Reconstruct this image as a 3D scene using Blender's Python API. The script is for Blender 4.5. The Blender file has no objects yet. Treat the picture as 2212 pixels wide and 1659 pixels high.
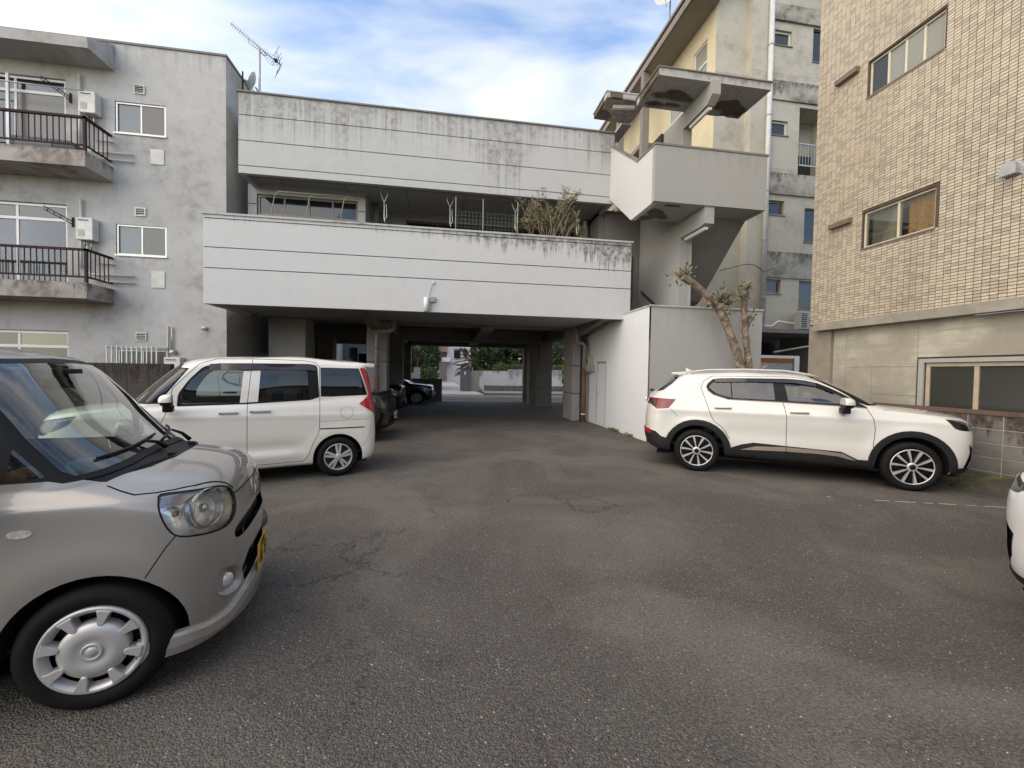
import bpy, bmesh, math, random
from mathutils import Vector, Matrix
from mathutils.bvhtree import BVHTree

# ------------------------------------------------------------------ camera, sky, sun, exposure
sc = bpy.context.scene
col = sc.collection
R = math.radians
random.seed(7)

YAW, PITCH, ROLL, CAM_H = R(9.035), R(1.573), R(0.962), 1.53
cam_data = bpy.data.cameras.new('camera')
cam = bpy.data.objects.new('camera', cam_data)
col.objects.link(cam)
cam_data.sensor_fit = 'HORIZONTAL'
cam_data.sensor_width = 36.0
cam_data.lens = 36.0 * 900.0 / 2212.0
cam_data.clip_start = 0.05
cam_data.clip_end = 900.0
_fw = Vector((math.sin(YAW) * math.cos(PITCH), math.cos(YAW) * math.cos(PITCH), -math.sin(PITCH)))
_r = Vector((math.cos(YAW), -math.sin(YAW), 0))
_u = _r.cross(_fw)
_r2 = _r * math.cos(ROLL) + _u * math.sin(ROLL)
_u2 = _u * math.cos(ROLL) - _r * math.sin(ROLL)
cam.matrix_world = Matrix((
    (_r2.x, _u2.x, -_fw.x, 0.0), (_r2.y, _u2.y, -_fw.y, 0.0), (_r2.z, _u2.z, -_fw.z, CAM_H), (0, 0, 0, 1)))
sc.camera = cam

SUN_EL, SUN_AZ = R(36.0), R(-119.0)          # azimuth from +Y towards +X; the sun stands to the left
world = bpy.data.worlds.new('World')
sc.world = world
world.use_nodes = True
wn = world.node_tree
wn.nodes.clear()
w_out = wn.nodes.new('ShaderNodeOutputWorld')
w_bg = wn.nodes.new('ShaderNodeBackground')
w_bg.inputs['Strength'].default_value = 0.15
sky = wn.nodes.new('ShaderNodeTexSky')
sky.sky_type = 'NISHITA'
sky.sun_disc = False
sky.sun_elevation = SUN_EL
sky.sun_rotation = SUN_AZ
sky.air_density = 1.0
sky.dust_density = 0.5
sky.ozone_density = 1.2
w_tc = wn.nodes.new('ShaderNodeTexCoord')
w_map = wn.nodes.new('ShaderNodeMapping')
w_map.inputs['Rotation'].default_value = (R(25), R(12), R(38))
w_map.inputs['Scale'].default_value = (1.0, 2.6, 3.4)
wn.links.new(w_tc.outputs['Generated'], w_map.inputs['Vector'])
w_n = wn.nodes.new('ShaderNodeTexNoise')
w_n.inputs['Scale'].default_value = 2.3
w_n.inputs['Detail'].default_value = 4.5
w_n.inputs['Roughness'].default_value = 0.5
w_n.inputs['Distortion'].default_value = 0.35
wn.links.new(w_map.outputs['Vector'], w_n.inputs['Vector'])
w_r = wn.nodes.new('ShaderNodeValToRGB')
w_r.color_ramp.elements[0].position = 0.40
w_r.color_ramp.elements[0].color = (0, 0, 0, 1)
w_r.color_ramp.elements[1].position = 0.70
w_r.color_ramp.elements[1].color = (1, 1, 1, 1)
wn.links.new(w_n.outputs['Fac'], w_r.inputs['Fac'])
w_mix = wn.nodes.new('ShaderNodeMix')
w_mix.data_type = 'RGBA'
# the cloud veil thickens towards the left of the view
w_dot = wn.nodes.new('ShaderNodeVectorMath')
w_dot.operation = 'DOT_PRODUCT'
w_dot.inputs[1].default_value = Vector((-0.86, 0.44, 0.10)).normalized()
wn.links.new(w_tc.outputs['Generated'], w_dot.inputs[0])
w_veil = wn.nodes.new('ShaderNodeMapRange')
w_veil.inputs['From Min'].default_value = 0.58
w_veil.inputs['From Max'].default_value = 0.97
w_veil.inputs['To Min'].default_value = 0.0
w_veil.inputs['To Max'].default_value = 1.0
w_veil.interpolation_type = 'SMOOTHSTEP'
wn.links.new(w_dot.outputs['Value'], w_veil.inputs['Value'])
w_add = wn.nodes.new('ShaderNodeMath')
w_add.operation = 'MULTIPLY_ADD'
w_add.use_clamp = True
w_add.inputs[1].default_value = 0.85
wn.links.new(w_r.outputs['Color'], w_add.inputs[0])
wn.links.new(w_veil.outputs['Result'], w_add.inputs[2])
wn.links.new(w_add.outputs[0], w_mix.inputs['Factor'])
w_hs = wn.nodes.new('ShaderNodeHueSaturation')
w_hs.inputs['Saturation'].default_value = 0.95
wn.links.new(sky.outputs['Color'], w_hs.inputs['Color'])
wn.links.new(w_hs.outputs['Color'], w_mix.inputs['A'])
w_mix.inputs['B'].default_value = (3.3, 3.35, 3.4, 1)
wn.links.new(w_mix.outputs['Result'], w_bg.inputs['Color'])
wn.links.new(w_bg.outputs['Background'], w_out.inputs['Surface'])

sun_data = bpy.data.lights.new('sun', 'SUN')
sun_data.energy = 1.4
sun_data.angle = R(90.0)
sun_data.color = (1.0, 0.81, 0.56)
sun = bpy.data.objects.new('sun', sun_data)
col.objects.link(sun)
_sd = Vector((math.sin(SUN_AZ) * math.cos(SUN_EL), math.cos(SUN_AZ) * math.cos(SUN_EL), math.sin(SUN_EL)))
sun.rotation_euler = _sd.to_track_quat('Z', 'Y').to_euler()
sun.location = _sd * 60

sc.view_settings.view_transform = 'Standard'
sc.view_settings.look = 'None'
sc.view_settings.gamma = 1.0
sc.view_settings.use_curve_mapping = False
sc.view_settings.exposure = 1.25
sc.cycles.use_denoising = True
sc.cycles.max_bounces = 10
sc.cycles.diffuse_bounces = 5
sc.cycles.glossy_bounces = 5
sc.cycles.transmission_bounces = 6
sc.cycles.transparent_max_bounces = 12
sc.cycles.caustics_reflective = False
sc.cycles.caustics_refractive = False
sc.cycles.sample_clamp_indirect = 6.0

# ------------------------------------------------------------------ node helper and materials
class NT:
    def __init__(self, name):
        self.mat = bpy.data.materials.new(name)
        self.mat.use_nodes = True
        self.t = self.mat.node_tree
        self.t.nodes.clear()
        self.out = self.t.nodes.new('ShaderNodeOutputMaterial')

    def n(self, kind, out=0, props=None, **inp):
        nd = self.t.nodes.new('ShaderNode' + kind)
        for k, v in (props or {}).items():
            setattr(nd, k, v)
        for k, v in inp.items():
            key = int(k[1:]) if k[0] == 'i' and k[1:].isdigit() else k.replace('_', ' ')
            s = nd.inputs[key]
            if isinstance(v, bpy.types.NodeSocket):
                self.t.links.new(v, s)
            else:
                if s.type == 'RGBA' and len(v) == 3:
                    v = (*v, 1)
                s.default_value = v
        return nd.outputs[out]

    def pos(self):
        return self.n('NewGeometry', 'Position')

    def obj(self):
        return self.n('TexCoord', 'Object')

    def mapped(self, v, scale=(1, 1, 1), loc=(0, 0, 0), rot=(0, 0, 0)):
        return self.n('Mapping', 0, Vector=v, Scale=scale, Location=loc, Rotation=rot)

    def noise(self, v, scale, detail=4, rough=0.55, dist=0.0):
        return self.n('TexNoise', 'Fac', Vector=v, Scale=scale, Detail=detail, Roughness=rough, Distortion=dist)

    def ramp(self, f, a, b, ca=(0, 0, 0), cb=(1, 1, 1), interp='LINEAR'):
        nd = self.t.nodes.new('ShaderNodeValToRGB')
        nd.color_ramp.interpolation = interp
        e = nd.color_ramp.elements
        e[0].position, e[1].position = a, b
        e[0].color = (*ca, 1)
        e[1].color = (*cb, 1)
        self.t.links.new(f, nd.inputs[0])
        return nd.outputs[0]

    def math(self, op, a, b=0.0, c=0.0, clamp=False):
        return self.n('Math', 0, dict(operation=op, use_clamp=clamp), i0=a, i1=b, i2=c)

    def mix(self, f, a, b, mode='MIX'):
        nd = self.t.nodes.new('ShaderNodeMix')
        nd.data_type = 'RGBA'
        nd.blend_type = mode
        for key, v in (('Factor', f), ('A', a), ('B', b)):
            idx = {'Factor': 0, 'A': 6, 'B': 7}[key]
            if isinstance(v, bpy.types.NodeSocket):
                self.t.links.new(v, nd.inputs[idx])
            else:
                nd.inputs[idx].default_value = v if key == 'Factor' else ((*v, 1) if len(v) == 3 else v)
        return nd.outputs[2]

    def sep(self, v):
        nd = self.t.nodes.new('ShaderNodeSeparateXYZ')
        self.t.links.new(v, nd.inputs[0])
        return nd.outputs

    def bump(self, h, strength=0.3, dist=0.01, normal=None):
        kw = dict(Height=h, Strength=strength, Distance=dist)
        if normal is not None:
            kw['Normal'] = normal
        return self.n('Bump', 0, **kw)

    def bsdf(self, **inp):
        return self.n('BsdfPrincipled', 0, **inp)

    def done(self, shader):
        self.t.links.new(shader, self.out.inputs['Surface'])
        return self.mat


MATS = {}


def plain(name, color, rough=0.6, metal=0.0, coat=0.0, spec=0.5, var=0.12, vscale=6.0, bump=0.0, bscale=60.0, sheen=0.0):
    """A simple procedural finish: base colour with slight mottling."""
    if name in MATS:
        return MATS[name]
    k = NT(name)
    v = k.obj()
    c = color
    if var:
        f = k.noise(v, vscale, 5)
        c = k.mix(k.ramp(f, 0.3, 0.75), tuple(x * (1 - var) for x in color), tuple(min(1, x * (1 + var)) for x in color))
    kw = dict(Base_Color=c, Roughness=rough, Metallic=metal, Coat_Weight=coat, Coat_Roughness=0.03)
    kw['Specular_IOR_Level'] = spec
    if bump:
        kw['Normal'] = k.bump(k.noise(v, bscale, 3), bump, 0.004)
    MATS[name] = k.done(k.bsdf(**kw))
    return MATS[name]


def plaster(name, color, grime=(0.10, 0.095, 0.085), patch=0.35, tops=(), length=0.9, streak=0.8, sscale=5.0, fine=0.02,
            rust=None, bump=0.25, grime2=None, rough=0.85, offset=(0, 0, 0), var=0.1, xgrow=None, sparse=(0.42, 0.70), soft=6.0, pr=(0.27, 0.42)):
    """Painted or bare concrete with cloudy stains and run-off streaks below the given heights."""
    if name in MATS:
        return MATS[name]
    k = NT(name)
    p = k.pos()
    if offset != (0, 0, 0):
        p = k.mapped(p, loc=offset)
    big = k.noise(p, 0.7, 6, 0.6, 0.6)
    mid = k.noise(p, 3.2, 6, 0.65, 0.4)
    fin = k.noise(p, 40.0, 3, 0.6)
    c = k.mix(k.ramp(mid, 0.25, 0.8), tuple(x * (1 - var) for x in color), tuple(min(1, x * (1 + var * .7)) for x in color))
    if patch:
        m = k.ramp(k.math('MULTIPLY', big, mid), *pr)
        c = k.mix(k.math('MULTIPLY', m, patch), c, grime2 or grime)
    s = k.sep(p)
    if tops:
        # streak pattern across the wall: fine noise along x and y, long in z
        q = k.mapped(p, scale=(sscale, sscale, 0.12))
        n1 = k.noise(q, 1.0, 5, 0.7)
        q2 = k.mapped(p, scale=(0.5, 0.5, 0.02))
        n2 = k.noise(q2, 1.0, 2, 0.5)
        ln = k.math('MULTIPLY', k.ramp(k.math('ADD', k.math('MULTIPLY', n1, 0.62), k.math('MULTIPLY', n2, 0.38)), *sparse), length)
        acc = None
        for t in tops:
            t = t if isinstance(t, tuple) else (t,)
            dz = k.math('SUBTRACT', t[0], s[2])
            below = k.math('GREATER_THAN', dz, 0.0)
            # (z, x0, x1): run-off that starts only between x0 and x1
            lt = ln
            if len(t) > 1:
                rw = min(.6, (t[2] - t[1]) * .3)
                ra = k.math('DIVIDE', k.math('SUBTRACT', s[0], t[1]), rw, clamp=True)
                rb = k.math('DIVIDE', k.math('SUBTRACT', t[2], s[0]), rw, clamp=True)
                lt = k.math('MULTIPLY', ln, k.math('MULTIPLY', ra, rb))
            if xgrow:
                g = k.math('MULTIPLY_ADD', k.math('DIVIDE', k.math('SUBTRACT', s[0], xgrow[0]), xgrow[1] - xgrow[0], clamp=True), 1.0 - xgrow[2], xgrow[2])
                lt = k.math('MULTIPLY', lt, g)
            v = k.math('MULTIPLY', k.math('SUBTRACT', lt, dz), soft / max(0.2, length), clamp=True)
            v = k.math('MULTIPLY', v, below)
            acc = v if acc is None else k.math('MAXIMUM', acc, v)
        broken = k.ramp(k.noise(p, 9.0, 4, 0.7), 0.3, 0.62)
        acc = k.math('MULTIPLY', k.math('MULTIPLY', acc, broken), streak)
        c = k.mix(acc, c, grime)
    if rust:
        rm = k.ramp(k.noise(k.mapped(p, scale=(1, 1, .5), loc=(3, 1, 2)), 2.2, 6, 0.7, 0.8), 0.60, 0.72)
        c = k.mix(k.math('MULTIPLY', rm, rust[3]), c, rust[:3])
    nb = k.bump(k.math('ADD', k.math('MULTIPLY', fin, 0.6), mid), bump, 0.01)
    MATS[name] = k.done(k.bsdf(Base_Color=c, Roughness=rough, Normal=nb, Specular_IOR_Level=0.25))
    return MATS[name]


def glass(name, tint=(0.5, 0.55, 0.55), clear=0.35, rough=0.02, frost=None, refl=None):
    """Window pane: partly see-through with a mirror coat; frost = body colour of patterned glass."""
    if name in MATS:
        return MATS[name]
    k = NT(name)
    v = k.obj()
    nb = k.bump(k.noise(v, 1.3, 2), 0.04, 0.02)
    gl = k.n('BsdfGlossy', 0, Color=(0.95, 0.97, 1.0, 1), Roughness=rough, Normal=nb)
    if frost:
        body = k.bsdf(Base_Color=k.mix(k.ramp(k.noise(v, 60, 2), .3, .7), tuple(x * .8 for x in frost), frost), Roughness=0.25)
    else:
        tr = k.n('BsdfTransparent', 0, Color=(*tint, 1))
        dk = k.bsdf(Base_Color=tuple(x * 0.08 for x in tint), Roughness=0.1)
        body = k.n('MixShader', 0, i0=1.0 - clear, i1=tr, i2=dk)
    fr = k.n('Fresnel', 0, IOR=1.5)
    fac = k.math('MULTIPLY', fr, refl if refl is not None else (0.35 if frost else 0.8), clamp=True)
    MATS[name] = k.done(k.n('MixShader', 0, i0=fac, i1=body, i2=gl))
    return MATS[name]


# ------------------------------------------------------------------ objects
def tag(o, label=None, cat=None, group=None, kind=None):
    if label:
        o['label'] = label
    if cat:
        o['category'] = cat
    if group:
        o['group'] = group
    if kind:
        o['kind'] = kind
    return o


def thing(name, label, cat, loc=(0, 0, 0), rz=0.0, group=None):
    o = bpy.data.objects.new(name, None)
    o.empty_display_size = 0.2
    col.objects.link(o)
    o.location = loc
    o.rotation_euler = (0, 0, rz)
    return tag(o, label, cat, group)


def link(name, me, parent=None):
    o = bpy.data.objects.new(name, me)
    col.objects.link(o)
    if parent is not None:
        o.parent = parent
    return o


class MB:
    """Collects boxes, bars, tubes and sheets; build() links them as one mesh object."""
    def __init__(self):
        self.v, self.f, self.m, self.sm = [], [], [], []
        self.mi = 0

    def face(self, pts, smooth=False):
        b = len(self.v)
        self.v += [tuple(p) for p in pts]
        self.f.append(tuple(range(b, b + len(pts))))
        self.m.append(self.mi)
        self.sm.append(smooth)

    def box(self, x0, x1, y0, y1, z0, z1):
        x0, x1 = min(x0, x1), max(x0, x1)
        y0, y1 = min(y0, y1), max(y0, y1)
        z0, z1 = min(z0, z1), max(z0, z1)
        b = len(self.v)
        self.v += [(x0, y0, z0), (x1, y0, z0), (x1, y1, z0), (x0, y1, z0), (x0, y0, z1), (x1, y0, z1), (x1, y1, z1), (x0, y1, z1)]
        for q in ((0, 3, 2, 1), (4, 5, 6, 7), (0, 1, 5, 4), (1, 2, 6, 5), (2, 3, 7, 6), (3, 0, 4, 7)):
            self.f.append(tuple(b + i for i in q))
            self.m.append(self.mi)
            self.sm.append(False)
        return self

    def bbox(self, x0, x1, y0, y1, z0, z1, e=0.01):
        """Box with chamfered edges."""
        bm = bmesh.new()
        bmesh.ops.create_cube(bm, size=1.0)
        for v in bm.verts:
            v.co = Vector(((x0 + x1) / 2 + v.co.x * abs(x1 - x0), (y0 + y1) / 2 + v.co.y * abs(y1 - y0), (z0 + z1) / 2 + v.co.z * abs(z1 - z0)))
        bmesh.ops.bevel(bm, geom=bm.edges[:], offset=e, segments=1, affect='EDGES', profile=0.5)
        self.add_bm(bm)
        bm.free()
        return self

    def add_bm(self, bm, smooth=False, mat=None):
        b = len(self.v)
        bm.verts.index_update()
        self.v += [tuple((mat @ v.co) if mat else v.co) for v in bm.verts]
        for f in bm.faces:
            self.f.append(tuple(b + v.index for v in f.verts))
            self.m.append(self.mi)
            self.sm.append(smooth)

    def prism(self, pts, axis, a, b):
        """Polygon pts (2-D) extruded along axis 0/1/2 from a to b."""
        def P(p, t):
            q = list(p)
            q.insert(axis, t)
            return tuple(q)
        n = len(pts)
        area = sum(pts[i][0] * pts[(i + 1) % n][1] - pts[(i + 1) % n][0] * pts[i][1] for i in range(n))
        if axis == 1:
            area = -area
        if area < 0:
            pts = pts[::-1]
        a, b = min(a, b), max(a, b)
        lo = [P(p, a) for p in pts]
        hi = [P(p, b) for p in pts]
        self.face(lo[::-1])
        self.face(hi)
        for i in range(n):
            j = (i + 1) % n
            self.face((lo[i], lo[j], hi[j], hi[i]))
        return self

    def tube(self, pts, r, seg=8, caps=True, smooth=True):
        """Round tube along a polyline; r a number or one per point."""
        pts = [Vector(p) for p in pts]
        rs = r if isinstance(r, (list, tuple)) else [r] * len(pts)
        b = len(self.v)
        up = Vector((0, 0, 1))
        rings = []
        pn = None
        for i, p in enumerate(pts):
            d = (pts[min(i + 1, len(pts) - 1)] - pts[max(i - 1, 0)]).normalized()
            if pn is None:
                ref = up if abs(d.z) < 0.9 else Vector((1, 0, 0))
                n1 = d.cross(ref).normalized()
            else:
                n1 = (pn - d * pn.dot(d)).normalized()
            pn = n1
            n2 = d.cross(n1)
            rings.append(len(self.v))
            for k in range(seg):
                a = 2 * math.pi * k / seg
                self.v.append(tuple(p + (n1 * math.cos(a) + n2 * math.sin(a)) * rs[i]))
        for i in range(len(pts) - 1):
            for k in range(seg):
                q = (rings[i] + k, rings[i] + (k + 1) % seg, rings[i + 1] + (k + 1) % seg, rings[i + 1] + k)
                self.f.append(q)
                self.m.append(self.mi)
                self.sm.append(smooth)
        if caps:
            self.f.append(tuple(rings[0] + k for k in range(seg))[::-1])
            self.f.append(tuple(rings[-1] + k for k in range(seg)))
            self.m += [self.mi] * 2
            self.sm += [False] * 2
        return self

    def lathe(self, prof, seg=32, axis='y', center=(0, 0, 0), smooth=True, flip=False):
        """Profile of (radius, height) turned about the axis through center."""
        cx, cy, cz = center
        base = len(self.v)
        for r, h in prof:
            for k in range(seg):
                a = 2 * math.pi * k / seg
                c, s = r * math.cos(a), r * math.sin(a)
                if axis == 'y':
                    self.v.append((cx + c, cy + h, cz + s))
                elif axis == 'z':
                    self.v.append((cx + c, cy + s, cz + h))
                else:
                    self.v.append((cx + h, cy + c, cz + s))
        for i in range(len(prof) - 1):
            for k in range(seg):
                k2 = (k + 1) % seg
                q = (base + i * seg + k, base + i * seg + k2, base + (i + 1) * seg + k2, base + (i + 1) * seg + k)
                self.f.append(q[::-1] if flip else q)
                self.m.append(self.mi)
                self.sm.append(smooth)
        return self

    def mesh(self, name, mats, off=(0, 0, 0)):
        me = bpy.data.meshes.new(name)
        ox, oy, oz = off
        me.from_pydata([(x - ox, y - oy, z - oz) for x, y, z in self.v], [], self.f)
        for m in (mats if isinstance(mats, (list, tuple)) else [mats]):
            me.materials.append(m)
        me.polygons.foreach_set('material_index', self.m)
        me.polygons.foreach_set('use_smooth', self.sm)
        me.update()
        return me

    def build(self, name, mats, parent=None):
        """Vertices are given in world metres; the object sits at its parent's origin."""
        off = tuple(parent_loc(parent))
        return link(name, self.mesh(name, mats, off), parent)


def parent_loc(p):
    v = Vector((0, 0, 0))
    while p is not None:
        v += p.location
        p = p.parent
    return v


def box(name, mat, parent, *b, e=0.0):
    m = MB()
    if e:
        m.bbox(*b, e=e)
    else:
        m.box(*b)
    return m.build(name, mat, parent)


def copy_tree(o, parent=None, loc=None):
    c = o.copy()
    col.objects.link(c)
    c.parent = parent
    if loc is not None:
        c.location = loc
    for ch in o.children:
        copy_tree(ch, c)
    return c


def struct(name, mb, mat):
    return tag(mb.build(name, mat), kind='structure')


def wall_face(m, plane, axis, a0, a1, z0, z1, holes, normal_sign, thick=0.2):
    """A wall sheet with rectangular openings (a0,a1,z0,z1) and reveals going back by thick."""
    xs = sorted({a0, a1, *[h[0] for h in holes], *[h[1] for h in holes]})
    zs = sorted({z0, z1, *[h[2] for h in holes], *[h[3] for h in holes]})
    def P(a, z, d=0.0):
        t = plane - normal_sign * d
        return (a, t, z) if axis == 'y' else (t, a, z)
    flip = (normal_sign > 0) if axis == 'y' else (normal_sign < 0)
    for i in range(len(xs) - 1):
        for j in range(len(zs) - 1):
            cx, cz = (xs[i] + xs[i + 1]) / 2, (zs[j] + zs[j + 1]) / 2
            if any(h[0] < cx < h[1] and h[2] < cz < h[3] for h in holes):
                continue
            q = [P(xs[i], zs[j]), P(xs[i + 1], zs[j]), P(xs[i + 1], zs[j + 1]), P(xs[i], zs[j + 1])]
            m.face(q[::-1] if flip else q)
    for h in holes:
        d = h[4] if len(h) > 4 else thick
        c = [(h[0], h[2]), (h[1], h[2]), (h[1], h[3]), (h[0], h[3])]
        for k in range(4):
            p, q = c[k], c[(k + 1) % 4]
            w = [P(*p), P(*p, d), P(*q, d), P(*q)]
            m.face(w[::-1] if flip else w)
# ------------------------------------------------------------------ ground, road
def asphalt(name, base, dark, stone=(0.30, 0.285, 0.26), cracks=True, bump=0.55, speck=0.5, light=None):
    """Worn asphalt: cloudy wear, tar patches, gritty aggregate with a few pale stones, hairline cracks."""
    k = NT(name)
    p = k.pos()
    light = light or tuple(x * 1.45 for x in base)
    big = k.noise(p, 0.16, 5, 0.55, 0.9)
    mid = k.noise(k.mapped(p, loc=(7, 3, 0)), 0.55, 6, 0.62, 0.7)
    sml = k.noise(p, 2.4, 6, 0.68, 0.5)
    fin = k.noise(p, 60.0, 4, 0.75)
    f2 = k.noise(p, 150.0, 2, 0.6)
    c = k.mix(k.ramp(big, 0.36, 0.64), dark, base)
    c = k.mix(k.math('MULTIPLY', k.ramp(mid, 0.45, 0.60), 0.9), c, light)
    c = k.mix(k.math('MULTIPLY', k.ramp(mid, 0.30, 0.45, (1, 1, 1), (0, 0, 0)), 0.8), c, tuple(x * f for x, f in zip(dark, (.74, .66, .66))))
    spot = k.ramp(k.noise(k.mapped(p, loc=(1.5, 8, 0)), 0.9, 3, .5), .66, .74)
    c = k.mix(k.math('MULTIPLY', spot, .6), c, tuple(x * 1.25 for x in light))
    c = k.mix(k.math('MULTIPLY', k.ramp(sml, 0.48, 0.74), 0.35), c, tuple(x * 0.60 for x in dark))
    c = k.mix(k.ramp(fin, 0.28, 0.74), k.mix(0.78, c, (0.016, 0.014, 0.012)), k.mix(0.45, c, (0.34, 0.315, 0.28)))
    c = k.mix(k.math('MULTIPLY', k.ramp(f2, 0.35, 0.75), 0.5), k.mix(0.35, c, (0.02, 0.018, 0.016)), c)
    # aggregate: small stones in the tar, some of them pale
    vo = k.t.nodes.new('ShaderNodeTexVoronoi')
    vo.inputs['Scale'].default_value = 105.0
    k.t.links.new(p, vo.inputs['Vector'])
    vo2 = k.t.nodes.new('ShaderNodeTexVoronoi')
    vo2.inputs['Scale'].default_value = 72.0
    vo2.inputs['Randomness'].default_value = 1.0
    k.t.links.new(p, vo2.inputs['Vector'])
    rnd = k.sep(vo2.outputs['Color'])[0]
    grain = k.ramp(vo.outputs['Distance'], 0.25, 0.75, (1, 1, 1), (0, 0, 0))
    c = k.mix(k.math('MULTIPLY', grain, k.math('MULTIPLY', k.math('POWER', k.sep(vo.outputs['Color'])[1], 3.0), 0.55)), c, stone)
    dens = k.ramp(k.noise(p, 0.8, 3), 0.40, 0.66)
    pale = k.math('MULTIPLY', k.math('GREATER_THAN', k.math('ADD', rnd, k.math('MULTIPLY', dens, 0.010)), 0.985), k.math('LESS_THAN', vo2.outputs['Distance'], 0.36))
    c = k.mix(k.math('MULTIPLY', pale, speck), c, (0.55, 0.53, 0.50))
    h = k.math('ADD', k.math('MULTIPLY', grain, 0.8), k.math('MULTIPLY', fin, 0.9))
    if cracks:
        vc = k.t.nodes.new('ShaderNodeTexVoronoi')
        vc.feature = 'DISTANCE_TO_EDGE'
        vc.inputs['Scale'].default_value = 1.1
        warp = k.n('TexNoise', 'Color', Vector=p, Scale=3.2, Detail=8.0, Roughness=0.75)
        wv = k.n('VectorMath', 0, dict(operation='MULTIPLY_ADD'), i0=warp, i1=(0.75, 0.75, 0.0), i2=p)
        flat = k.mapped(wv, scale=(1, 1, 0))
        k.t.links.new(flat, vc.inputs['Vector'])
        cm = k.math('LESS_THAN', vc.outputs['Distance'], 0.0038)
        msk = k.ramp(k.noise(k.mapped(p, loc=(5, 2, 0)), 0.8, 4), 0.52, 0.62)
        cm = k.math('MULTIPLY', cm, msk)
        c = k.mix(k.math('MULTIPLY', cm, 0.6), c, (0.015, 0.014, 0.013))
        h = k.math('SUBTRACT', h, k.math('MULTIPLY', cm, 1.2))
    rg = k.math('SUBTRACT', 0.90, k.math('MULTIPLY', pale, 0.45))
    MATS[name] = k.done(k.bsdf(Base_Color=c, Roughness=rg, Normal=k.bump(h, bump, 0.012), Specular_IOR_Level=0.3))
    return MATS[name]


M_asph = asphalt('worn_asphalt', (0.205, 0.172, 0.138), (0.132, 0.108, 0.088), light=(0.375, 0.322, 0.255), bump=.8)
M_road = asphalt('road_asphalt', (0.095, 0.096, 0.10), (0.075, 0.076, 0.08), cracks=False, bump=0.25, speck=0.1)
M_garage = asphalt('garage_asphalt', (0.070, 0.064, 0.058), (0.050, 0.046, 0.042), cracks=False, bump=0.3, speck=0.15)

m = MB()
n = 24
for i in range(n):
    for j in range(n):
        a = [-150 + 300 * i / n, -150 + 300 * (i + 1) / n, -120 + 300 * j / n, -120 + 300 * (j + 1) / n]
        m.face(((a[0], a[2], 0), (a[1], a[2], 0), (a[1], a[3], 0), (a[0], a[3], 0)))
struct('ground', m, M_asph)

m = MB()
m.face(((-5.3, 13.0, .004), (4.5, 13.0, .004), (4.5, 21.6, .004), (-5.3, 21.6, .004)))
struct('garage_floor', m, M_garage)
m = MB()
m.face(((-70, 21.6, .008), (70, 21.6, .008), (70, 27.9, .008), (-70, 27.9, .008)))
struct('road', m, M_road)
M_line = plaster('road_paint', (0.74, 0.74, 0.72), patch=0.25, bump=0.1)
for y0, w in ((21.72, .13), (26.2, .14)):
    m = MB()
    m.face(((-70, y0, .012), (70, y0, .012), (70, y0 + w, .012), (-70, y0 + w, .012)))
    struct('road_line', m, M_line)

# worn dashes of a parking line near the low wall
M_dash = plaster('worn_line_paint', (0.55, 0.54, 0.50), grime=(0.09, 0.085, 0.08), patch=0.9, bump=0.3)
m = MB()
for (x, y, l) in ((4.85, 4.60, .05), (5.34, 4.40, .16), (5.56, 4.33, .22), (5.86, 4.24, .10), (6.02, 4.19, .18), (6.30, 4.10, .10), (6.48, 4.04, .20), (6.78, 3.95, .12)):
    m.face(((x, y, .004), (x + l, y - .31 * l, .004), (x + l, y - .31 * l + .022, .004), (x, y + .022, .004)))
struct('parking_line', m, M_dash)

# ------------------------------------------------------------------ materials of the buildings
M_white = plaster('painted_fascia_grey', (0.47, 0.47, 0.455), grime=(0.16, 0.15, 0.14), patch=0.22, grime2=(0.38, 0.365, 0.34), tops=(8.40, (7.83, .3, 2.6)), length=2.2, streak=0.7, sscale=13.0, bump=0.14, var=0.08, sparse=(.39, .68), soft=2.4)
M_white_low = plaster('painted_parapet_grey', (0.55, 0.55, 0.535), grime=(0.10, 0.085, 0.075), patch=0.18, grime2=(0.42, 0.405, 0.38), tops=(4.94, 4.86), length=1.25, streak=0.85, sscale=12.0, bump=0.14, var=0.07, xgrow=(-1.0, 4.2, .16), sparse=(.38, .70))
M_stair = plaster('stair_paint', (0.345, 0.34, 0.32), grime=(0.22, 0.21, 0.19), patch=0.14, tops=(6.70,), length=1.3, streak=0.35, sscale=7, sparse=(.5, .75), soft=3, bump=0.15, var=0.06)
M_base = plaster('stair_block_paint', (0.40, 0.395, 0.375), grime=(0.24, 0.23, 0.20), patch=0.25, tops=(3.08,), length=1.8, streak=0.3, sscale=6, sparse=(.48, .75), soft=3, bump=0.18, var=0.07)
M_sidewall = plaster('pale_side_wall', (0.68, 0.69, 0.70), grime=(0.30, 0.30, 0.29), patch=0.12, bump=0.14, var=0.05)
M_coping = plaster('dark_coping', (0.22, 0.20, 0.185), grime=(0.06, 0.05, 0.045), patch=0.6, bump=0.3)
M_coping_l = plaster('pale_coping', (0.46, 0.45, 0.43), grime=(0.10, 0.08, 0.07), patch=0.9, bump=0.3)
M_groove = plain('dark_groove_paint', (0.05, 0.042, 0.04), 0.9)  # dark colour of joints, backings and tie holes
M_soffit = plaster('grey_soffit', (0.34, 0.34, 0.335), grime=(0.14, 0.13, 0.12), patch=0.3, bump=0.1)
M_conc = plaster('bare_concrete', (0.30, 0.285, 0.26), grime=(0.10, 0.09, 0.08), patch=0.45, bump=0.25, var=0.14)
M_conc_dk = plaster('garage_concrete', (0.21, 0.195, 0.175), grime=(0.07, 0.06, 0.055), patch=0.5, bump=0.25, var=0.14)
M_spall = plaster('spalled_concrete', (0.15, 0.122, 0.092), grime=(0.045, 0.035, 0.028), patch=0.9, bump=1.0, var=0.4)
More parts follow.
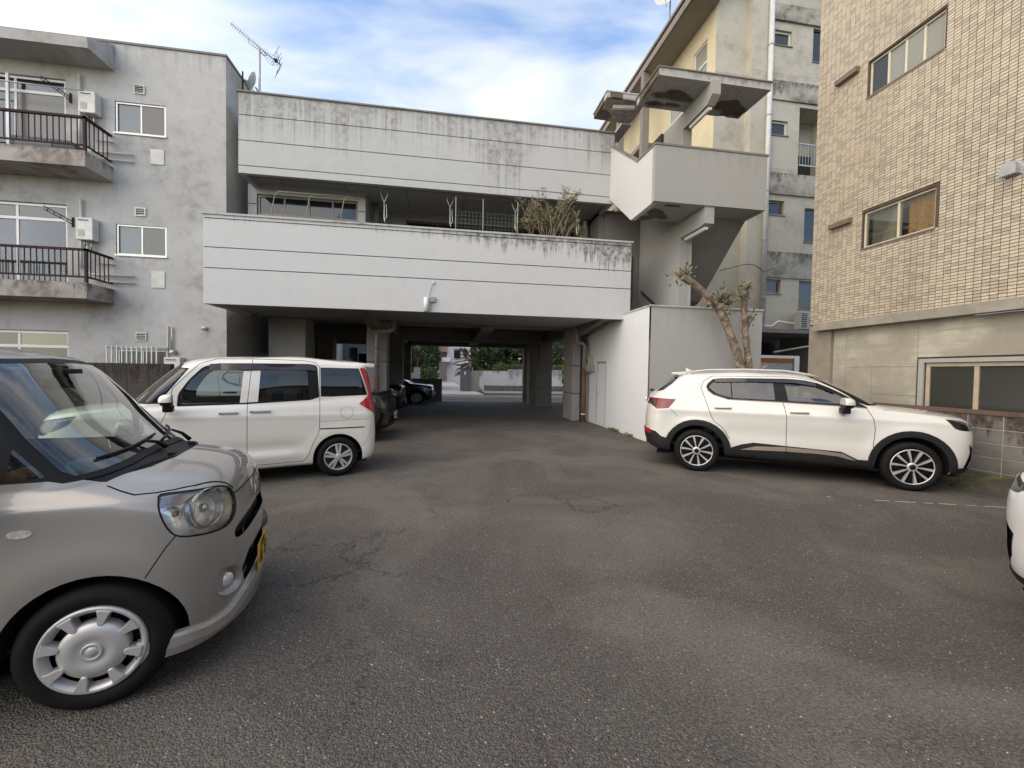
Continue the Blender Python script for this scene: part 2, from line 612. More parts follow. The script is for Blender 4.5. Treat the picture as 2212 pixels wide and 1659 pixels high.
M_wood = plain('brown_aluminium', (0.085, 0.060, 0.045), 0.45, var=0.2)
M_bronze = plain('bronze_frame', (0.20, 0.16, 0.13), 0.4, 0.3)
M_frame_w = plain('white_sash', (0.62, 0.62, 0.60), 0.45, 0.1, var=0.06)
M_frame_al = plain('aluminium_sash', (0.50, 0.49, 0.46), 0.35, 0.5, var=0.06)
M_black = plain('black_void', (0.012, 0.012, 0.012), 0.9)
M_pipe = plain('grey_pvc', (0.30, 0.29, 0.285), 0.5, var=0.2)
M_rustpipe = plaster('rusty_pipe', (0.20, 0.11, 0.075), grime=(0.10, 0.04, 0.02), patch=0.9, bump=0.6, var=0.4)
M_steel = plain('galvanised_steel', (0.42, 0.43, 0.44), 0.4, 0.7)
M_whitep = plain('white_plastic', (0.72, 0.71, 0.68), 0.4, var=0.06)
M_greyp = plain('grey_plastic', (0.28, 0.31, 0.32), 0.5)
M_rusty_rail = plaster('rusty_red_paint', (0.050, 0.026, 0.026), grime=(0.022, 0.014, 0.013), patch=0.8, bump=0.5, var=0.3)
G_room = glass('room_glass', (0.35, 0.38, 0.40), 0.55)
G_dark = glass('dark_room_glass', (0.20, 0.21, 0.22), 0.3)
G_frost = glass('frosted_glass', frost=(0.13, 0.155, 0.165), rough=0.12)
G_frost_w = glass('pale_frosted_glass', frost=(0.26, 0.26, 0.225), rough=0.12)
G_mesh = glass('insect_screen', frost=(0.085, 0.085, 0.075), rough=0.3)
M_curtain = plain('lace_curtain', (0.62, 0.63, 0.62), 0.9, var=0.15, vscale=20)
M_curtain_y = plain('yellow_curtain', (0.62, 0.36, 0.10), 0.9, var=0.25, vscale=22)
M_leaf_a = plain('leaf_mid_green', (0.075, 0.115, 0.035), 0.55, var=0.35, vscale=3)
M_leaf_b = plain('leaf_dark_green', (0.035, 0.060, 0.022), 0.55, var=0.35, vscale=3)
M_leaf_c = plain('leaf_yellow_green', (0.17, 0.165, 0.045), 0.6, var=0.3, vscale=3)
M_bark = NT('tree_bark')
_p = M_bark.pos()
_f = M_bark.noise(_p, 7, 6, .7, 1.0)
_g = M_bark.noise(M_bark.mapped(_p, scale=(1, 1, .45)), 22, 5, .7, .6)
_c = M_bark.mix(M_bark.ramp(_f, .40, .62), (0.11, 0.075, 0.052), (0.36, 0.30, 0.225))
_c = M_bark.mix(M_bark.ramp(_g, .55, .75), _c, (0.10, 0.08, 0.06))
M_bark = M_bark.done(M_bark.bsdf(Base_Color=_c, Roughness=.9, Normal=M_bark.bump(M_bark.math('ADD', _f, _g), .9, .02)))
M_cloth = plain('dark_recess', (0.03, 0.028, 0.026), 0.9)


def window(parent, plane, axis, sgn, a0, a1, z0, z1, cols, frame_mat, panes, fw=0.035, transom=None, depth=0.05, back=0.12, curtain=None, name='window', sill=None, room=0.9):
    """A sash window as one part: frame, panes and sill are its sub-parts.
    sgn = direction the wall faces along its axis. panes = list of materials, one per column."""
    w = bpy.data.objects.new(name, None)
    col.objects.link(w)
    w.parent = parent
    w.location = Vector(((a0 + a1) / 2, plane, z0) if axis == 'y' else (plane, (a0 + a1) / 2, z0)) - parent_loc(parent)
    def B(mb, a, b, d0, d1, za, zb):
        t0, t1 = plane - sgn * d0, plane - sgn * d1
        if axis == 'y':
            mb.box(a, b, t0, t1, za, zb)
        else:
            mb.box(t0, t1, a, b, za, zb)
    f = MB()
    d0, d1 = back - depth, back
    B(f, a0, a1, d0, d1, z0, z0 + fw)
    B(f, a0, a1, d0, d1, z1 - fw, z1)
    B(f, a0, a0 + fw, d0, d1, z0 + fw, z1 - fw)
    B(f, a1 - fw, a1, d0, d1, z0 + fw, z1 - fw)
    rows = [(z0 + fw, z1 - fw)]
    if transom:
        B(f, a0 + fw, a1 - fw, d0, d1, transom - fw * .6, transom + fw * .6)
        rows = [(z0 + fw, transom - fw * .6), (transom + fw * .6, z1 - fw)]
    step = (a1 - a0 - 2 * fw) / cols
    for r in rows:
        for i in range(1, cols):
            x = a0 + fw + step * i
            B(f, x - fw * .5, x + fw * .5, d0 + .008, d1 - .004, r[0], r[1])
    f.build('frame', frame_mat, w)
    k = 0
    for r in rows:
        for i in range(cols):
            x0, x1 = a0 + fw + step * i, a0 + fw + step * (i + 1)
            x0 += fw * .5 if i else 0
            x1 -= fw * .5 if i < cols - 1 else 0
            g = MB()
            off = depth * (0.35 if i % 2 else 0.6)
            B(g, x0, x1, d0 + off, d0 + off + .006, r[0], r[1])
            g.build('pane', panes[k % len(panes)], w)
            k += 1
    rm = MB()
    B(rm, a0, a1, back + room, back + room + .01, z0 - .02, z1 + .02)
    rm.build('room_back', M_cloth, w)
    if curtain:
        c = MB()
        nn = max(10, int((a1 - a0) * 26))
        for (ca, cb) in curtain[1:]:
            xs = [ca + (cb - ca) * i / nn for i in range(nn + 1)]
            for i in range(nn):
                da, db = back + .08 + .018 * math.sin(i * 1.9), back + .08 + .018 * math.sin((i + 1) * 1.9)
                def P(a, d, z):
                    t = plane - sgn * d
                    return (a, t, z) if axis == 'y' else (t, a, z)
                c.face((P(xs[i], da, z0), P(xs[i + 1], db, z0), P(xs[i + 1], db, z1 - .02), P(xs[i], da, z1 - .02)))
        c.build('curtain', curtain[0], w)
    if sill:
        s = MB()
        B(s, a0 - .03, a1 + .03, -0.035, back - .01, z0 - .035, z0 - .002)
        s.build('sill', sill, w)
    return w


# loose chips of stone lying on the asphalt near the viewer
_rc = random.Random(99)
M_chip = [plain('chip_grey', (.20, .19, .175), .8, var=.3, vscale=90), plain('chip_pale', (.50, .48, .45), .7, var=.2, vscale=90), plain('chip_brown', (.15, .125, .10), .8, var=.3, vscale=90)]
m = MB()
for _i in range(9000):
    u = _rc.random()
    y = .85 + 6.0 * u * u
    x = _rc.uniform(-1.15, 1.25) * (y + .5) + .16 * y
    if x > 6.8:
        continue
    r = _rc.uniform(.0018, .0045) * (1.5 if _rc.random() < .06 else 1.0)
    a = _rc.uniform(0, 6.28)
    m.mi = 0 if _rc.random() < .62 else (2 if _rc.random() < .7 else 1)
    ring = [(x + r * _rc.uniform(.7, 1.3) * math.cos(a + k * 1.571), y + r * _rc.uniform(.6, 1.2) * math.sin(a + k * 1.571), .0005) for k in range(4)]
    top = (x + _rc.uniform(-.3, .3) * r, y + _rc.uniform(-.3, .3) * r, r * _rc.uniform(.7, 1.1))
    for k in range(4):
        m.face((ring[k], ring[(k + 1) % 4], top))
tag(m.build('stone_chips', M_chip), 'loose grey and pale stone chips scattered over the asphalt', 'gravel', kind='stuff')
# ------------------------------------------------------------------ house on columns (centre)
H = thing('raised_house', 'long grey concrete house raised on columns over a drive-through garage', 'house', (0, 10.3, 0))
XL, XR = -5.36, 4.72
# lower parapet bands with recessed joints
for (z0, z1) in ((2.96, 3.745), (3.765, 4.205), (4.225, 4.845), (4.865, 4.935)):
    box('fascia_panel', M_white_low, H, XL, XR, 10.30, 10.42, z0, z1)
box('joint_backing', M_groove, H, XL + .02, XR - .02, 10.325, 10.41, 2.98, 4.93)
box('parapet_end', M_white_low, H, XL, XL + .12, 10.421, 12.3, 2.96, 4.935)
box('parapet_end', M_white_low, H, XR - .12, XR, 10.421, 12.1, 3.12, 4.935)
box('coping', M_coping_l, H, XL - .03, XR + .04, 10.27, 10.46, 4.937, 4.98)
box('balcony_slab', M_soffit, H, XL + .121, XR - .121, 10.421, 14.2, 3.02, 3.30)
# upper parapet
XU0, XU1 = -5.18, 4.68
for (z0, z1) in ((6.41, 6.590), (6.610, 7.21), (7.23, 7.835), (7.855, 8.39)):
    box('fascia_panel', M_white, H, XU0, XU1, 11.50, 11.62, z0, z1)
box('joint_backing', M_groove, H, XU0 + .02, XU1 - .02, 11.525, 11.61, 6.43, 8.38)
box('fascia_end', M_white, H, XU0, XU0 + .12, 11.621, 22.0, 6.41, 8.39)
box('fascia_end', M_white, H, XU1 - .12, XU1, 11.621, 22.0, 6.41, 8.39)
box('coping', M_coping, H, XU0 - .04, XU1 + .03, 11.46, 11.66, 8.392, 8.43)
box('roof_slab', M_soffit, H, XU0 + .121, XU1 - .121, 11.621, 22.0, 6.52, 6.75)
for i in range(6):
    x = -4.4 + i * 1.62
    box('soffit_joint', M_groove, H, x, x + .012, 11.64, 13.2, 6.512, 6.521)
box('soffit_drip', M_coping, H, XU0 + .13, XU1 - .13, 11.64, 11.70, 6.40, 6.519)

# room at the left end of the balcony
m = MB()
wall_face(m, 12.4, 'y', -5.35, -2.30, 3.30, 6.52, [(-5.13, -2.50, 4.5, 6.27, .14)], -1, .14)
m.face(((-2.30, 12.4, 3.30), (-2.30, 13.7, 3.30), (-2.30, 13.7, 6.52), (-2.30, 12.4, 6.52)))
m.face(((-5.35, 12.4, 3.30), (-5.35, 12.4, 6.52), (-5.35, 22.0, 6.52), (-5.35, 22.0, 3.30)))
m.build('room_wall', M_white, H)
box('wall_joint', M_groove, H, -5.349, -5.14, 12.392, 12.399, 5.985, 6.0)
box('wall_joint', M_groove, H, -2.49, -2.301, 12.392, 12.399, 5.985, 6.0)
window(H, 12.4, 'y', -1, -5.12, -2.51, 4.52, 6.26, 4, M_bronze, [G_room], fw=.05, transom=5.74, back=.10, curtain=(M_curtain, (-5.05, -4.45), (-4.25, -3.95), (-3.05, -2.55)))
# rear wall of the balcony with dark wooden sashes
m = MB()
wall_face(m, 13.7, 'y', -2.30, 4.9, 3.30, 6.52, [(-1.32, 4.40, 3.4, 6.30, .12)], -1, .12)
m.build('rear_wall', M_stair, H)
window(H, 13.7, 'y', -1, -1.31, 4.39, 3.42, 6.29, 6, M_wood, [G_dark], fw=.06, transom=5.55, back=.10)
# dark entrance recess between balcony and stairs
box('entrance_wall', M_conc_dk, H, 4.71, 5.84, 12.2, 12.3, 3.12, 6.5)
box('entrance_wall', M_conc_dk, H, 4.56, 5.84, 12.31, 13.69, 3.31, 6.51)
dr = box('door', M_wood, H, 4.82, 5.62, 12.15, 12.198, 3.13, 5.15)
box('handle', M_steel, dr, 4.90, 4.925, 12.08, 12.105, 3.95, 4.45)
box('handle', M_steel, dr, 4.97, 5.03, 12.10, 12.148, 4.2, 4.35)
for x in (-2.12, 4.42):
    MB().tube([(x, 13.1, 3.3), (x, 13.1, 6.5)], .085, 14).build('drain_pipe', M_pipe, H)
# body of the house behind
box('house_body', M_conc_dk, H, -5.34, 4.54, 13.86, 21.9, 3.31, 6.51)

# garage frame: columns, beams
def column(x0, x1, y0, y1, z1=3.01, mat=M_conc):
    for k, (za, zb) in enumerate(((0.0, .88), (.895, 1.78), (1.795, z1))):
        box('column', mat, H, x0, x1, y0, y1, za, zb, e=.012)
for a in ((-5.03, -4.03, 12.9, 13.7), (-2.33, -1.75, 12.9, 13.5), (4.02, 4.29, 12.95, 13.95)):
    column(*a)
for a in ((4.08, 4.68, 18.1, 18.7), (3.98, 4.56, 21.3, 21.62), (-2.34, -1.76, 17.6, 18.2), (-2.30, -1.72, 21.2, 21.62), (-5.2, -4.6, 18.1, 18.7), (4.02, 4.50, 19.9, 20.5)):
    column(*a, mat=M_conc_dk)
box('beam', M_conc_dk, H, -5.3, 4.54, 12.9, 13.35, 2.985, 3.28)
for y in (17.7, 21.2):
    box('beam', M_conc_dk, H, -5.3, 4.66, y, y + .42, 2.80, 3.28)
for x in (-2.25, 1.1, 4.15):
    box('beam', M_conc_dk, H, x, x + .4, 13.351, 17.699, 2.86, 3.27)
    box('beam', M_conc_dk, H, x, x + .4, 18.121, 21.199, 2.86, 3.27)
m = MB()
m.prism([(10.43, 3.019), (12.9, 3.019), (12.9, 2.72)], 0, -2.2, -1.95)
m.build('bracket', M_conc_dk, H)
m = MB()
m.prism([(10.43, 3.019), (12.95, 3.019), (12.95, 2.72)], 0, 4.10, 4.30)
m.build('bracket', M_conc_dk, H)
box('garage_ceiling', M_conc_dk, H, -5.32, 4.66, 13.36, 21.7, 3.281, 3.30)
# side wall of the garage on the right, and the plain wall on the left towards the neighbour
m = MB()
wall_face(m, 4.55, 'x', 8.9, 14.2, 0.0, 3.12, [(11.40, 12.15, 0.05, 1.90, .06)], -1, .06)
m.build('side_wall', M_sidewall, H)
dr = box('door', M_sidewall, H, 4.585, 4.63, 11.405, 12.145, .06, 1.895)
box('door_frame', M_frame_al, dr, 4.535, 4.548, 12.12, 12.15, .05, 1.90)
box('door_frame', M_frame_al, dr, 4.535, 4.548, 11.40, 11.425, .05, 1.90)
box('door_frame', M_frame_al, dr, 4.535, 4.548, 11.426, 12.119, 1.872, 1.90)
MB().tube([(4.585, 12.05, .93), (4.54, 12.05, .93), (4.53, 11.95, .93)], .014, 8).build('handle', M_steel, dr)
# drain pipes of the garage
MB().tube([(4.10, 12.8, 3.0), (4.10, 12.8, 2.62), (4.14, 12.8, 2.52), (4.30, 12.8, 2.50), (4.36, 12.8, 2.42), (4.36, 12.8, 1.70)], .062, 14).build('drain_pipe', M_pipe, H)
MB().tube([(4.36, 12.8, 1.70), (4.36, 12.8, 0.0)], .075, 14).build('rusty_drain_pipe', M_rustpipe, H)
MB().tube([(4.36, 12.8, .22), (4.36, 12.8, .26)], .082, 14).build('pipe_band', M_whitep, H)
MB().tube([(-1.55, 12.75, 3.0), (-1.55, 12.75, 2.75), (-1.66, 12.75, 2.68), (-1.98, 12.75, 2.66), (-2.02, 12.75, 2.58), (-2.02, 12.75, 1.35)], .06, 14).build('drain_pipe', M_pipe, H)
MB().tube([(-2.02, 12.75, 1.35), (-2.02, 12.75, 0.0)], .07, 14).build('rusty_drain_pipe', M_rustpipe, H)
for z in (2.15, 1.62):
    MB().tube([(-2.02, 12.75, z), (-2.02, 12.75, z + .02)], .068, 14).build('pipe_band', M_black, H)

# wall lamp and junction box on the lower parapet
L = thing('wall_lamp', 'white tube wall lamp hanging at the lower edge of the grey balcony front', 'lamp', (-.485, 10.24, 2.95))
MB().tube([(-.485, 10.215, 2.955), (-.485, 10.215, 3.29)], .058, 16).build('lamp_body', M_whitep, L)
MB().tube([(-.485, 10.215, 2.948), (-.485, 10.215, 2.954)], .045, 16).build('lamp_lens', M_greyp, L)
box('mount', M_greyp, L, -.52, -.45, 10.265, 10.298, 3.05, 3.2)
L = thing('junction_box', 'small grey junction box beside the white tube lamp on the balcony front', 'junction box', (-.337, 10.26, 3.19))
box('box', M_greyp, L, -.40, -.275, 10.235, 10.298, 3.195, 3.32, e=.006)
MB().tube([(-.41, 10.28, 3.25), (-.42, 10.28, 3.35), (-.37, 10.28, 3.55), (-.33, 10.28, 3.68), (-.325, 10.28, 3.74)], .006, 6).build('cable', M_greyp, L)
MB().tube([(-.37, 10.27, 3.195), (-.37, 10.26, 3.06), (-.40, 10.255, 3.0), (-.43, 10.25, 3.03)], .006, 6).build('cable', M_greyp, L)
box('cable_entry', M_whitep, L, -.345, -.305, 10.26, 10.298, 3.64, 3.70)

# electric meter box on the side wall
L = thing('meter_box', 'beige electric meter box on the side wall next to the rusty pipe', 'meter box', (4.48, 12.62, 1.6))
box('case', plain('beige_case', (0.42, 0.37, 0.26), 0.5), L, 4.38, 4.548, 12.45, 12.78, 1.61, 2.05, e=.01)
box('window', G_dark, L, 4.374, 4.379, 12.55, 12.68, 1.85, 2.02)
box('case_lower', plain('grey_beige_case', (0.33, 0.32, 0.25), 0.5), L, 4.42, 4.548, 12.33, 12.448, 1.61, 1.83, e=.01)
box('shelf', M_greyp, L, 4.36, 4.548, 12.30, 12.80, 1.59, 1.605)

# ------------------------------------------------------------------ stair tower
S = thing('stair_tower', 'grey concrete outdoor stair tower with crumbling roof slabs', 'stair tower', (5.9, 8.9, 0))
X0, X1 = 4.58, 7.40
# enclosed base
m = MB()
m.face(((X0, 8.88, 0), (X1, 8.88, 0), (X1, 8.88, 3.08), (X0, 8.88, 3.08)))
m.face(((X1, 8.88, 0), (X1, 12.2, 0), (X1, 12.2, 3.08), (X1, 8.88, 3.08)))
m.face(((X0, 9.0, 3.08), (X1, 9.0, 3.08), (X1, 12.2, 2.6), (X0, 12.2, 2.6)))
m.build('base_wall', M_base, S)
m = MB()
m.box(X0 - .045, X1 + .02, 8.855, 9.02, 3.082, 3.125)
m.box(X0 - .045, X0 + .11, 9.021, 10.28, 3.082, 3.125)
m.build('coping', M_coping_l, S)
# half-landing: parapet box, floor and sloping side
m = MB()
m.box(X0, X1, 8.88, 9.0, 5.45, 6.70)
m.build('landing_front', M_stair, S)
m = MB()
m.prism([(9.001, 5.44), (10.08, 5.44), (11.75, 6.72), (11.75, 8.20), (9.78, 6.74), (9.001, 6.70)], 0, X0, X0 + .12)
m.build('landing_side', plaster('stair_side_paint', (0.56, 0.565, 0.56), grime=(0.3, 0.29, 0.27), patch=0.08, bump=0.12, var=0.04), S)
m = MB()
m.box(X1 - .12, X1, 9.001, 9.75, 5.44, 6.70)
m.build('landing_side', M_stair, S)
m = MB()
m.box(X0 - .02, X1 + .03, 8.86, 9.03, 6.702, 6.745)
m.prism([(9.031, 6.705), (9.775, 6.742), (11.76, 8.205), (11.76, 8.235), (9.775, 6.785), (9.031, 6.745)], 0, X0 - .02, X0 + .14)
m.build('coping', M_coping, S)
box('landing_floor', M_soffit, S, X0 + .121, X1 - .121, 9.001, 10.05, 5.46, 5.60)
# upper flight (left) and lower flight (right)
def flight(x0, x1, y0, z0, y1, z1, name):
    m = MB()
    nst = 8
    pts = []
    dy, dz = (y1 - y0) / nst, (z1 - z0) / nst
    for i in range(nst):
        pts.append((y0 + dy * i, z0 + dz * (i + 1)))
        pts.append((y0 + dy * (i + 1), z0 + dz * (i + 1)))
    pts.append((y1, z1 - .28))
    pts.append((y0, z0 - .02))
    m.prism(pts, 0, x0, x1)
    m.build(name, M_soffit, S)
flight(X0 + .121, 5.84, 10.06, 5.60, 11.95, 7.05, 'upper_flight')
m = MB()
m.prism([(9.55, 5.455), (10.05, 5.455), (11.75, 4.10), (11.75, 3.85), (12.2, 3.62), (12.2, 3.40), (11.4, 3.72)], 0, 6.11, X1)
m.build('lower_flight', plaster('flight_soffit', (0.25, 0.235, 0.21), grime=(0.12, 0.10, 0.09), patch=0.3, bump=0.1), S)
# spine wall with the cantilever beams
box('spine_wall', M_stair, S, 5.86, 6.10, 9.93, 12.25, 2.7, 8.19)
m = MB()
m.prism([(8.92, 5.449), (8.92, 5.06), (9.10, 5.03), (9.929, 5.03), (9.929, 5.449)], 0, 5.86, 6.10)
m.build('lower_beam', M_stair, S)
m = MB()
m.prism([(8.76, 8.199), (8.76, 7.90), (8.95, 7.76), (9.929, 7.76), (9.929, 8.199)], 0, 5.855, 6.06)
m.build('upper_beam', M_stair, S)
MB().tube([(5.82, 11.95, 4.05), (5.82, 10.55, 3.2)], .022, 10).build('handrail', M_black, S)
MB().tube([(5.86, 11.3, 3.62), (5.82, 11.3, 3.655)], .012, 6).build('rail_bracket', M_black, S)
# pier strip beside the lower flight
box('pier', plaster('pier_paint', (0.44, 0.425, 0.40), patch=0.1, bump=0.1), S, 6.101, 6.20, 9.95, 12.25, 2.7, 5.45)

def rough_slab(name, x0, x1, y0, y1, z0, z1, parent, mats, seed, amp=.02, worn=()):
    """Concrete slab whose underside is broken where it has spalled; worn = (x,y,rx,ry) patches."""
    rnd = random.Random(seed)
    nx, ny = 84, 40
    from mathutils import noise as mn
    m = MB()
    def spall(x, y):
        b = 0.0
        for (cx, cy, rx, ry) in worn:
            d = math.hypot((x - cx) / rx, (y - cy) / ry)
            d += 0.55 * mn.noise(Vector((x * 3.1 + seed, y * 3.1, 0)))
            b = max(b, min(1.0, max(0.0, (1.0 - d) * 5)))
        return b
    grid = []
    for j in range(ny + 1):
        row = []
        for i in range(nx + 1):
            x = x0 + (x1 - x0) * i / nx
            y = y0 + (y1 - y0) * j / ny
            s = spall(x, y)
            z = z0 + s * (.022 + .018 * mn.noise(Vector((x * 9, y * 9, seed))))
            row.append((x, y, z, s))
        grid.append(row)
    for j in range(ny):
        for i in range(nx):
            q = [grid[j][i], grid[j + 1][i], grid[j + 1][i + 1], grid[j][i + 1]]
            sv = sum(p[3] for p in q) / 4
            m.mi = 1 if sv > .72 else 3 if sv > .12 else 0
            m.face([p[:3] for p in q])
    m.mi = 0
    for edge in (([g for g in grid[0]], 0), ([g for g in grid[ny]], 1), ([r[0] for r in grid], 1), ([r[nx] for r in grid], 0)):
        pts, rev = edge
        for a, b in zip(pts, pts[1:]):
            m.mi = 2 if a[3] + b[3] > .9 else 0
            q = [a[:3], b[:3], (b[0], b[1], z1), (a[0], a[1], z1)]
            m.face(q[::-1] if rev else q)
    m.mi = 0
    m.face(((x0, y0, z1), (x1, y0, z1), (x1, y1, z1), (x0, y1, z1)))
    return m.build(name, mats, parent)

M_flake = plaster('flaking_paint', (0.30, 0.27, 0.235), grime=(0.13, 0.10, 0.08), patch=.8, bump=.6, var=.3)
M_slab = plaster('roof_slab_paint', (0.42, 0.41, 0.40), grime=(0.16, 0.12, 0.10), patch=0.5, tops=(8.40,), length=.3, streak=.7, sscale=9, bump=0.2)
rough_slab('roof_slab', 4.60, 7.40, 8.83, 9.95, 8.20, 8.365, S, [M_slab, M_spall, M_spall, M_flake], 3, worn=((5.30, 9.42, .50, .17), (5.6, 9.5, .28, .12), (4.95, 9.8, .3, .1), (5.45, 9.75, .22, .07), (6.7, 9.55, .34, .26), (7.05, 9.75, .36, .24), (4.60, 9.3, .05, .6)))
box('roof_coping', M_coping, S, 4.575, 7.425, 8.805, 9.97, 8.367, 8.395)
rough_slab('canopy_slab', 3.84, 4.88, 9.99, 10.93, 8.36, 8.50, S, [M_slab, M_spall, M_spall, M_flake], 9, worn=((4.0, 10.8, .35, .25), (4.1, 10.02, .25, .06), (3.85, 10.5, .05, .5), (4.15, 10.3, .08, .04)))
box('canopy_coping', M_coping_l, S, 3.82, 4.86, 9.975, 10.95, 8.502, 8.53)
# spalled patch under the landing
m = MB()
from mathutils import noise as mnoise
rr = random.Random(4)
ring = []
for i in range(26):
    a = 2 * math.pi * i / 26
    k = 1 + .45 * math.sin(3 * a + .7) + .3 * rr.uniform(-1, 1)
    ring.append((5.02 + .34 * k * math.cos(a), 9.72 + .30 * k * math.sin(a), 5.452))
for i in range(26):
    a, b = ring[i], ring[(i + 1) % 26]
    m.face(((5.02, 9.72, 5.425), b, a))
ring = []
for i in range(16):
    a = 2 * math.pi * i / 16
    k = 1 + .3 * rr.uniform(-1, 1)
    ring.append((5.15 + .20 * k * math.cos(a), 9.08 + .06 * k * math.sin(a), 5.452))
for i in range(16):
    a, b = ring[i], ring[(i + 1) % 16]
    m.face(((5.15, 9.08, 5.438), b, a))
m.build('spalled_patch', M_spall, S)

# fluorescent fittings
def fitting(label, p, q, w=.11, h=.06):
    """Tube lamp housing between p and q (along one axis)."""
    t = thing('fluorescent_fitting', label, 'lamp', p, group=None)
    P, Q = Vector(p), Vector(q)
    d = (Q - P).normalized()
    s = Vector((d.y, -d.x, 0)).normalized()
    m = MB()
    a = [P - s * w / 2, P + s * w / 2, Q + s * w / 2, Q - s * w / 2]
    lo = [v + s * (w * .22 if i in (0, 3) else -w * .22) - Vector((0, 0, h)) for i, v in enumerate(a)]
    hi = a
    m.face([lo[0], lo[3], lo[2], lo[1]])
    m.face(hi)
    for i in range(4):
        j = (i + 1) % 4
        m.face((lo[i], lo[j], hi[j], hi[i]))
    m.build('housing', M_whitep, t)
    return t
fitting('white fluorescent fitting under the lower left canopy slab', (4.10, 10.28, 8.35), (4.66, 10.20, 8.35), w=.13)
fitting('white fluorescent fitting under the upper cantilever beam', (5.96, 8.98, 7.74), (5.96, 9.75, 7.74))
fitting('white fluorescent fitting under the lower cantilever beam', (5.98, 9.02, 5.015), (5.98, 9.86, 5.015))
# canopy over the upper doorway and doorway on the house roof
box('door_hood', M_stair, S, 4.72, 5.0, 11.1, 12.0, 8.45, 8.53)
box('roof_doorway', M_cloth, S, 5.78, 5.858, 10.9, 11.75, 7.10, 8.18)

# ------------------------------------------------------------------ apartment block on the left
A = thing('apartment_block', 'stained grey three-storey apartment block with rusty balcony railings', 'apartment block', (-8, 11.8, 0))
M_ap = plaster('stained_render', (0.48, 0.47, 0.45), grime=(0.17, 0.155, 0.135), grime2=(0.25, 0.235, 0.205), patch=0.75, tops=(9.40, (7.21, -8.1, -6.95), (4.25, -8.1, -6.95), (8.24, -7.66, -7.42), (5.26, -7.66, -7.42), (6.54, -7.3, -7.02), (6.05, -8.3, -8.0)), length=1.5, streak=0.42, sscale=9.0, sparse=(.42, .74), soft=3, bump=0.35, rust=(0.34, 0.24, 0.12, .5), var=0.16, pr=(.22, .40))
M_ap_slab = plaster('stained_slab', (0.42, 0.395, 0.36), grime=(0.10, 0.078, 0.068), grime2=(0.20, 0.165, 0.135), patch=0.95, tops=(6.42, 3.45), length=.5, streak=.9, sscale=7.0, bump=0.5, rust=(0.32, 0.20, 0.09, .45), var=0.25, pr=(.20, .34))
WY = 11.8
m = MB()
holes = [(-11.3, -9.13, 6.20, 8.40, .16), (-8.09, -6.97, 7.25, 8.02, .10), (-11.3, -9.13, 3.25, 5.42, .16), (-8.09, -6.97, 4.28, 5.035, .10), (-11.3, -9.14, 0.30, 2.36, .16), (-8.09, -6.98, 1.15, 1.95, .10)]
wall_face(m, WY, 'y', -16.0, -5.6, 0, 9.40, holes, -1, .12)
m.build('front_wall', M_ap, A)
m = MB()
m.face(((-5.6, WY, 0), (-5.6, 24, 0), (-5.6, 24, 9.40), (-5.6, WY, 9.40)))
m.build('side_wall', M_ap, A)
m = MB()
m.face(((-16, WY, 0), (-16, WY, 9.4), (-16, 24, 9.4), (-16, 24, 0)))
m.build('far_side_wall', M_ap, A)
box('roof', M_coping, A, -16.03, -5.57, WY - .03, 24, 9.402, 9.45)
# roof canopy and balconies
def slab(name, z0, z1, yf):
    m = MB()
    m.box(-16.0, -8.14, yf, WY - .002, z0, z1)
    m.build(name, M_ap_slab, A)
m = MB()
m.prism([(11.798, 8.74), (11.05, 8.72), (11.02, 8.93), (11.798, 9.36)], 0, -16, -8.10)
m.build('canopy', M_ap, A)
for z in (6.04, 3.06):
    slab('balcony_slab', z, z + .36, 10.99)
    rail = bpy.data.objects.new('railing', None)
    col.objects.link(rail)
    rail.parent = A
    rail.location = Vector((-9, 11.0, z + .36)) - A.location
    zt, zl = z + 1.12, z + .50
    for q in ([(-16, 11.05, zt), (-8.18, 11.05, zt)], [(-8.18, 11.05, zt), (-8.18, 11.79, zt)]):
        m = MB()
        a, b = q
        m.box(min(a[0], b[0]) - .03, max(a[0], b[0]) + .03, min(a[1], b[1]) - .03, max(a[1], b[1]) + (.0 if a[1] != b[1] else .03), zt - .025, zt + .025)
        m.build('rail', M_rusty_rail, rail)
    for q in ([(-16, 11.05), (-8.18, 11.05)], [(-8.18, 11.081), (-8.18, 11.79)]):
        a, b = q
        m = MB()
        m.box(min(a[0], b[0]) - .012, max(a[0], b[0]) + .012, a[1] - .012, b[1] + .012, zl - .02, zl + .02)
        m.build('rail', M_rusty_rail, rail)
    m = MB()
    m.box(-8.205, -8.155, 11.025, 11.075, z + .361, zt - .026)
    m.build('post', M_rusty_rail, rail)
    for i in range(26):
        x = -8.33 - i * .118
        MB().box(x - .008, x + .008, 11.042, 11.058, zl + .021, zt - .026).build('bar', M_rusty_rail, rail)
    for i in range(5):
        y = 11.17 + i * .13
        MB().box(-8.188, -8.172, y - .008, y + .008, zl + .021, zt - .026).build('bar', M_rusty_rail, rail)
# balcony doors
for (z0, z1, tr, pm, cur) in ((6.22, 8.39, 8.05, [G_room, G_room, G_room, G_mesh], True), (3.27, 5.41, 5.05, [G_room, G_room, G_mesh, G_mesh], False), (.32, 2.35, 1.98, [G_mesh, G_mesh, G_mesh, G_room], False)):
    window(A, WY, 'y', -1, -11.28, -9.14, z0, z1, 2 if z0 > 1 else 2, M_frame_w, pm[2:] + pm[:2] if z0 > 5 else pm, fw=.055, transom=tr, back=.10, curtain=(M_curtain, (-11.2, -9.2)) if cur else None, name='balcony_door')
m = MB()
m.box(-10.24, -10.18, 11.66, 11.70, 6.28, 8.33)
m.build('door_mullion', M_frame_w, A)
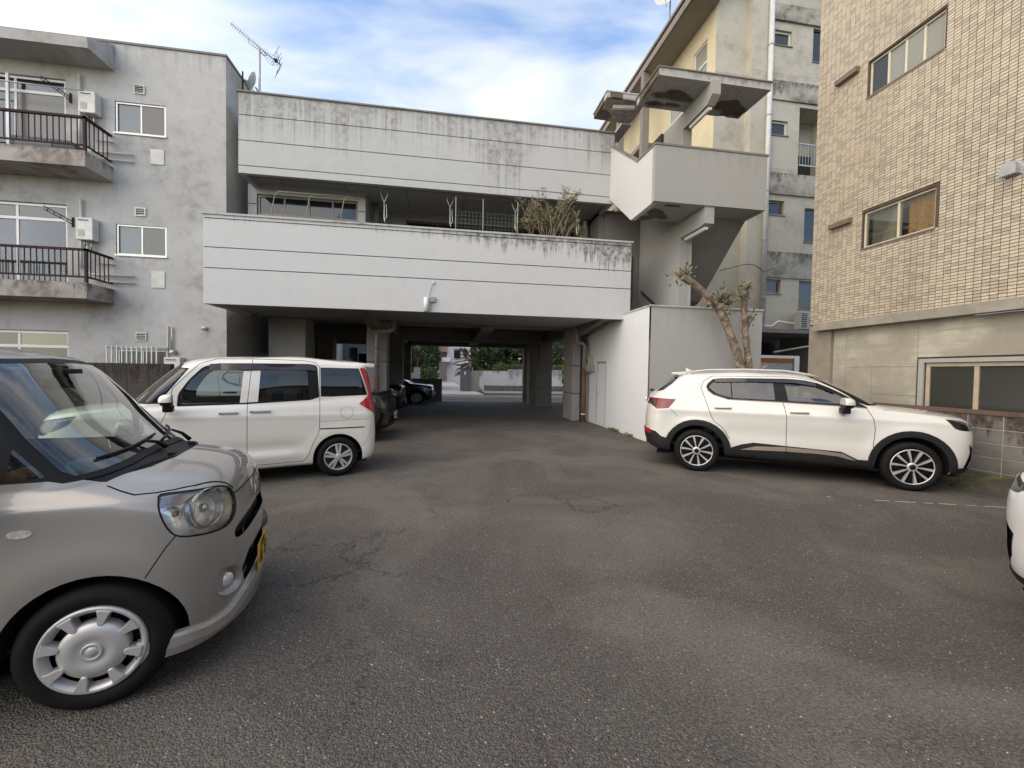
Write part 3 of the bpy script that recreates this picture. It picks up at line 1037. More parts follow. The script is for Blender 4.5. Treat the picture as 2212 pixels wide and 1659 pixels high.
# small windows
for (z0, z1) in ((7.26, 8.01), (4.29, 5.03), (1.16, 1.94)):
    window(A, WY, 'y', -1, -8.08, -6.98, z0, z1, 2, M_frame_al, [G_frost, G_mesh], fw=.035, back=.07, sill=M_frame_al, room=.02)
# window guard on the ground floor
for z in (1.985, 1.25):
    MB().tube([(-8.28, 11.70, z), (-6.9, 11.70, z)], .014, 8).build('guard_rail', M_frame_al, A)
for i in range(11):
    x = -8.23 + i * .109
    MB().tube([(x, 11.68, 1.1), (x, 11.68, 2.03)], .016, 8).build('guard_bar', M_frame_w, A)
# louvre vents
for (z0, z1) in ((8.255, 8.435), (5.275, 5.445), (2.19, 2.362)):
    v = bpy.data.objects.new('wall_vent', None)
    col.objects.link(v)
    v.parent = A
    v.location = Vector((-7.54, WY, z0)) - A.location
    m = MB()
    m.box(-7.655, -7.64, 11.77, 11.799, z0, z1)
    m.box(-7.44, -7.425, 11.77, 11.799, z0, z1)
    m.box(-7.655, -7.425, 11.77, 11.799, z0 - .015, z0 - .001)
    m.box(-7.655, -7.425, 11.77, 11.799, z1 + .001, z1 + .015)
    m.build('frame', M_frame_al, v)
    box('dark_gap', M_black, v, -7.639, -7.441, 11.79, 11.797, z0, z1)
    for i in range(4):
        z = z0 + .022 + i * .044
        m = MB()
        m.prism([(11.789, z + .02), (11.772, z), (11.772, z - .006), (11.789, z + .012)], 0, -7.639, -7.441)
        m.build('slat', M_frame_al, v)
# blanking panels
for (z0, z1) in ((6.56, 6.925), (3.505, 3.92)):
    box('wall_panel', plain('cream_panel', (0.60, 0.585, 0.53), 0.7), A, -7.31, -7.01, 11.782, 11.799, z0, z1)
# conduits
for z in (5.95, 2.98):
    MB().tube([(-8.66, 11.74, z + 1.7), (-8.66, 11.74, z + .85), (-8.58, 11.74, z + .78), (-7.65, 11.74, z + .78)], .022, 8).build('conduit', M_frame_w, A)
    MB().tube([(-8.55, 11.75, z + .63), (-7.65, 11.75, z + .60)], .018, 8).build('conduit', M_frame_al, A)
    MB().tube([(-8.80, 11.75, z + .9), (-8.80, 11.75, z + 2.58)], .026, 8).build('conduit', M_frame_w, A)
    MB().tube([(-8.50, 11.75, z + 1.55), (-8.50, 11.75, z + 1.05), (-8.08, 11.75, z + 1.03)], .016, 8).build('conduit', M_greyp, A)
MB().tube([(-6.92, 11.76, 1.5), (-6.92, 11.76, 2.55), (-6.84, 11.76, 2.53), (-6.84, 11.76, 1.9)], .016, 8).build('conduit', M_frame_al, A)
MB().tube([(-6.09, 11.80, 2.53), (-6.09, 11.72, 2.53), (-6.09, 11.70, 2.49)], .05, 12).build('vent_cap', M_frame_w, A)

def heater(label, x0, x1, y1, z0, z1):
    t = thing('water_heater', label, 'water heater', ((x0 + x1) / 2, y1, z0), group='wall-hung water heaters')
    mc = plain('cream_enamel', (0.60, 0.585, 0.53), 0.4)
    box('case', mc, t, x0, x1, y1 - .20, y1, z0, z1, e=.012)
    box('exhaust_slot', M_black, t, x0 + .05, x1 - .09, y1 - .206, y1 - .201, z1 - .075, z1 - .055)
    box('notice_label', plain('pale_notice', (0.40, 0.39, 0.35), 0.6), t, x0 + .05, x0 + .19, y1 - .205, y1 - .201, z0 + .08, z0 + .24)
    MB().tube([(x0 + .12, y1 - .1, z0), (x0 + .12, y1 - .1, z0 - .12)], .014, 8).build('pipe', M_steel, t)
    MB().tube([(x0 + .26, y1 - .1, z0), (x0 + .26, y1 - .1, z0 - .22)], .014, 8).build('pipe', M_steel, t)
heater('cream wall-hung water heater on the top balcony of the apartment block', -8.72, -8.36, 11.79, 7.56, 8.07)
heater('cream wall-hung water heater on the middle balcony of the apartment block', -8.80, -8.44, 11.79, 4.55, 5.08)
heater('cream water heater under the barred ground-floor window at the white van roof', -6.93, -6.56, 11.79, 1.25, 1.77)
t = thing('gas_meter', 'small grey meter on the wall above the ground-floor water heater', 'meter', (-6.80, 11.75, 1.82))
MB().lathe([(0, -.06), (.06, -.06), (.065, -.02), (.065, .05), (0, .05)], 16, 'y', (-6.80, 11.73, 1.90)).build('case', M_steel, t)

def clothes_bracket(label, x, y, z):
    t = thing('clothes_pole_bracket', label, 'bracket', (x, y, z), group='laundry pole brackets')
    box('plate', M_black, t, x - .02, x + .02, y - .02, y, z - .13, z + .10)
    for dz in (.0, -.07):
        MB().tube([(x, y - .02, z + dz), (x - .28, y - .42, z + dz + .20)], .010, 6).build('arm', M_black, t)
    for i in range(4):
        s = .2 + i * .22
        MB().tube([(x - .28 * s, y - .02 - .4 * s, z + .2 * s), (x - .28 * s, y - .02 - .4 * s, z - .07 + .2 * s)], .008, 6).build('rung', M_black, t)
clothes_bracket('dark ladder-like laundry bracket above the top balcony', -9.02, 11.798, 7.98)
clothes_bracket('dark ladder-like laundry bracket above the middle balcony', -9.0, 11.798, 5.02)
t = thing('laundry_pole', 'thin grey laundry pole hanging across the top balcony', 'pole', (-9.8, 11.5, 8.0))
MB().tube([(-11.6, 11.45, 8.06), (-8.5, 11.45, 7.98)], .014, 8).build('pole', M_steel, t)
t = thing('outdoor_unit_cover', 'low black box lying on the top balcony floor behind the railing', 'box', (-8.9, 11.4, 6.4))
m = MB()
m.prism([(-9.75, 6.401), (-8.42, 6.401), (-8.58, 6.68), (-9.75, 6.70)], 1, 11.2, 11.55)
m.build('case', plain('black_case', (0.02, 0.022, 0.028), 0.4), t)
box('grille', plain('slate_grille', (0.10, 0.12, 0.13), 0.4), t, -9.66, -8.95, 11.19, 11.199, 6.45, 6.64)

# picket gate and small lamp in the gap between the two houses
t = thing('gap_gate', 'low dark picket gate in the gap beside the apartment block', 'gate', (-5.3, 13.4, 0))
for i in range(18):
    x = -6.1 + i * .095 if False else -5.58 + i * .05
    box('picket', M_conc_dk, t, x, x + .025, 13.42, 13.44, .3, 1.98)
for z in (.45, 1.85):
    box('rail', M_conc_dk, t, -5.59, -4.7, 13.441, 13.47, z, z + .05)

# ------------------------------------------------------------------ low dark block wall on the left
def block_wall(name, label, x0, x1, y0, y1, rows, mat_b, mat_j, cap=None, bl=.39, bh=.19, gap=.01, zb=0.0, along='x', group=None, e=.004):
    t = thing(name, label, 'wall', ((x0 + x1) / 2, (y0 + y1) / 2, 0), group=group)
    a0, a1 = (x0, x1) if along == 'x' else (y0, y1)
    m = MB()
    m.box(x0 + .006, x1 - .006, y0 + .006, y1 - .006, zb, zb + rows * (bh + gap) - gap - .004)
    m.build('mortar', mat_j, t)
    for r in range(rows):
        z = zb + r * (bh + gap)
        s = a0
        while s < a1 - .02:
            q = min(s + bl, a1)
            if along == 'x':
                box('block', mat_b, t, s, q, y0, y1, z, z + bh, e=e)
            else:
                box('block', mat_b, t, x0, x1, s, q, z, z + bh, e=e)
            s = q + gap
    if cap:
        zc = zb + rows * (bh + gap)
        box('cap', cap, t, x0 - .01, x1 + .01, y0 - .01, y1 + .01, zc - .008, zc + .05)
    return t
M_blk_dk = plaster('stained_shaded_block', (0.075, 0.062, 0.052), grime=(0.02, 0.014, 0.012), patch=0.9, tops=(1.6,), length=.9, streak=.9, bump=0.6, var=0.35)  # stained blocks; the shade on this wall is put into the dark base colour
M_blk = plaster('stained_block', (0.22, 0.208, 0.186), grime=(0.05, 0.032, 0.025), grime2=(0.085, 0.075, 0.065), patch=0.95, tops=(1.10,), length=.75, streak=1.0, sscale=9.0, bump=0.6, var=0.3, pr=(.15, .30), sparse=(.28, .62))
M_mortar = plain('pale_mortar', (0.40, 0.38, 0.35), 0.9, var=0.2)
block_wall('boundary_wall', 'dark stained block wall behind the white van, left side of the lot', -12.0, -5.6, 9.6, 9.72, 8, M_blk_dk, M_groove)
block_wall('boundary_wall', 'stained concrete block wall in front of the white suv nose', 7.60, 7.72, 2.2, 7.0, 5, M_blk, M_mortar, cap=plaster('brown_cap', (0.13, 0.085, 0.065), grime=(0.03, 0.015, 0.012), patch=.9, bump=.5), along='y', zb=.05)

# mossy strip at the foot of that wall
M_moss = NT('mossy_soil')
_p = M_moss.pos()
_f = M_moss.ramp(M_moss.noise(_p, 3.0, 6, .7, .5), .45, .6)
_c = M_moss.mix(_f, (0.055, 0.047, 0.036), (0.10, 0.125, 0.028))
M_moss = M_moss.done(M_moss.bsdf(Base_Color=_c, Roughness=.95, Normal=M_moss.bump(M_moss.noise(_p, 40, 5, .7), .9, .02)))
m = MB()
rr = random.Random(2)
prev = None
for i in range(41):
    y = 2.2 + i * .12
    w = .42 + .10 * math.sin(i * .7) + rr.uniform(-.04, .04)
    ring = [(7.599, y, .22 + rr.uniform(-.02, .02)), (7.599 - w * .3, y, .16 + rr.uniform(-.02, .02)), (7.599 - w * .65, y, .06 + rr.uniform(-.01, .02)), (7.599 - w, y, .002)]
    if prev:
        for k in range(3):
            m.face((prev[k], prev[k + 1], ring[k + 1], ring[k])[::-1], True)
    prev = ring
tag(m.build('moss_bank', M_moss), 'mossy soil banked along the foot of the right block wall', 'soil', kind='stuff')

# ------------------------------------------------------------------ tiled building on the right
T = thing('tiled_building', 'tall beige tiled building over a board-marked concrete base', 'building', (8.4, 6, 0))
XT = 8.0
M_grout = plain('dark_grout', (0.085, 0.060, 0.045), 0.9, var=0.2)
def tile_mat(name, c):
    k = NT(name)
    p = k.pos()
    f = k.noise(p, 55, 3, .6)
    g = k.noise(p, .9, 5, .6)
    cc = k.mix(k.ramp(f, .3, .75), tuple(x * .84 for x in c), tuple(min(1, x * 1.08) for x in c))
    cc = k.mix(k.math('MULTIPLY', k.ramp(g, .46, .72), .30), cc, (0.24, 0.18, 0.13))
    st = k.noise(k.mapped(p, scale=(1, 4.5, .22)), 1.0, 5, .65)
    cc = k.mix(k.math('MULTIPLY', k.ramp(st, .52, .74), .30), cc, (0.17, 0.14, 0.11))
    return k.done(k.bsdf(Base_Color=cc, Roughness=.5, Normal=k.bump(f, .2, .003)))
TM = [tile_mat('tile_cream', (0.56, 0.49, 0.375)), tile_mat('tile_sand', (0.53, 0.46, 0.35)), tile_mat('tile_tan', (0.45, 0.385, 0.295)), tile_mat('tile_fawn', (0.42, 0.355, 0.272))]
Y_A, Y_B = 2.9, 8.16
win_holes = [(5.79, 7.04, 6.965, 7.62), (5.82, 7.045, 4.06, 4.75)]
m = MB()
wall_face(m, XT, 'x', -3.0, Y_B, 2.66, 11.5, [(*h, .10) for h in win_holes], -1, .1)
m.face(((XT, Y_B, 2.66), (12.5, Y_B, 2.66), (12.5, Y_B, 11.5), (XT, Y_B, 11.5))[::-1])
m.build('tile_backing', M_grout, T)
# the tiles: 300 nearest the camera are parts, the rest one joined part
TW, TH, PW, PH = .0915, .0405, .1, .05
tiles = []
rr = random.Random(11)
nz = int((11.4 - 2.70) / PH)
ny = int((Y_B - Y_A) / PW)
for j in range(nz):
    for i in range(ny):
        y1 = Y_B - .004 - i * PW
        z0 = 2.704 + j * PH
        y0 = y1 - TW
        z1 = z0 + TH
        if any(y1 > h[0] - .005 and y0 < h[1] + .005 and z1 > h[2] - .005 and z0 < h[3] + .005 for h in win_holes):
            continue
        r = rr.random()
        mi = 0 if r < .42 else 1 if r < .62 else 2 if r < .88 else 3
        d = math.sqrt(XT ** 2 + (y0) ** 2 + (z0 - 1.53) ** 2)
        # only what the frame shows
        inside = y0 > 4.66 + max(0.0, (z0 - 4.5) * .03)
        tiles.append((0 if inside else 1, d, y0, y1, z0, z1, mi))
tiles.sort()
tile_me = []
for mi in range(4):
    q = MB()
    q.box(-.009, 0, 0, TW, 0, TH)
    tile_me.append(q.mesh('tile', TM[mi]))
rest = MB()
for k, (ins, d, y0, y1, z0, z1, mi) in enumerate(tiles):
    pr = rr.uniform(0, .0025)
    if k < 300:
        o = link('tile', tile_me[mi], T)
        o.location = Vector((XT - pr, y0, z0)) - T.location
    else:
        rest.mi = mi
        x0, x1 = XT - .009 - pr, XT - .0005
        rest.face(((x0, y1, z0), (x0, y0, z0), (x0, y0, z1), (x0, y1, z1)))
        rest.face(((x1, y0, z1), (x1, y1, z1), (x0, y1, z1), (x0, y0, z1)))
        rest.face(((x1, y0, z0), (x0, y0, z0), (x0, y1, z0), (x1, y1, z0)))
        rest.face(((x1, y0, z0), (x1, y0, z1), (x0, y0, z1), (x0, y0, z0)))
        rest.face(((x1, y1, z0), (x0, y1, z0), (x0, y1, z1), (x1, y1, z1)))
tag(rest.build('tile_field', TM, T), kind='stuff')
M_tframe = plain('cream_sash', (0.60, 0.55, 0.43), 0.45, .1)
window(T, XT, 'x', -1, *win_holes[0], 4, M_tframe, [G_frost_w, G_frost_w, G_frost_w, G_room], fw=.035, back=.09, room=.4)
window(T, XT, 'x', -1, *win_holes[1], 2, M_tframe, [glass('pale_blind_glass', (0.9, 0.9, 0.85), .97), glass('pale_blind_glass', (0.9, 0.9, 0.85), .97)], fw=.035, back=.09, room=.45,
       curtain=(M_curtain_y, (5.86, 6.36)))
box('blind', plain('white_blind', (0.50, 0.50, 0.46), .8), T, XT + .17, XT + .18, 6.47, 7.0, 4.12, 4.72)
box('window_sill', M_bronze, T, XT - .03, XT + .02, 5.78, 7.06, 6.93, 6.962)
box('window_sill', M_bronze, T, XT - .03, XT + .02, 5.81, 7.06, 4.025, 4.057)
for (ya, yb, z) in ((7.22, 7.68, 7.56), (7.25, 7.70, 4.62)):
    m = MB()
    m.prism([(XT - .010, z + .13), (XT - .11, z + .11), (XT - .11, z + .02), (XT - .010, z + .02)], 1, ya, yb)
    m.build('vent_hood', plain('brown_vent', (0.16, 0.115, 0.09), .5), T)
m = MB()
hood = [(4.77, 4.47), (4.95, 4.47)] + [(4.86 + .09 * math.cos(R(a)), 4.57 + .09 * math.sin(R(a))) for a in range(0, 181, 20)]
m.prism(hood, 0, XT - .12, XT - .012)
m.build('vent_hood', M_steel, T)
m = MB()
m.prism([(4.75, 4.45), (4.97, 4.45)] + [(4.86 + .11 * math.cos(R(a)), 4.57 + .11 * math.sin(R(a))) for a in range(0, 181, 20)], 0, XT - .0115, XT - .009)
m.build('vent_flange', M_steel, T)
# ledge and concrete base
M_ledge = plaster('stained_ledge', (0.30, 0.275, 0.23), grime=(0.075, 0.06, 0.048), patch=.95, bump=.5, var=.3)
box('ledge', M_ledge, T, XT - .16, XT + .05, -3.0, 7.93, 2.535, 2.695)
M_board = NT('board_marked_concrete')
_p = M_board.pos()
_q = M_board.mapped(_p, scale=(1, .5, 9))
_s = M_board.noise(_q, 1.6, 6, .65, .6)
_b = M_board.noise(_p, 1.1, 5, .6, .4)
_c = M_board.mix(M_board.ramp(_b, .32, .70), (0.36, 0.335, 0.275), (0.50, 0.475, 0.395))
_c = M_board.mix(M_board.math('MULTIPLY', M_board.ramp(_s, .52, .74), .55), _c, (0.27, 0.24, 0.185))
_c = M_board.mix(M_board.math('MULTIPLY', M_board.ramp(M_board.math('MULTIPLY', _s, _b), .26, .36, (1, 1, 1), (0, 0, 0)), .35), _c, (0.15, 0.125, 0.095))
M_board = M_board.done(M_board.bsdf(Base_Color=_c, Roughness=.85, Normal=M_board.bump(_s, .35, .006)))
M_colr = plaster('weathered_pier', (0.29, 0.25, 0.20), grime=(0.10, 0.08, 0.065), patch=.8, bump=.4, var=.25)
box('corner_pier', M_colr, T, XT - .02, XT + .6, 7.62, 8.16, 0, 2.658)
PB = XT + .045
m = MB()
wall_face(m, PB + .012, 'x', -3.0, 7.62, 0, 2.534, [(3.3, 5.905, .9, 1.815, .12)], -1, .12)
m.build('base_backing', M_groove, T)
panels = [(7.33, 7.615, 0, 2.53), (6.03, 7.325, 1.755, 2.53), (6.80, 7.325, 0, 1.75), (6.03, 6.795, 1.24, 1.75), (6.03, 6.795, 0, 1.235), (4.5, 6.025, 1.91, 2.53), (2.0, 4.495, 1.91, 2.53), (-3, 1.995, 0, 2.53)]
for (ya, yb, za, zb) in panels:
    box('concrete_panel', M_board, T, PB, PB + .011, ya, yb, za, zb)
for (y, z) in ((6.9, 2.38), (7.2, 2.2), (6.85, 1.9), (7.2, 1.9), (6.55, 1.62), (6.9, 1.68), (6.15, 1.12), (5.2, 2.25), (6.5, 2.3), (7.25, 1.66)):
    m = MB()
    m.lathe([(.018, -.001), (.014, .004), (0, .006)], 12, 'x', (PB - .001, y, z))
    m.build('tie_hole', M_groove, T)
M_wfr = plaster('window_surround', (0.36, 0.355, 0.33), grime=(.2, .2, .19), patch=.5, bump=.3)
m = MB()
m.box(PB - .03, PB, 5.905, 5.985, .9, 1.88)
m.box(PB - .03, PB, 3.3, 5.904, 1.816, 1.88)
m.build('window_surround', M_wfr, T)
window(T, PB, 'x', -1, 3.3, 5.90, .91, 1.81, 4, plain('beige_sash', (0.44, 0.36, 0.27), .5), [glass('wired_glass', frost=(0.045, 0.047, 0.040), rough=.2)], fw=.06, back=.07, room=.01)

# ------------------------------------------------------------------ cream apartment tower behind the stairs
B = thing('cream_tower', 'stained cream apartment tower with small windows behind the stair tower', 'building', (10.5, 13.5, 0))
M_cream = plaster('cream_render', (0.56, 0.49, 0.33), grime=(0.22, 0.20, 0.155), patch=.35, bump=.3, var=.1)
M_cream2 = plaster('grey_cream_render', (0.46, 0.435, 0.365), grime=(0.15, 0.14, 0.12), patch=.5, pr=(.22, .42), tops=(12.2, 8.9), length=1.6, streak=.35, sscale=3, bump=.3, var=.12)
M_band = plaster('blackened_band', (0.42, 0.40, 0.35), grime=(0.055, 0.05, 0.045), grime2=(0.10, 0.095, 0.085), patch=.95, tops=(11.9, 8.8, 6.0), length=.9, streak=.85, sscale=5, bump=.5, var=.3, pr=(.18, .34))
ZT = 15.0
m = MB()
wall_face(m, 9.17, 'x', 13.6, 24.0, 0, ZT, [(14.1, 14.95, 12.2, 13.7, .1), (15.6, 16.7, 12.0, 13.6, .1), (14.15, 14.95, 8.3, 9.75, .1)], -1, .1)
m.build('left_wall', M_cream, B)
for h in ((14.1, 14.95, 12.2, 13.7), (15.6, 16.7, 12.0, 13.6), (14.15, 14.95, 8.3, 9.75)):
    window(B, 9.17, 'x', -1, *h, 1, M_frame_w, [G_frost_w], fw=.06, transom=(h[2] + h[3]) / 2 if h[2] != 12.0 else None, back=.09, room=.02)
box('front_wall', M_cream2, B, 9.171, 10.36, 13.6, 13.9, 0, ZT)
holes = [(11.20, 11.87, 13.14, 13.66, .14), (11.16, 11.83, 10.05, 10.55, .14), (11.13, 11.80, 7.27, 7.77, .14), (11.09, 11.76, 4.50, 5.0, .14), (12.28, 13.6, 8.72, 11.1, .9), (12.72, 13.4, 12.75, 13.9, .1), (12.62, 13.3, 6.4, 7.6, .1), (12.5, 13.3, 4.0, 5.0, .1), (10.7, 14.0, 0.0, 3.1, 2.5)]
m = MB()
wall_face(m, 13.28, 'y', 10.35, 15.0, 0, ZT, holes, -1, .14)
m.face(((10.35, 13.28, 0), (10.35, 13.28, ZT), (10.35, 13.6, ZT), (10.35, 13.6, 0)))
m.build('bay_wall', M_cream2, B)
for h in holes[:4]:
    window(B, 13.28, 'y', -1, *h[:4], 1, M_frame_w if h[2] > 9 else M_bronze, [G_dark], fw=.06, back=.13, room=.02, sill=M_bronze)
for h in holes[5:8]:
    window(B, 13.28, 'y', -1, *h[:4], 1, M_wood, [G_room], fw=.05, back=.09, room=.02, sill=M_bronze)
for (z0, z1, ov) in ((11.24, 11.90, .06), (7.98, 8.72, .06), (5.06, 5.97, .05), (13.95, 14.5, .08)):
    box('storey_band', M_band, B, 10.97, 15.0, 13.28 - ov, 13.279, z0, z1)
box('carport_back', M_cloth, B, 10.36, 15.0, 15.9, 16.0, 0, 3.2)
box('loggia_back', M_cream2, B, 12.2, 14.0, 14.2, 14.3, 8.7, 11.2)
rl = bpy.data.objects.new('railing', None)
col.objects.link(rl)
rl.parent = B
rl.location = Vector((12.9, 13.3, 8.75)) - B.location
for z in (9.80, 9.05):
    box('rail', M_steel, rl, 12.29, 13.59, 13.24, 13.275, z, z + .04)
for i in range(11):
    box('bar', M_steel, rl, 12.32 + i * .115, 12.335 + i * .115, 13.25, 13.265, 9.095, 9.795)
box('loggia_sash', M_frame_al, B, 12.3, 13.6, 14.15, 14.199, 9.9, 10.0)
box('loggia_door', M_cloth, B, 12.3, 13.6, 14.12, 14.149, 8.75, 9.9)
# eaves over the left wall
box('eave', plaster('eave_soffit', (0.30, 0.27, 0.21), patch=.4, grime=(.12, .1, .08)), B, 8.25, 9.169, 13.3, 24.0, 14.45, 14.6)
box('eave_gutter', M_coping, B, 8.15, 8.249, 13.25, 24.0, 14.42, 14.68)
box('roof_slab', M_coping, B, 8.25, 15.0, 13.2, 24.0, ZT + .01, ZT + .12)
box('eave_upper', M_cream, B, 8.9, 9.168, 13.35, 24.0, 14.61, ZT)
# balcony frames further back on the left wall
for z in (5.6, 8.5, 11.4):
    box('side_slab', M_conc_dk, B, 8.2, 9.168, 17.2, 24, z, z + .18)
box('side_post', M_conc_dk, B, 8.15, 8.45, 17.0, 17.25, 5, 14.4)
box('side_post', M_conc_dk, B, 8.15, 8.45, 19.6, 19.85, 5, 14.4)
for i in range(26):
    box('side_bar', M_rusty_rail, B, 8.2, 8.22, 17.3 + i * .16, 17.32 + i * .16, 8.69, 9.75)
box('side_rail', M_rusty_rail, B, 8.19, 8.23, 17.25, 24, 9.751, 9.80)
# downpipe
MB().tube([(10.98, 13.18, 3.2), (10.98, 13.18, ZT)], .085, 14).build('downpipe', plain('pale_downpipe', (0.50, 0.50, 0.48), .5), B)
for z in (4.3, 6.3, 8.0, 10.6, 13.0):
    MB().tube([(10.98, 13.18, z), (10.98, 13.18, z + .03)], .095, 14).build('pipe_band', M_greyp, B)
MB().tube([(9.5, 13.52, 5.25), (10.3, 13.2, 5.45), (10.6, 13.15, 5.42), (10.9, 13.1, 5.2), (11.4, 13.15, 5.35)], .012, 6).build('cable', M_black, B)
MB().tube([(10.6, 13.2, 3.35), (11.3, 13.1, 3.32), (11.55, 13.1, 3.5), (12.2, 13.05, 3.42), (12.6, 13.05, 3.45)], .03, 8).build('hose', M_whitep, B)
box('lower_canopy', M_conc_dk, B, 10.5, 14.0, 12.7, 13.2, 3.05, 3.18)

# air conditioner on that ledge
t = thing('air_conditioner', 'grey outdoor air conditioner unit on the dark ledge of the cream tower', 'air conditioner', (12.55, 12.95, 3.19))
box('case', plain('ac_case', (0.36, 0.36, 0.34), .5), t, 12.15, 13.05, 12.78, 13.1, 3.21, 3.83, e=.015)
m = MB()
m.lathe([(.24, -.012), (.25, 0), (.24, .004)], 28, 'y', (12.72, 12.775, 3.52))
m.build('fan_ring', M_greyp, t)
m = MB()
m.lathe([(.0, 0), (.235, 0)], 28, 'y', (12.72, 12.777, 3.52))
m.build('fan_opening', M_black, t)
m = MB()
for k in range(9):
    m.lathe([(.03 + k * .024, -.004), (.034 + k * .024, -.004)], 28, 'y', (12.72, 12.774, 3.52))
tag(m.build('fan_grille', M_greyp, t), kind='stuff')
for i in range(8):
    box('coil_fin', M_black, t, 12.17, 12.40, 12.774, 12.779, 3.27 + i * .065, 3.30 + i * .065)
box('foot', M_black, t, 12.3, 12.36, 12.8, 13.1, 3.181, 3.209)
box('foot', M_black, t, 12.9, 12.96, 12.8, 13.1, 3.181, 3.209)

# things in the dark carport below
box_t = thing('rusty_shed_panel', 'white shed panel with a rust-stained top edge under the cream tower', 'panel', (12, 13.4, 0))
box('panel', plaster('stained_white_panel', (0.42, 0.41, 0.38), grime=(0.07, 0.06, 0.05), patch=.7), box_t, 10.9, 12.55, 13.3, 13.34, 0, 2.05)
box('rust_band', plaster('rust_band', (0.38, 0.14, 0.035), grime=(0.16, 0.04, 0.02), patch=.8), box_t, 10.88, 12.5, 13.27, 13.299, 2.051, 2.2)
box('frame', M_frame_al, box_t, 12.4, 12.6, 13.25, 13.299, 0, 2.3)
box('frame', M_frame_al, box_t, 10.88, 12.39, 13.25, 13.299, 2.201, 2.3)
t = thing('slanted_pole', 'pale pole leaning across the dark carport opening', 'pole', (12.2, 13.1, 2.3))
MB().tube([(11.4, 13.1, 2.4), (13.3, 13.1, 2.75)], .035, 8).build('pole', M_frame_al, t)
# ------------------------------------------------------------------ car bodies
def pchip(xs, ys):
    """Monotone cubic through the points; returns a function."""
    n = len(xs)
    h = [xs[i + 1] - xs[i] for i in range(n - 1)]
    d = [(ys[i + 1] - ys[i]) / h[i] for i in range(n - 1)]
    s = [0.0] * n
    if n == 2:
        s = [d[0], d[0]]
    else:
        s[0], s[-1] = d[0], d[-1]
        for i in range(1, n - 1):
            if d[i - 1] * d[i] <= 0:
                s[i] = 0.0
            else:
                w1, w2 = 2 * h[i] + h[i - 1], h[i] + 2 * h[i - 1]
                s[i] = (w1 + w2) / (w1 / d[i - 1] + w2 / d[i])
    def f(x):
        if x <= xs[0]:
            return ys[0] + s[0] * (x - xs[0])
        if x >= xs[-1]:
            return ys[-1] + s[-1] * (x - xs[-1])
        i = 0
        while x > xs[i + 1]:
            i += 1
        t = (x - xs[i]) / h[i]
        return (ys[i] * (1 + 2 * t) * (1 - t) ** 2 + s[i] * h[i] * t * (1 - t) ** 2 + ys[i + 1] * t * t * (3 - 2 * t) + s[i + 1] * h[i] * t * t * (t - 1))
    return f


FIELDS = ('xf', 'zf', 'zc', 'zm', 'zk', 'xr', 'zr', 'w', 'wf', 'wr', 'lf', 'nf', 'lr', 'nr')


def car_shell(rows, per_row=6, nq=22, ns=56, warp=None):
    """Half body (y >= 0) as a bmesh grid. rows: tuples in the order of FIELDS, sill to roof."""
    k = len(rows)
    fs = {f: pchip(list(range(k)), [r[i] for r in rows]) for i, f in enumerate(FIELDS)}
    bm = bmesh.new()
    grid = []
    ss = [i / per_row for i in range((k - 1) * per_row + 1)]
    for s in ss:
        g = {f: fs[f](s) for f in FIELDS}
        row = []
        xF, xR = g['xf'] - g['lf'], g['xr'] + g['lr']
        wF, wR, w = g['w'] * g['wf'], g['w'] * g['wr'], g['w']
        zz = pchip([0, .5, 1], [g['zc'], g['zm'], g['zk']])
        for i in range(nq):
            a = math.pi / 2 * i / nq
            c, sn = math.cos(a), math.sin(a)
            e = 2.0 / g['nf']
            row.append((xF + g['lf'] * c ** e, wF * sn ** e, g['zf'] + (g['zc'] - g['zf']) * (wF * sn ** e / max(1e-6, wF)) ** 2))
        for i in range(ns + 1):
            u = i / ns
            x = xF + (xR - xF) * u
            if u < .5:
                q = u / .5
                y = wF + (w - wF) * (q * q * (3 - 2 * q))
            else:
                q = (u - .5) / .5
                y = w + (wR - w) * (q * q * (3 - 2 * q))
            row.append((x, y, zz(u)))
        for i in range(1, nq + 1):
            a = math.pi / 2 * (1 - i / nq)
            c, sn = math.cos(a), math.sin(a)
            e = 2.0 / g['nr']
            yy = wR * abs(sn) ** e
            row.append((xR - g['lr'] * c ** e, yy, g['zr'] + (g['zk'] - g['zr']) * (yy / max(1e-6, wR)) ** 2))
        if warp:
            row = [warp(*p) for p in row]
        grid.append([bm.verts.new(p) for p in row])
    for a, b in zip(grid, grid[1:]):
        for i in range(len(a) - 1):
            bm.faces.new((a[i], b[i], b[i + 1], a[i + 1]))
    for v in bm.verts:
        if abs(v.co.y) < 1e-4:
            v.co.y = 0.0
    bmesh.ops.remove_doubles(bm, verts=bm.verts, dist=2e-4)
    bm.normal_update()
    # outward normals
    big = max(bm.faces, key=lambda f: f.calc_area() if abs(f.normal.y) > .8 else 0)
    if big.normal.y < 0:
        bmesh.ops.reverse_faces(bm, faces=bm.faces[:])
    bm.normal_update()
    for f in bm.faces:
        f.material_index = 0
        f.smooth = True
    return bm


SIDE = (Vector((1, 0, 0)), Vector((0, 0, 1)), Vector((0, 1, 0)))
FRONT = (Vector((0, 1, 0)), Vector((0, 0, 1)), Vector((1, 0, 0)))
TOP = (Vector((1, 0, 0)), Vector((0, 1, 0)), Vector((0, 0, 1)))


def oblique(deg):
    """View of the left front corner from deg degrees off the side towards the nose."""
    a = R(deg)
    return (Vector((math.cos(a), -math.sin(a), 0)), Vector((0, 0, 1)), Vector((math.sin(a), math.cos(a), 0)))


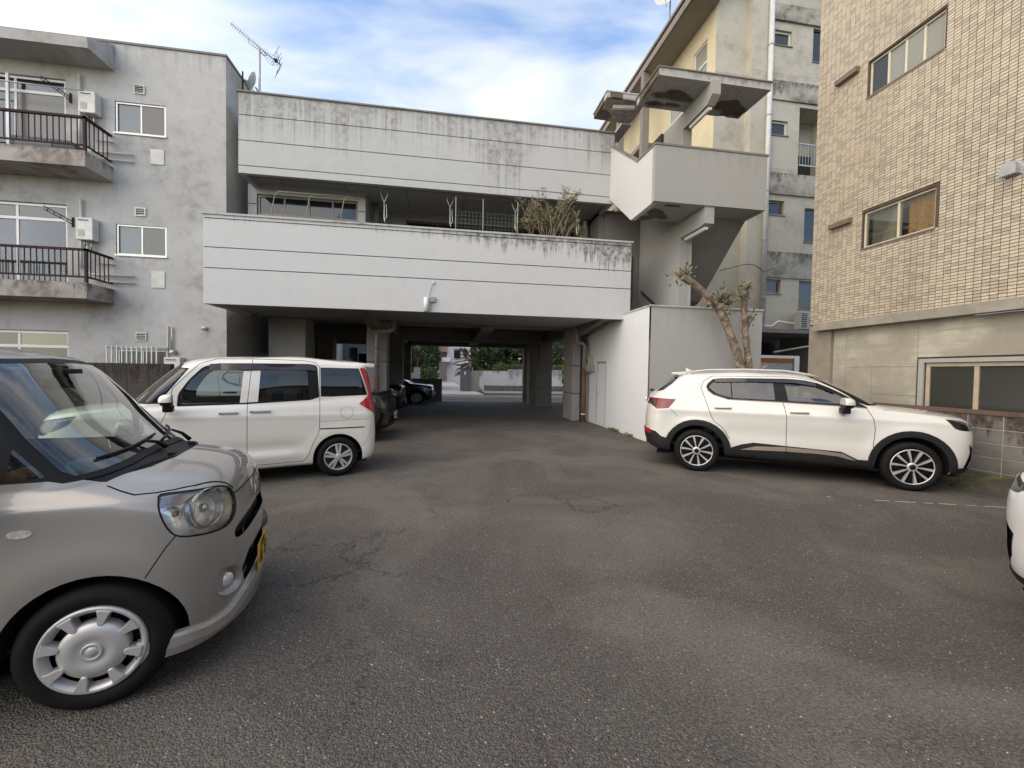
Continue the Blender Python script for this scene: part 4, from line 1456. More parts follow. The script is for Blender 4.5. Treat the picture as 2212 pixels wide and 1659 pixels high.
def rounded(poly, r, n=4):
    """Round the corners of a polygon; r one number or one per corner."""
    out = []
    k = len(poly)
    rs = r if isinstance(r, (list, tuple)) else [r] * k
    for i in range(k):
        p, c, q = Vector(poly[i - 1]), Vector(poly[i]), Vector(poly[(i + 1) % k])
        rr = min(rs[i], (p - c).length * .45, (q - c).length * .45)
        if rr < 1e-4:
            out.append(tuple(c))
            continue
        a = c + (p - c).normalized() * rr
        b = c + (q - c).normalized() * rr
        for j in range(n + 1):
            t = j / n
            out.append(tuple(a * (1 - t) ** 2 + c * 2 * t * (1 - t) + b * t * t))
    return out


def smooth_loop(pts, n=3):
    """Closed Catmull-Rom through the points."""
    out = []
    k = len(pts)
    for i in range(k):
        p0, p1, p2, p3 = (Vector(pts[(i + j - 1) % k]) for j in range(4))
        for j in range(n):
            t = j / n
            out.append(tuple(.5 * ((2 * p1) + (p2 - p0) * t + (2 * p0 - 5 * p1 + 4 * p2 - p3) * t * t + (3 * p1 - p0 - 3 * p2 + p3) * t ** 3)))
    return out


def offset_poly(poly, d):
    """Grow (d > 0) or shrink a polygon by d."""
    k = len(poly)
    area = sum(poly[i][0] * poly[(i + 1) % k][1] - poly[(i + 1) % k][0] * poly[i][1] for i in range(k))
    s = 1 if area > 0 else -1
    out = []
    for i in range(k):
        p, c, q = Vector(poly[i - 1]), Vector(poly[i]), Vector(poly[(i + 1) % k])
        e1, e2 = (c - p), (q - c)
        if e1.length < 1e-7 or e2.length < 1e-7:
            out.append(tuple(c))
            continue
        n1 = Vector((e1.y, -e1.x)).normalized() * s
        n2 = Vector((e2.y, -e2.x)).normalized() * s
        b = n1 + n2
        L = max(.5, b.length)
        out.append(tuple(c + b * (2 * d / (L * L))))
    return out


def strip(line, w):
    """Thin closed polygon following an open polyline."""
    L, Rr = [], []
    for i, p in enumerate(line):
        a, b = Vector(line[max(0, i - 1)]), Vector(line[min(len(line) - 1, i + 1)])
        d = (b - a).normalized()
        n = Vector((-d.y, d.x)) * (w / 2)
        L.append(tuple(Vector(p) + n))
        Rr.append(tuple(Vector(p) - n))
    return L + Rr[::-1]


def inside(poly, x, y):
    c = False
    k = len(poly)
    for i in range(k):
        x1, y1 = poly[i]
        x2, y2 = poly[(i + 1) % k]
        if (y1 > y) != (y2 > y) and x < (x2 - x1) * (y - y1) / (y2 - y1) + x1:
            c = not c
    return c


def cut(bm, poly, view, rid, only=None, facing=0.15, where=None, pieces=1):
    """Cut the polygon, seen along the view, into the shell and give the faces inside it region rid."""
    A, Bv, D = view
    xs = [p[0] for p in poly]
    ys = [p[1] for p in poly]
    x0, x1, y0, y1 = min(xs) - .01, max(xs) + .01, min(ys) - .01, max(ys) + .01
    def cand(f):
        if only is not None and f.material_index not in only:
            return False
        if f.normal.dot(D) < facing:
            return False
        if where and not where(f.calc_center_median()):
            return False
        return True
    near = []
    for f in bm.faces:
        if not cand(f):
            continue
        us = [v.co.dot(A) for v in f.verts]
        vs = [v.co.dot(Bv) for v in f.verts]
        if max(us) < x0 or min(us) > x1 or max(vs) < y0 or min(vs) > y1:
            continue
        near.append(f)
    near = set(near)
    k = len(poly)
    for i in range(k):
        p, q = poly[i], poly[(i + 1) % k]
        e = (A * (q[0] - p[0]) + Bv * (q[1] - p[1]))
        if e.length < 1e-6:
            continue
        no = D.cross(e).normalized()
        co = A * p[0] + Bv * p[1]
        a0, a1 = min(p[0], q[0]) - 1e-4, max(p[0], q[0]) + 1e-4
        b0, b1 = min(p[1], q[1]) - 1e-4, max(p[1], q[1]) + 1e-4
        fs = []
        for f in near:
            if not f.is_valid:
                continue
            us = [v.co.dot(A) for v in f.verts]
            vs = [v.co.dot(Bv) for v in f.verts]
            if max(us) < a0 or min(us) > a1 or max(vs) < b0 or min(vs) > b1:
                continue
            fs.append(f)
        if not fs:
            continue
        geom = set(fs)
        for f in fs:
            geom.update(f.edges)
            geom.update(f.verts)
        r = bmesh.ops.bisect_plane(bm, geom=list(geom), dist=1e-5, plane_co=co, plane_no=no)
        near = {f for f in near if f.is_valid}
        near.update(g for g in r['geom'] if isinstance(g, bmesh.types.BMFace))
        for g in r['geom_cut']:
            near.update(f for f in g.link_faces if f in near or cand(f))
    for f in near:
        if f.is_valid and cand(f):
            c = Vector((0, 0, 0))
            for v in f.verts:
                c += v.co
            c /= len(f.verts)
            if inside(poly, c.dot(A), c.dot(Bv)):
                f.material_index = rid


class Shell:
    """A half body with named regions cut into it; emits mirrored parts."""
    def __init__(self, rows, warp=None, **kw):
        self.bm = car_shell(rows, warp=warp, **kw)
        self.src = self.bm.copy()
        self.src.normal_update()
        self.src.faces.ensure_lookup_table()
        self.bvh = BVHTree.FromBMesh(self.src)
        self.ids = {'body': 0}

    def rid(self, name):
        return self.ids.setdefault(name, len(self.ids))

    def cut(self, name, poly, view=SIDE, only=None, **kw):
        o = None if only is None else {self.rid(x) for x in ([only] if isinstance(only, str) else only)}
        cut(self.bm, poly, view, self.rid(name), o, **kw)

    def nrm(self, co):
        from mathutils.interpolate import poly_3d_calc
        loc, n, i, d = self.bvh.find_nearest(co)
        f = self.src.faces[i]
        w = poly_3d_calc([v.co for v in f.verts], loc)
        r = Vector((0, 0, 0))
        for v, k in zip(f.verts, w):
            r += v.normal * k
        return r.normalized()

    def hit(self, a, b, view=SIDE):
        """Point of the surface at view coordinates (a, b)."""
        A, Bv, D = view
        o = A * a + Bv * b + D * 5
        return self.bvh.ray_cast(o, -D)

    def mesh(self, name, mat, side='both', inset=0.0, thick=0.0):
        """Mesh of a region: 'both' = both halves joined, 'l' / 'r' = one side."""
        rid = self.ids.get(name)
        fs = [f for f in self.bm.faces if f.material_index == rid]
        idx, vs, ns, faces = {}, [], [], []
        for f in fs:
            q = []
            for v in f.verts:
                if v.index not in idx or True:
                    key = v
                    if key not in idx:
                        idx[key] = len(vs)
                        n = self.nrm(v.co)
                        vs.append(v.co - n * inset)
                        ns.append(n)
                    q.append(idx[key])
            faces.append(q)
        V, F, N = [], [], []
        if side in ('both', 'l'):
            V += vs
            N += ns
            F += faces
        if side in ('both', 'r'):
            remap = {}
            for i, v in enumerate(vs):
                if side == 'both' and abs(v.y) < 1e-4:
                    remap[i] = i
                    N[i] = Vector((N[i].x, 0, N[i].z)).normalized()
                else:
                    remap[i] = len(V)
                    V.append(Vector((v.x, -v.y, v.z)))
                    N.append(Vector((ns[i].x, -ns[i].y, ns[i].z)))
            F += [[remap[i] for i in reversed(q)] for q in faces]
        if thick:
            # back sheet and rim so that the panel has an edge
            nb = len(V)
            V2 = [v - n * thick for v, n in zip(V, N)]
            cnt = {}
            for q in F:
                for i in range(len(q)):
                    a, b = q[i], q[(i + 1) % len(q)]
                    cnt[(a, b)] = 1
            rim = [(a, b) for (a, b) in cnt if (b, a) not in cnt]
            rimv = {}
            for a, b in rim:
                for v in (a, b):
                    if v not in rimv:
                        rimv[v] = len(V) + len(rimv)
            for v, j in sorted(rimv.items(), key=lambda t: t[1]):
                V.append(V2[v])
                N.append(N[v])
            F += [[b, a, rimv[a], rimv[b]] for a, b in rim]
        me = bpy.data.meshes.new(name)
        me.from_pydata([tuple(v) for v in V], [], F)
        me.materials.append(mat)
        me.polygons.foreach_set('use_smooth', [True] * len(me.polygons))
        me.normals_split_custom_set_from_vertices([tuple(n) for n in N])
        me.update()
        return me


def car_paint(name, color, metallic=0.0, rough=0.32, flake=0.0, inner=(0.02, 0.02, 0.02)):
    if name in MATS:
        return MATS[name]
    k = NT(name)
    v = k.obj()
    dust = k.noise(v, 2.5, 5, .6)
    c = k.mix(k.math('MULTIPLY', k.ramp(dust, .45, .8), .06), color, (0.25, 0.23, 0.20))
    z = k.sep(v)[2]
    low = k.math('MULTIPLY', k.ramp(z, .1, .55, (1, 1, 1), (0, 0, 0)), k.math('MULTIPLY', k.ramp(k.noise(v, 7, 4), .35, .75), .22))
    c = k.mix(low, c, (0.20, 0.175, 0.145))
    kw = {}
    if flake:
        fl = k.noise(v, 900, 1)
        c = k.mix(k.math('MULTIPLY', k.ramp(fl, .5, .75), flake), c, tuple(min(1, x * 1.7) for x in color))
    a = k.bsdf(Base_Color=c, Metallic=metallic, Roughness=rough, Coat_Weight=1.0, Coat_Roughness=0.025, Coat_IOR=1.5)
    b = k.bsdf(Base_Color=inner, Roughness=.8)
    bf = k.n('NewGeometry', 'Backfacing')
    MATS[name] = k.done(k.n('MixShader', 0, i0=bf, i1=a, i2=b))
    return MATS[name]


def car_glass(name, tint, refl=1.0):
    if name in MATS:
        return MATS[name]
    k = NT(name)
    tr = k.n('BsdfTransparent', 0, Color=(*tint, 1))
    gl = k.n('BsdfGlossy', 0, Color=(1, 1, 1, 1), Roughness=.0)
    fr = k.n('Fresnel', 0, IOR=1.55)
    fac = k.math('MULTIPLY', fr, refl, clamp=True)
    MATS[name] = k.done(k.n('MixShader', 0, i0=fac, i1=tr, i2=gl))
    return MATS[name]


M_trim = plain('black_trim', (0.010, 0.010, 0.010), 0.5, spec=.22, var=0.1, bump=.15, bscale=300)
M_clad = plain('grey_black_cladding', (0.018, 0.018, 0.019), 0.6, spec=.22, var=0.15, bump=.2, bscale=300)
M_gap = plain('shut_line', (0.006, 0.006, 0.006), 0.8, var=0)
M_tyre = plain('tyre_rubber', (0.011, 0.0105, 0.010), 0.7, spec=.15, var=0.2, vscale=9)
M_cabin = plain('cabin_dark', (0.020, 0.019, 0.018), 0.8)
M_seat = plain('seat_fabric', (0.045, 0.040, 0.036), 0.9)
M_seat_b = plain('seat_fabric_beige', (0.22, 0.20, 0.17), 0.9)
M_chrome = plain('chrome', (0.75, 0.75, 0.74), 0.08, 1.0, var=0)
M_reflector = plain('lamp_reflector', (0.80, 0.80, 0.78), 0.10, 1.0, var=0)
M_lens = car_glass('clear_lens', (0.95, 0.95, 0.95), 1.0)
M_red = plain('red_lens', (0.42, 0.008, 0.014), 0.25, coat=.3, var=.25, vscale=40)
M_red_dk = plain('dark_red_lens', (0.17, 0.004, 0.012), 0.25, coat=.3, var=.1)
M_amber = plain('amber_bulb', (0.5, 0.16, 0.02), 0.2)
M_silver = plain('silver_wheel', (0.56, 0.55, 0.53), 0.40, 0.45, var=.06)
M_mach = plain('machined_alloy', (0.68, 0.68, 0.67), 0.30, 0.55, var=.03)
M_wblack = plain('gloss_black_alloy', (0.008, 0.008, 0.008), 0.3, spec=.25, var=0)
M_plate_y = plain('yellow_plate', (0.75, 0.42, 0.02), .5, var=.04)
M_plate_w = plain('white_plate', (0.72, 0.72, 0.70), .5, var=.04)
M_ink = plain('plate_ink', (0.02, 0.02, 0.02), .6)
M_green = plain('plate_green', (0.02, 0.13, 0.05), .6)


def wheel(root, x, y, r, w, rim_r, style, sgn, steer=0.0):
    """Wheel at axle height; sgn = +1 left side, -1 right side (outside towards sgn*y)."""
    o = bpy.data.objects.new('wheel', None)
    col.objects.link(o)
    o.parent = root
    o.location = (x, y, r)
    o.rotation_euler = (0, 0, steer + (0 if sgn > 0 else math.pi))
    # built with the outside towards +y
    t = MB()
    sw = r - rim_r
    prof = [(rim_r - .004, -w * .9), (rim_r + sw * .35, -w * .98), (r - .02, -w * .92), (r - .004, -w * .74), (r, -w * .5), (r, -w * .16), (r - .003, -w * .10), (r - .013, -w * .02), (r - sw * .35, .012), (rim_r + sw * .42, .016), (rim_r + sw * .18, .012), (rim_r + .006, .004), (rim_r - .004, -.006)]
    t.lathe(prof, 56, 'y')
    link('tyre', t.mesh('tyre', M_tyre), o)
    g = MB()
    for k in range(4):
        a = r + .0006
        h = -w * (.25 + k * .14)
        g.lathe([(a, h), (a, h - .008)], 40, 'y')
    tag(link('tread_groove', g.mesh('tread_groove', M_gap), o), kind='stuff')
    def ring(prof, name, mat, seg=56):
        q = MB()
        q.lathe(prof, seg, 'y')
        return link(name, q.mesh(name, mat), o)
    if style == 'cap':       # pressed cover with eight openings and a plain centre
        rim = ring([(rim_r + .004, -.004), (rim_r + .002, .010), (rim_r - .006, .016), (rim_r - .016, .012), (rim_r - .026, -.004), (rim_r - .034, -.02)], 'rim', M_silver)
        ring([(rim_r - .03, -.05), (0, -.05)], 'rim_back', M_wblack)
        rc = rim_r * .635
        ring([(rc + .004, -.035), (rc + .004, .004), (rc - .004, .014), (rc - .03, .022), (rim_r * .36, .026), (rim_r * .30, .020), (rim_r * .22, .018), (.0, .018)], 'hub_cover', M_silver)
        ring([(rim_r * .20, .018), (rim_r * .20, .025), (rim_r * .17, .026), (rim_r * .15, .022), (rim_r * .11, .022), (rim_r * .10, .025), (.0, .025)], 'hub_emblem', M_silver)
        for k in range(8):
            a0 = 2 * math.pi * (k + .3) / 8
            q = MB()
            n = 13
            half = .125
            pts = []
            # rounded finger from the rim inwards
            for i in range(n):
                u = min(math.pi, math.pi * i / (n - 1))
                rr_ = rc + .036 - .048 * max(0.0, math.sin(u)) ** .55
                aa = a0 + half * math.copysign(abs(math.cos(u)) ** .6, math.cos(u))
                pts.append((rr_ * math.cos(aa), rr_ * math.sin(aa)))
            for i in range(n):
                aa = a0 - half * 1.25 + 2 * half * 1.25 * i / (n - 1)
                rr_ = rim_r - .012
                pts.append((rr_ * math.cos(aa), rr_ * math.sin(aa)))
            cx_, cz_ = sum(p[0] for p in pts) / len(pts), sum(p[1] for p in pts) / len(pts)
            top = [(cx_ + (p[0] - cx_) * .86, .021, cz_ + (p[1] - cz_) * .86) for p in pts]
            mid = [(p[0], .014, p[1]) for p in pts]
            lo = [(p[0], -.03, p[1]) for p in pts]
            q.face(top[::-1])
            for i in range(len(pts)):
                j = (i + 1) % len(pts)
                q.face((top[i], top[j], mid[j], mid[i]), True)
                q.face((mid[i], mid[j], lo[j], lo[i]), True)
            link('cap_finger', q.mesh('cap_finger', M_silver), o)
    else:
        ring([(rim_r + .004, -.004), (rim_r + .003, .008), (rim_r - .004, .012), (rim_r - .010, .006)], 'rim', M_silver if style == 'double5' else M_mach)
        ring([(rim_r - .010, .006), (rim_r - .018, -.03), (rim_r - .03, -w * .7)], 'rim_barrel', M_silver if style == 'double5' else M_wblack)
        ring([(rim_r - .02, -.075), (0, -.075)], 'brake_disc', plain('brake_steel', (0.06, 0.058, 0.055), .5, .5))
        mat = M_silver if style == 'double5' else M_mach
        def spoke(a, w0, w1, bend, mat, dz0=.012, dz1=.004, r0=.045, r1=None, dep=.03):
            q = MB()
            r1_ = r1 or rim_r - .008
            n = 6
            L, Q = [], []
            for i in range(n + 1):
                u = i / n
                rr_ = r0 + (r1_ - r0) * u
                ww = (w0 + (w1 - w0) * u) / 2
                aa = a + bend * u
                c, s = math.cos(aa), math.sin(aa)
                h = dz0 + (dz1 - dz0) * u
                L.append((Vector((rr_ * c - ww * s, h, rr_ * s + ww * c)), Vector((rr_ * c + ww * s, h, rr_ * s - ww * c))))
            for i in range(n):
                a_, b_ = L[i], L[i + 1]
                q.face((a_[0], a_[1], b_[1], b_[0])[::-1])
                dn = Vector((0, -dep, 0))
                q.face((a_[0], b_[0], b_[0] + dn, a_[0] + dn)[::-1])
                q.face((a_[1], a_[1] + dn, b_[1] + dn, b_[1])[::-1])
            link('spoke', q.mesh('spoke', mat), o)
        if style == 'double5':
            for k in range(5):
                a = 2 * math.pi * k / 5 + .3
                for d in (-.16, .16):
                    spoke(a + d * 1.25, .030, .034, -d * .25, mat, .018, .008)
            ring([(.05, -.02), (.05, .012), (.042, .020), (.03, .024), (0, .024)], 'hub_cap', mat, 28)
        else:
            for k in range(10):
                a = 2 * math.pi * k / 10 + .12
                tw = .05 if k % 2 else -.05
                spoke(a - tw, .012, .036 if k % 2 else .030, tw * 1.2, M_mach, .010, .006)
                spoke(a + math.pi / 10, .020, .026, 0, M_wblack, -.002, -.008)
            ring([(.062, -.03), (.06, .004), (.05, .012), (.036, .013)], 'hub', M_mach, 30)
            ring([(.036, .0135), (.034, .018), (0, .019)], 'hub_cap', M_wblack, 24)
            for k in range(5):
                a = 2 * math.pi * k / 5 + .25 + math.pi / 5
                q = MB()
                q.lathe([(.010, .0), (.009, .010), (0, .011)], 10, 'y', (.075 * math.cos(a), .0, .075 * math.sin(a)))
                link('lug_nut', q.mesh('lug_nut', M_wblack), o)
    return o


def cbox(name, mat, parent, x0, x1, y0, y1, z0, z1, e=.02, seg=2, taper=None):
    """Rounded box in the parent's own coordinates."""
    bm = bmesh.new()
    bmesh.ops.create_cube(bm, size=1.0)
    for v in bm.verts:
        v.co = Vector(((x0 + x1) / 2 + v.co.x * abs(x1 - x0), (y0 + y1) / 2 + v.co.y * abs(y1 - y0), (z0 + z1) / 2 + v.co.z * abs(z1 - z0)))
    if taper:
        for v in bm.verts:
            v.co = Vector(taper(*v.co))
    bmesh.ops.bevel(bm, geom=bm.edges[:], offset=e, segments=seg, affect='EDGES', profile=0.6)
    me = bpy.data.meshes.new(name)
    bm.to_mesh(me)
    bm.free()
    me.materials.append(mat)
    me.polygons.foreach_set('use_smooth', [True] * len(me.polygons))
    me.set_sharp_from_angle(angle=R(40))
    return link(name, me, parent)


def ctube(name, mat, parent, pts, r, seg=8):
    m = MB()
    m.tube(pts, r, seg)
    return link(name, m.mesh(name, mat), parent)


def seat(parent, x, y, z, mat, wd=.46):
    cbox('seat', mat, parent, x - .28, x + .26, y - wd / 2, y + wd / 2, z, z + .16, .05)
    cbox('seat_back', mat, parent, x - .40, x - .24, y - wd / 2, y + wd / 2, z + .1, z + .66, .05, taper=lambda a, b, c: (a - (c - z) * .22, b, c))
    cbox('headrest', mat, parent, x - .50, x - .41, y - .13, y + .13, z + .69, z + .87, .035)


def cabin(root, xf, xr, w, zf, seats, steer_y, mat, zdash, xdash, dash=M_cabin):
    """Floor, dashboard, steering wheel and seats inside the shell."""
    m = MB()
    m.box(xr, xf, -w, w, zf - .02, zf)
    link('floor_pan', m.mesh('floor_pan', M_cabin), root)
    cbox('dashboard', dash, root, xdash - .38, xdash, -w + .03, w - .03, zdash - .28, zdash, .06, taper=lambda a, b, c: (a, b, c + (.0 if a > xdash - .2 else -.03)))
    q = MB()
    n = 28
    for k in range(n):
        pass
    cx, cz = xdash - .48, zdash - .02
    pts = []
    tilt = R(25)
    for k in range(n + 1):
        a = 2 * math.pi * k / n
        u, v = .18 * math.cos(a), .18 * math.sin(a)
        pts.append((cx + v * math.sin(tilt), steer_y + u, cz + v * math.cos(tilt)))
    q.tube(pts, .014, 8, caps=False)
    q.tube([(cx + .0, steer_y - .17, cz), (cx + .02, steer_y + .17, cz)], .018, 8)
    link('steering_wheel', q.mesh('steering_wheel', M_cabin), root)
    for (x, y, z) in seats:
        seat(root, x, y, z, mat)


def mirror(root, x, y, z, sgn, paint, sx=.10, sy=.20, sz=.15, arm=M_trim):
    """Door mirror: painted cap over a dark housing on a foot. (x, y, z) = centre of the housing."""
    def shell(mat, name, z0, z1, k=1.0):
        bm = bmesh.new()
        bmesh.ops.create_uvsphere(bm, u_segments=20, v_segments=14, radius=1.0)
        for v in bm.verts:
            p = v.co
            xx = sx * .95 * math.copysign(abs(p.x) ** .8, p.x)
            yy = sy * .5 * math.copysign(abs(p.y) ** .75, p.y)
            zz = sz * .5 * math.copysign(abs(p.z) ** .8, p.z)
            if xx < -sx * .3:
                xx = -sx * .3
            v.co = Vector((x + xx * k, y + yy * k, z + zz * k))
        if z0 is not None:
            geom = bm.verts[:] + bm.edges[:] + bm.faces[:]
            bmesh.ops.bisect_plane(bm, geom=geom, plane_co=(x, y, z0), plane_no=(0, 0, 1), clear_inner=True)
        me = bpy.data.meshes.new(name)
        bm.to_mesh(me)
        bm.free()
        me.materials.append(mat)
        me.polygons.foreach_set('use_smooth', [True] * len(me.polygons))
        return me
    o = bpy.data.objects.new('door_mirror', None)
    col.objects.link(o)
    o.parent = root
    link('mirror_housing', shell(arm, 'mirror_housing', None, None, .985), o)
    link('mirror_cap', shell(paint, 'mirror_cap', z - sz * .12, None), o)
    cbox('mirror_foot', arm, o, x - .04, x + .06, y - sgn * sy * .62, y + sgn * sy * .12, z - sz * .92, z - sz * .38, .02)
    return o
def arch(cx, cz, r, zb, n=20, flat=1.0):
    """Wheel opening: circle closed downwards past the sill."""
    pts = [(cx + r, zb - .3)]
    for i in range(n + 1):
        a = math.pi * i / n
        pts.append((cx + r * math.cos(a), cz + r * flat * math.sin(a)))
    pts.append((cx - r, zb - .3))
    return pts


def liner(root, sh, x, y_in, r, z, sgn):
    """Dark wheel-house that follows the edge of the opening."""
    m = MB()
    n = 24
    a = [(x + r * math.cos(math.pi * i / n), z + r * math.sin(math.pi * i / n)) for i in range(n + 1)]
    a = [(x + r, .26)] + a + [(x - r, .26)]
    ys = []
    for p in a:
        d = Vector((p[0] - x, p[1] - z)).normalized() * .012
        h = sh.hit(p[0] + d.x, max(p[1] + d.y, .27))
        ys.append((h[0].y - .008) if h[0] is not None else y_in + .1)
    for (p, q, u, v) in zip(a, a[1:], ys, ys[1:]):
        m.face(((p[0], sgn * y_in, p[1]), (q[0], sgn * y_in, q[1]), (q[0], sgn * v, q[1]), (p[0], sgn * u, p[1])))
    m.face([(p[0], sgn * y_in, p[1]) for p in a])
    return link('wheel_house', m.mesh('wheel_house', M_gap), root)


def parts_lr(sh, root, name, obj_name, mat, **kw):
    out = []
    for s in ('l', 'r'):
        out.append(link(obj_name, sh.mesh(name, mat, s, **kw), root))
    return out


def plate(root, x, z, sgn_x, bg, ink, w=.33, h=.165, tilt=0.0, y=0.0, digits='1673'):
    """Licence plate with raised figures on the nose (sgn_x = 1) or tail."""
    o = bpy.data.objects.new('licence_plate', None)
    col.objects.link(o)
    o.parent = root
    o.location = (x, y, z)
    o.rotation_euler = (0, tilt * sgn_x, 0 if sgn_x > 0 else math.pi)
    m = MB()
    m.bbox(-.004, 0, -w / 2, w / 2, 0, h, e=.003)
    link('plate', m.mesh('plate', bg), o)
    SEG = {'0': 'abcdef', '1': 'bc', '2': 'abged', '3': 'abgcd', '4': 'fgbc', '5': 'afgcd', '6': 'afgedc', '7': 'abc', '8': 'abcdefg', '9': 'abcdfg', '-': 'g'}
    def glyph(ch, y0, z0, gw, gh, t):
        q = MB()
        L = {'a': (y0, y0 + gw, z0 + gh - t, z0 + gh), 'd': (y0, y0 + gw, z0, z0 + t), 'g': (y0, y0 + gw, z0 + gh / 2 - t / 2, z0 + gh / 2 + t / 2),
             'f': (y0, y0 + t, z0 + gh / 2, z0 + gh), 'e': (y0, y0 + t, z0, z0 + gh / 2), 'b': (y0 + gw - t, y0 + gw, z0 + gh / 2, z0 + gh), 'c': (y0 + gw - t, y0 + gw, z0, z0 + gh / 2)}
        for i, s in enumerate(SEG[ch]):
            a = L[s]
            q.box(.0004, .0022 + .0001 * i, a[0], a[1], a[2], a[3])
        return q
    # four large figures, hyphen between the pairs; small line above and small mark at the left
    xs = [-.105, -.045, .045, .105]
    for i, ch in enumerate(digits):
        q = glyph(ch, xs[i] + .012 - .022, .018, .044, .082, .011)
        link('figure', q.mesh('figure', ink), o)
    q = glyph('-', -.012 + .010, .018, .022, .082, .010)
    link('figure', q.mesh('figure', ink), o)
    for i, ch in enumerate('580'):
        q = glyph(ch, .008 + i * .026, .115, .017, .036, .005)
        link('figure', q.mesh('figure', ink), o)
    for i in range(2):
        q = MB()
        y0 = -.075 + i * .038
        for (a, b, c, d) in ((0, .03, .034, .038), (0, .03, .016, .020), (0, .03, -.001, .004), (.013, .017, 0, .038)):
            q.box(.0004, .0024 + a * .001, y0 + a, y0 + b, .115 + c, .115 + d)
        link('figure', q.mesh('figure', ink), o)
    q = MB()
    for (a, b, c, d) in ((0, .026, .026, .030), (.011, .015, -.004, .036), (.002, .024, .008, .012)):
        q.box(.0004, .0024 + a * .001, -.15 + a, -.15 + b, .045 + c, .045 + d)
    link('figure', q.mesh('figure', ink), o)
    return o


def build_kei():
    root = thing('kei_car', 'grey rounded kei car with a yellow plate, close at the left edge', 'car')
    P = car_paint('warm_grey_paint', (0.345, 0.322, 0.285), 0.30, .36, flake=.15)
    #        xf    zf    zc    zm    zk    xr     zr    w     wf   wr   lf   nf   lr   nr
    rows = [(.450, .175, .180, .200, .21, -2.74, .24, .680, .94, .96, .40, 2.6, .22, 3.6),
            (.520, .205, .205, .235, .24, -2.80, .28, .712, .95, .96, .44, 2.6, .24, 3.6),
            (.540, .285, .285, .300, .31, -2.82, .36, .728, .955, .96, .45, 2.7, .24, 3.6),
            (.542, .430, .430, .440, .45, -2.82, .50, .737, .96, .96, .45, 2.75, .24, 3.6),
            (.540, .580, .575, .585, .60, -2.81, .64, .7375, .965, .96, .44, 2.8, .24, 3.6),
            (.530, .700, .695, .705, .72, -2.80, .76, .735, .97, .96, .43, 2.8, .24, 3.6),
            (.510, .812, .790, .805, .81, -2.79, .86, .731, .97, .96, .42, 2.8, .24, 3.6),
            (.478, .898, .864, .895, .90, -2.78, .93, .726, .97, .96, .42, 2.8, .24, 3.6),
            (.415, .962, .907, .935, .94, -2.77, .98, .720, .97, .96, .42, 2.8, .24, 3.6),
            (.300, 1.008, .940, .955, .96, -2.76, 1.02, .706, .965, .96, .42, 2.9, .24, 3.6),
            (.145, 1.040, .974, .985, .995, -2.75, 1.05, .694, .955, .96, .40, 3.0, .24, 3.6),
            (.072, 1.058, .999, 1.010, 1.02, -2.74, 1.07, .687, .95, .96, .30, 3.0, .24, 3.6),
            (-.085, 1.185, 1.165, 1.180, 1.19, -2.70, 1.22, .668, .95, .96, .27, 3.0, .22, 3.6),
            (-.210, 1.340, 1.320, 1.335, 1.34, -2.65, 1.37, .645, .95, .96, .26, 3.0, .22, 3.6),
            (-.310, 1.460, 1.445, 1.465, 1.46, -2.60, 1.48, .620, .95, .96, .26, 3.0, .22, 3.4),
            (-.370, 1.525, 1.510, 1.535, 1.53, -2.56, 1.54, .597, .95, .96, .26, 2.9, .22, 3.2),
            (-.450, 1.578, 1.567, 1.590, 1.58, -2.50, 1.59, .555, .95, .96, .28, 2.6, .25, 2.8),
            (-.620, 1.615, 1.608, 1.628, 1.615, -2.35, 1.62, .455, .93, .95, .32, 2.4, .3, 2.5),
            (-.900, 1.640, 1.638, 1.648, 1.64, -2.15, 1.645, .27, .9, .92, .3, 2.2, .3, 2.2),
            (-1.25, 1.650, 1.650, 1.655, 1.652, -1.95, 1.652, .0, 1, 1, .1, 2, .1, 2)]
    def warp(x, y, z):
        # soft swelling over the front and rear wheel openings
        for cx in (0.0, -2.455):
            d = math.hypot(x - cx, z - .30)
            if y > .45 and d < .55:
                y += .014 * math.exp(-((d - .36) / .09) ** 2)
        return (x, y, z)
    sh = Shell(rows, warp=warp, per_row=5)
    f = lambda c: c.y > .3
    # wheel openings
    sh.cut('arch', arch(.025, .285, .325, .1), where=f)
    sh.cut('arch', arch(-2.455, .285, .318, .1), where=f)
    # glass-house
    pil = rounded([(-.06, 1.022), (-.17, 1.15), (-.42, 1.49), (-.52, 1.555), (-2.50, 1.55), (-2.60, 1.08), (-2.4, 1.03)], [.02, .05, .08, .05, .1, .1, .05])
    sh.cut('pillar', pil, only='body', where=f)
    for poly in (rounded([(-.16, 1.04), (-.27, 1.17), (-.28, 1.04)], .012), rounded([(-.31, 1.04), (-.31, 1.21), (-.52, 1.46), (-.62, 1.51), (-1.28, 1.515), (-1.28, 1.045)], [.02, .02, .05, .05, .02, .02]),
                 rounded([(-1.36, 1.045), (-1.36, 1.515), (-2.05, 1.51), (-2.05, 1.055)], .03), rounded([(-2.12, 1.055), (-2.12, 1.505), (-2.42, 1.49), (-2.50, 1.10)], .05)):
        sh.cut('side_glass', poly, only='pillar', where=f)
    g = lambda c: c.x > -1.2 and c.z > .95
    tcow = lambda c: c.z > .9 and c.x > -.3
    sh.cut('cowl', [(.185, -.02), (.176, .202), (.126, .394), (.055, .507), (.02, .578), (-.06, .603), (-.2, .603), (-.2, -.02)], TOP, only='body', where=tcow, facing=.3)
    sh.cut('screen_edge', [(-.05, 1.062), (.0, 1.062), (.25, 1.052), (.45, 1.030), (.635, 1.008), (.65, 1.04), (.632, 1.20), (.603, 1.36), (.565, 1.48), (.52, 1.535), (.44, 1.553), (.0, 1.566), (-.05, 1.566)], FRONT, only=('body', 'pillar', 'cowl'), where=g, facing=.05)
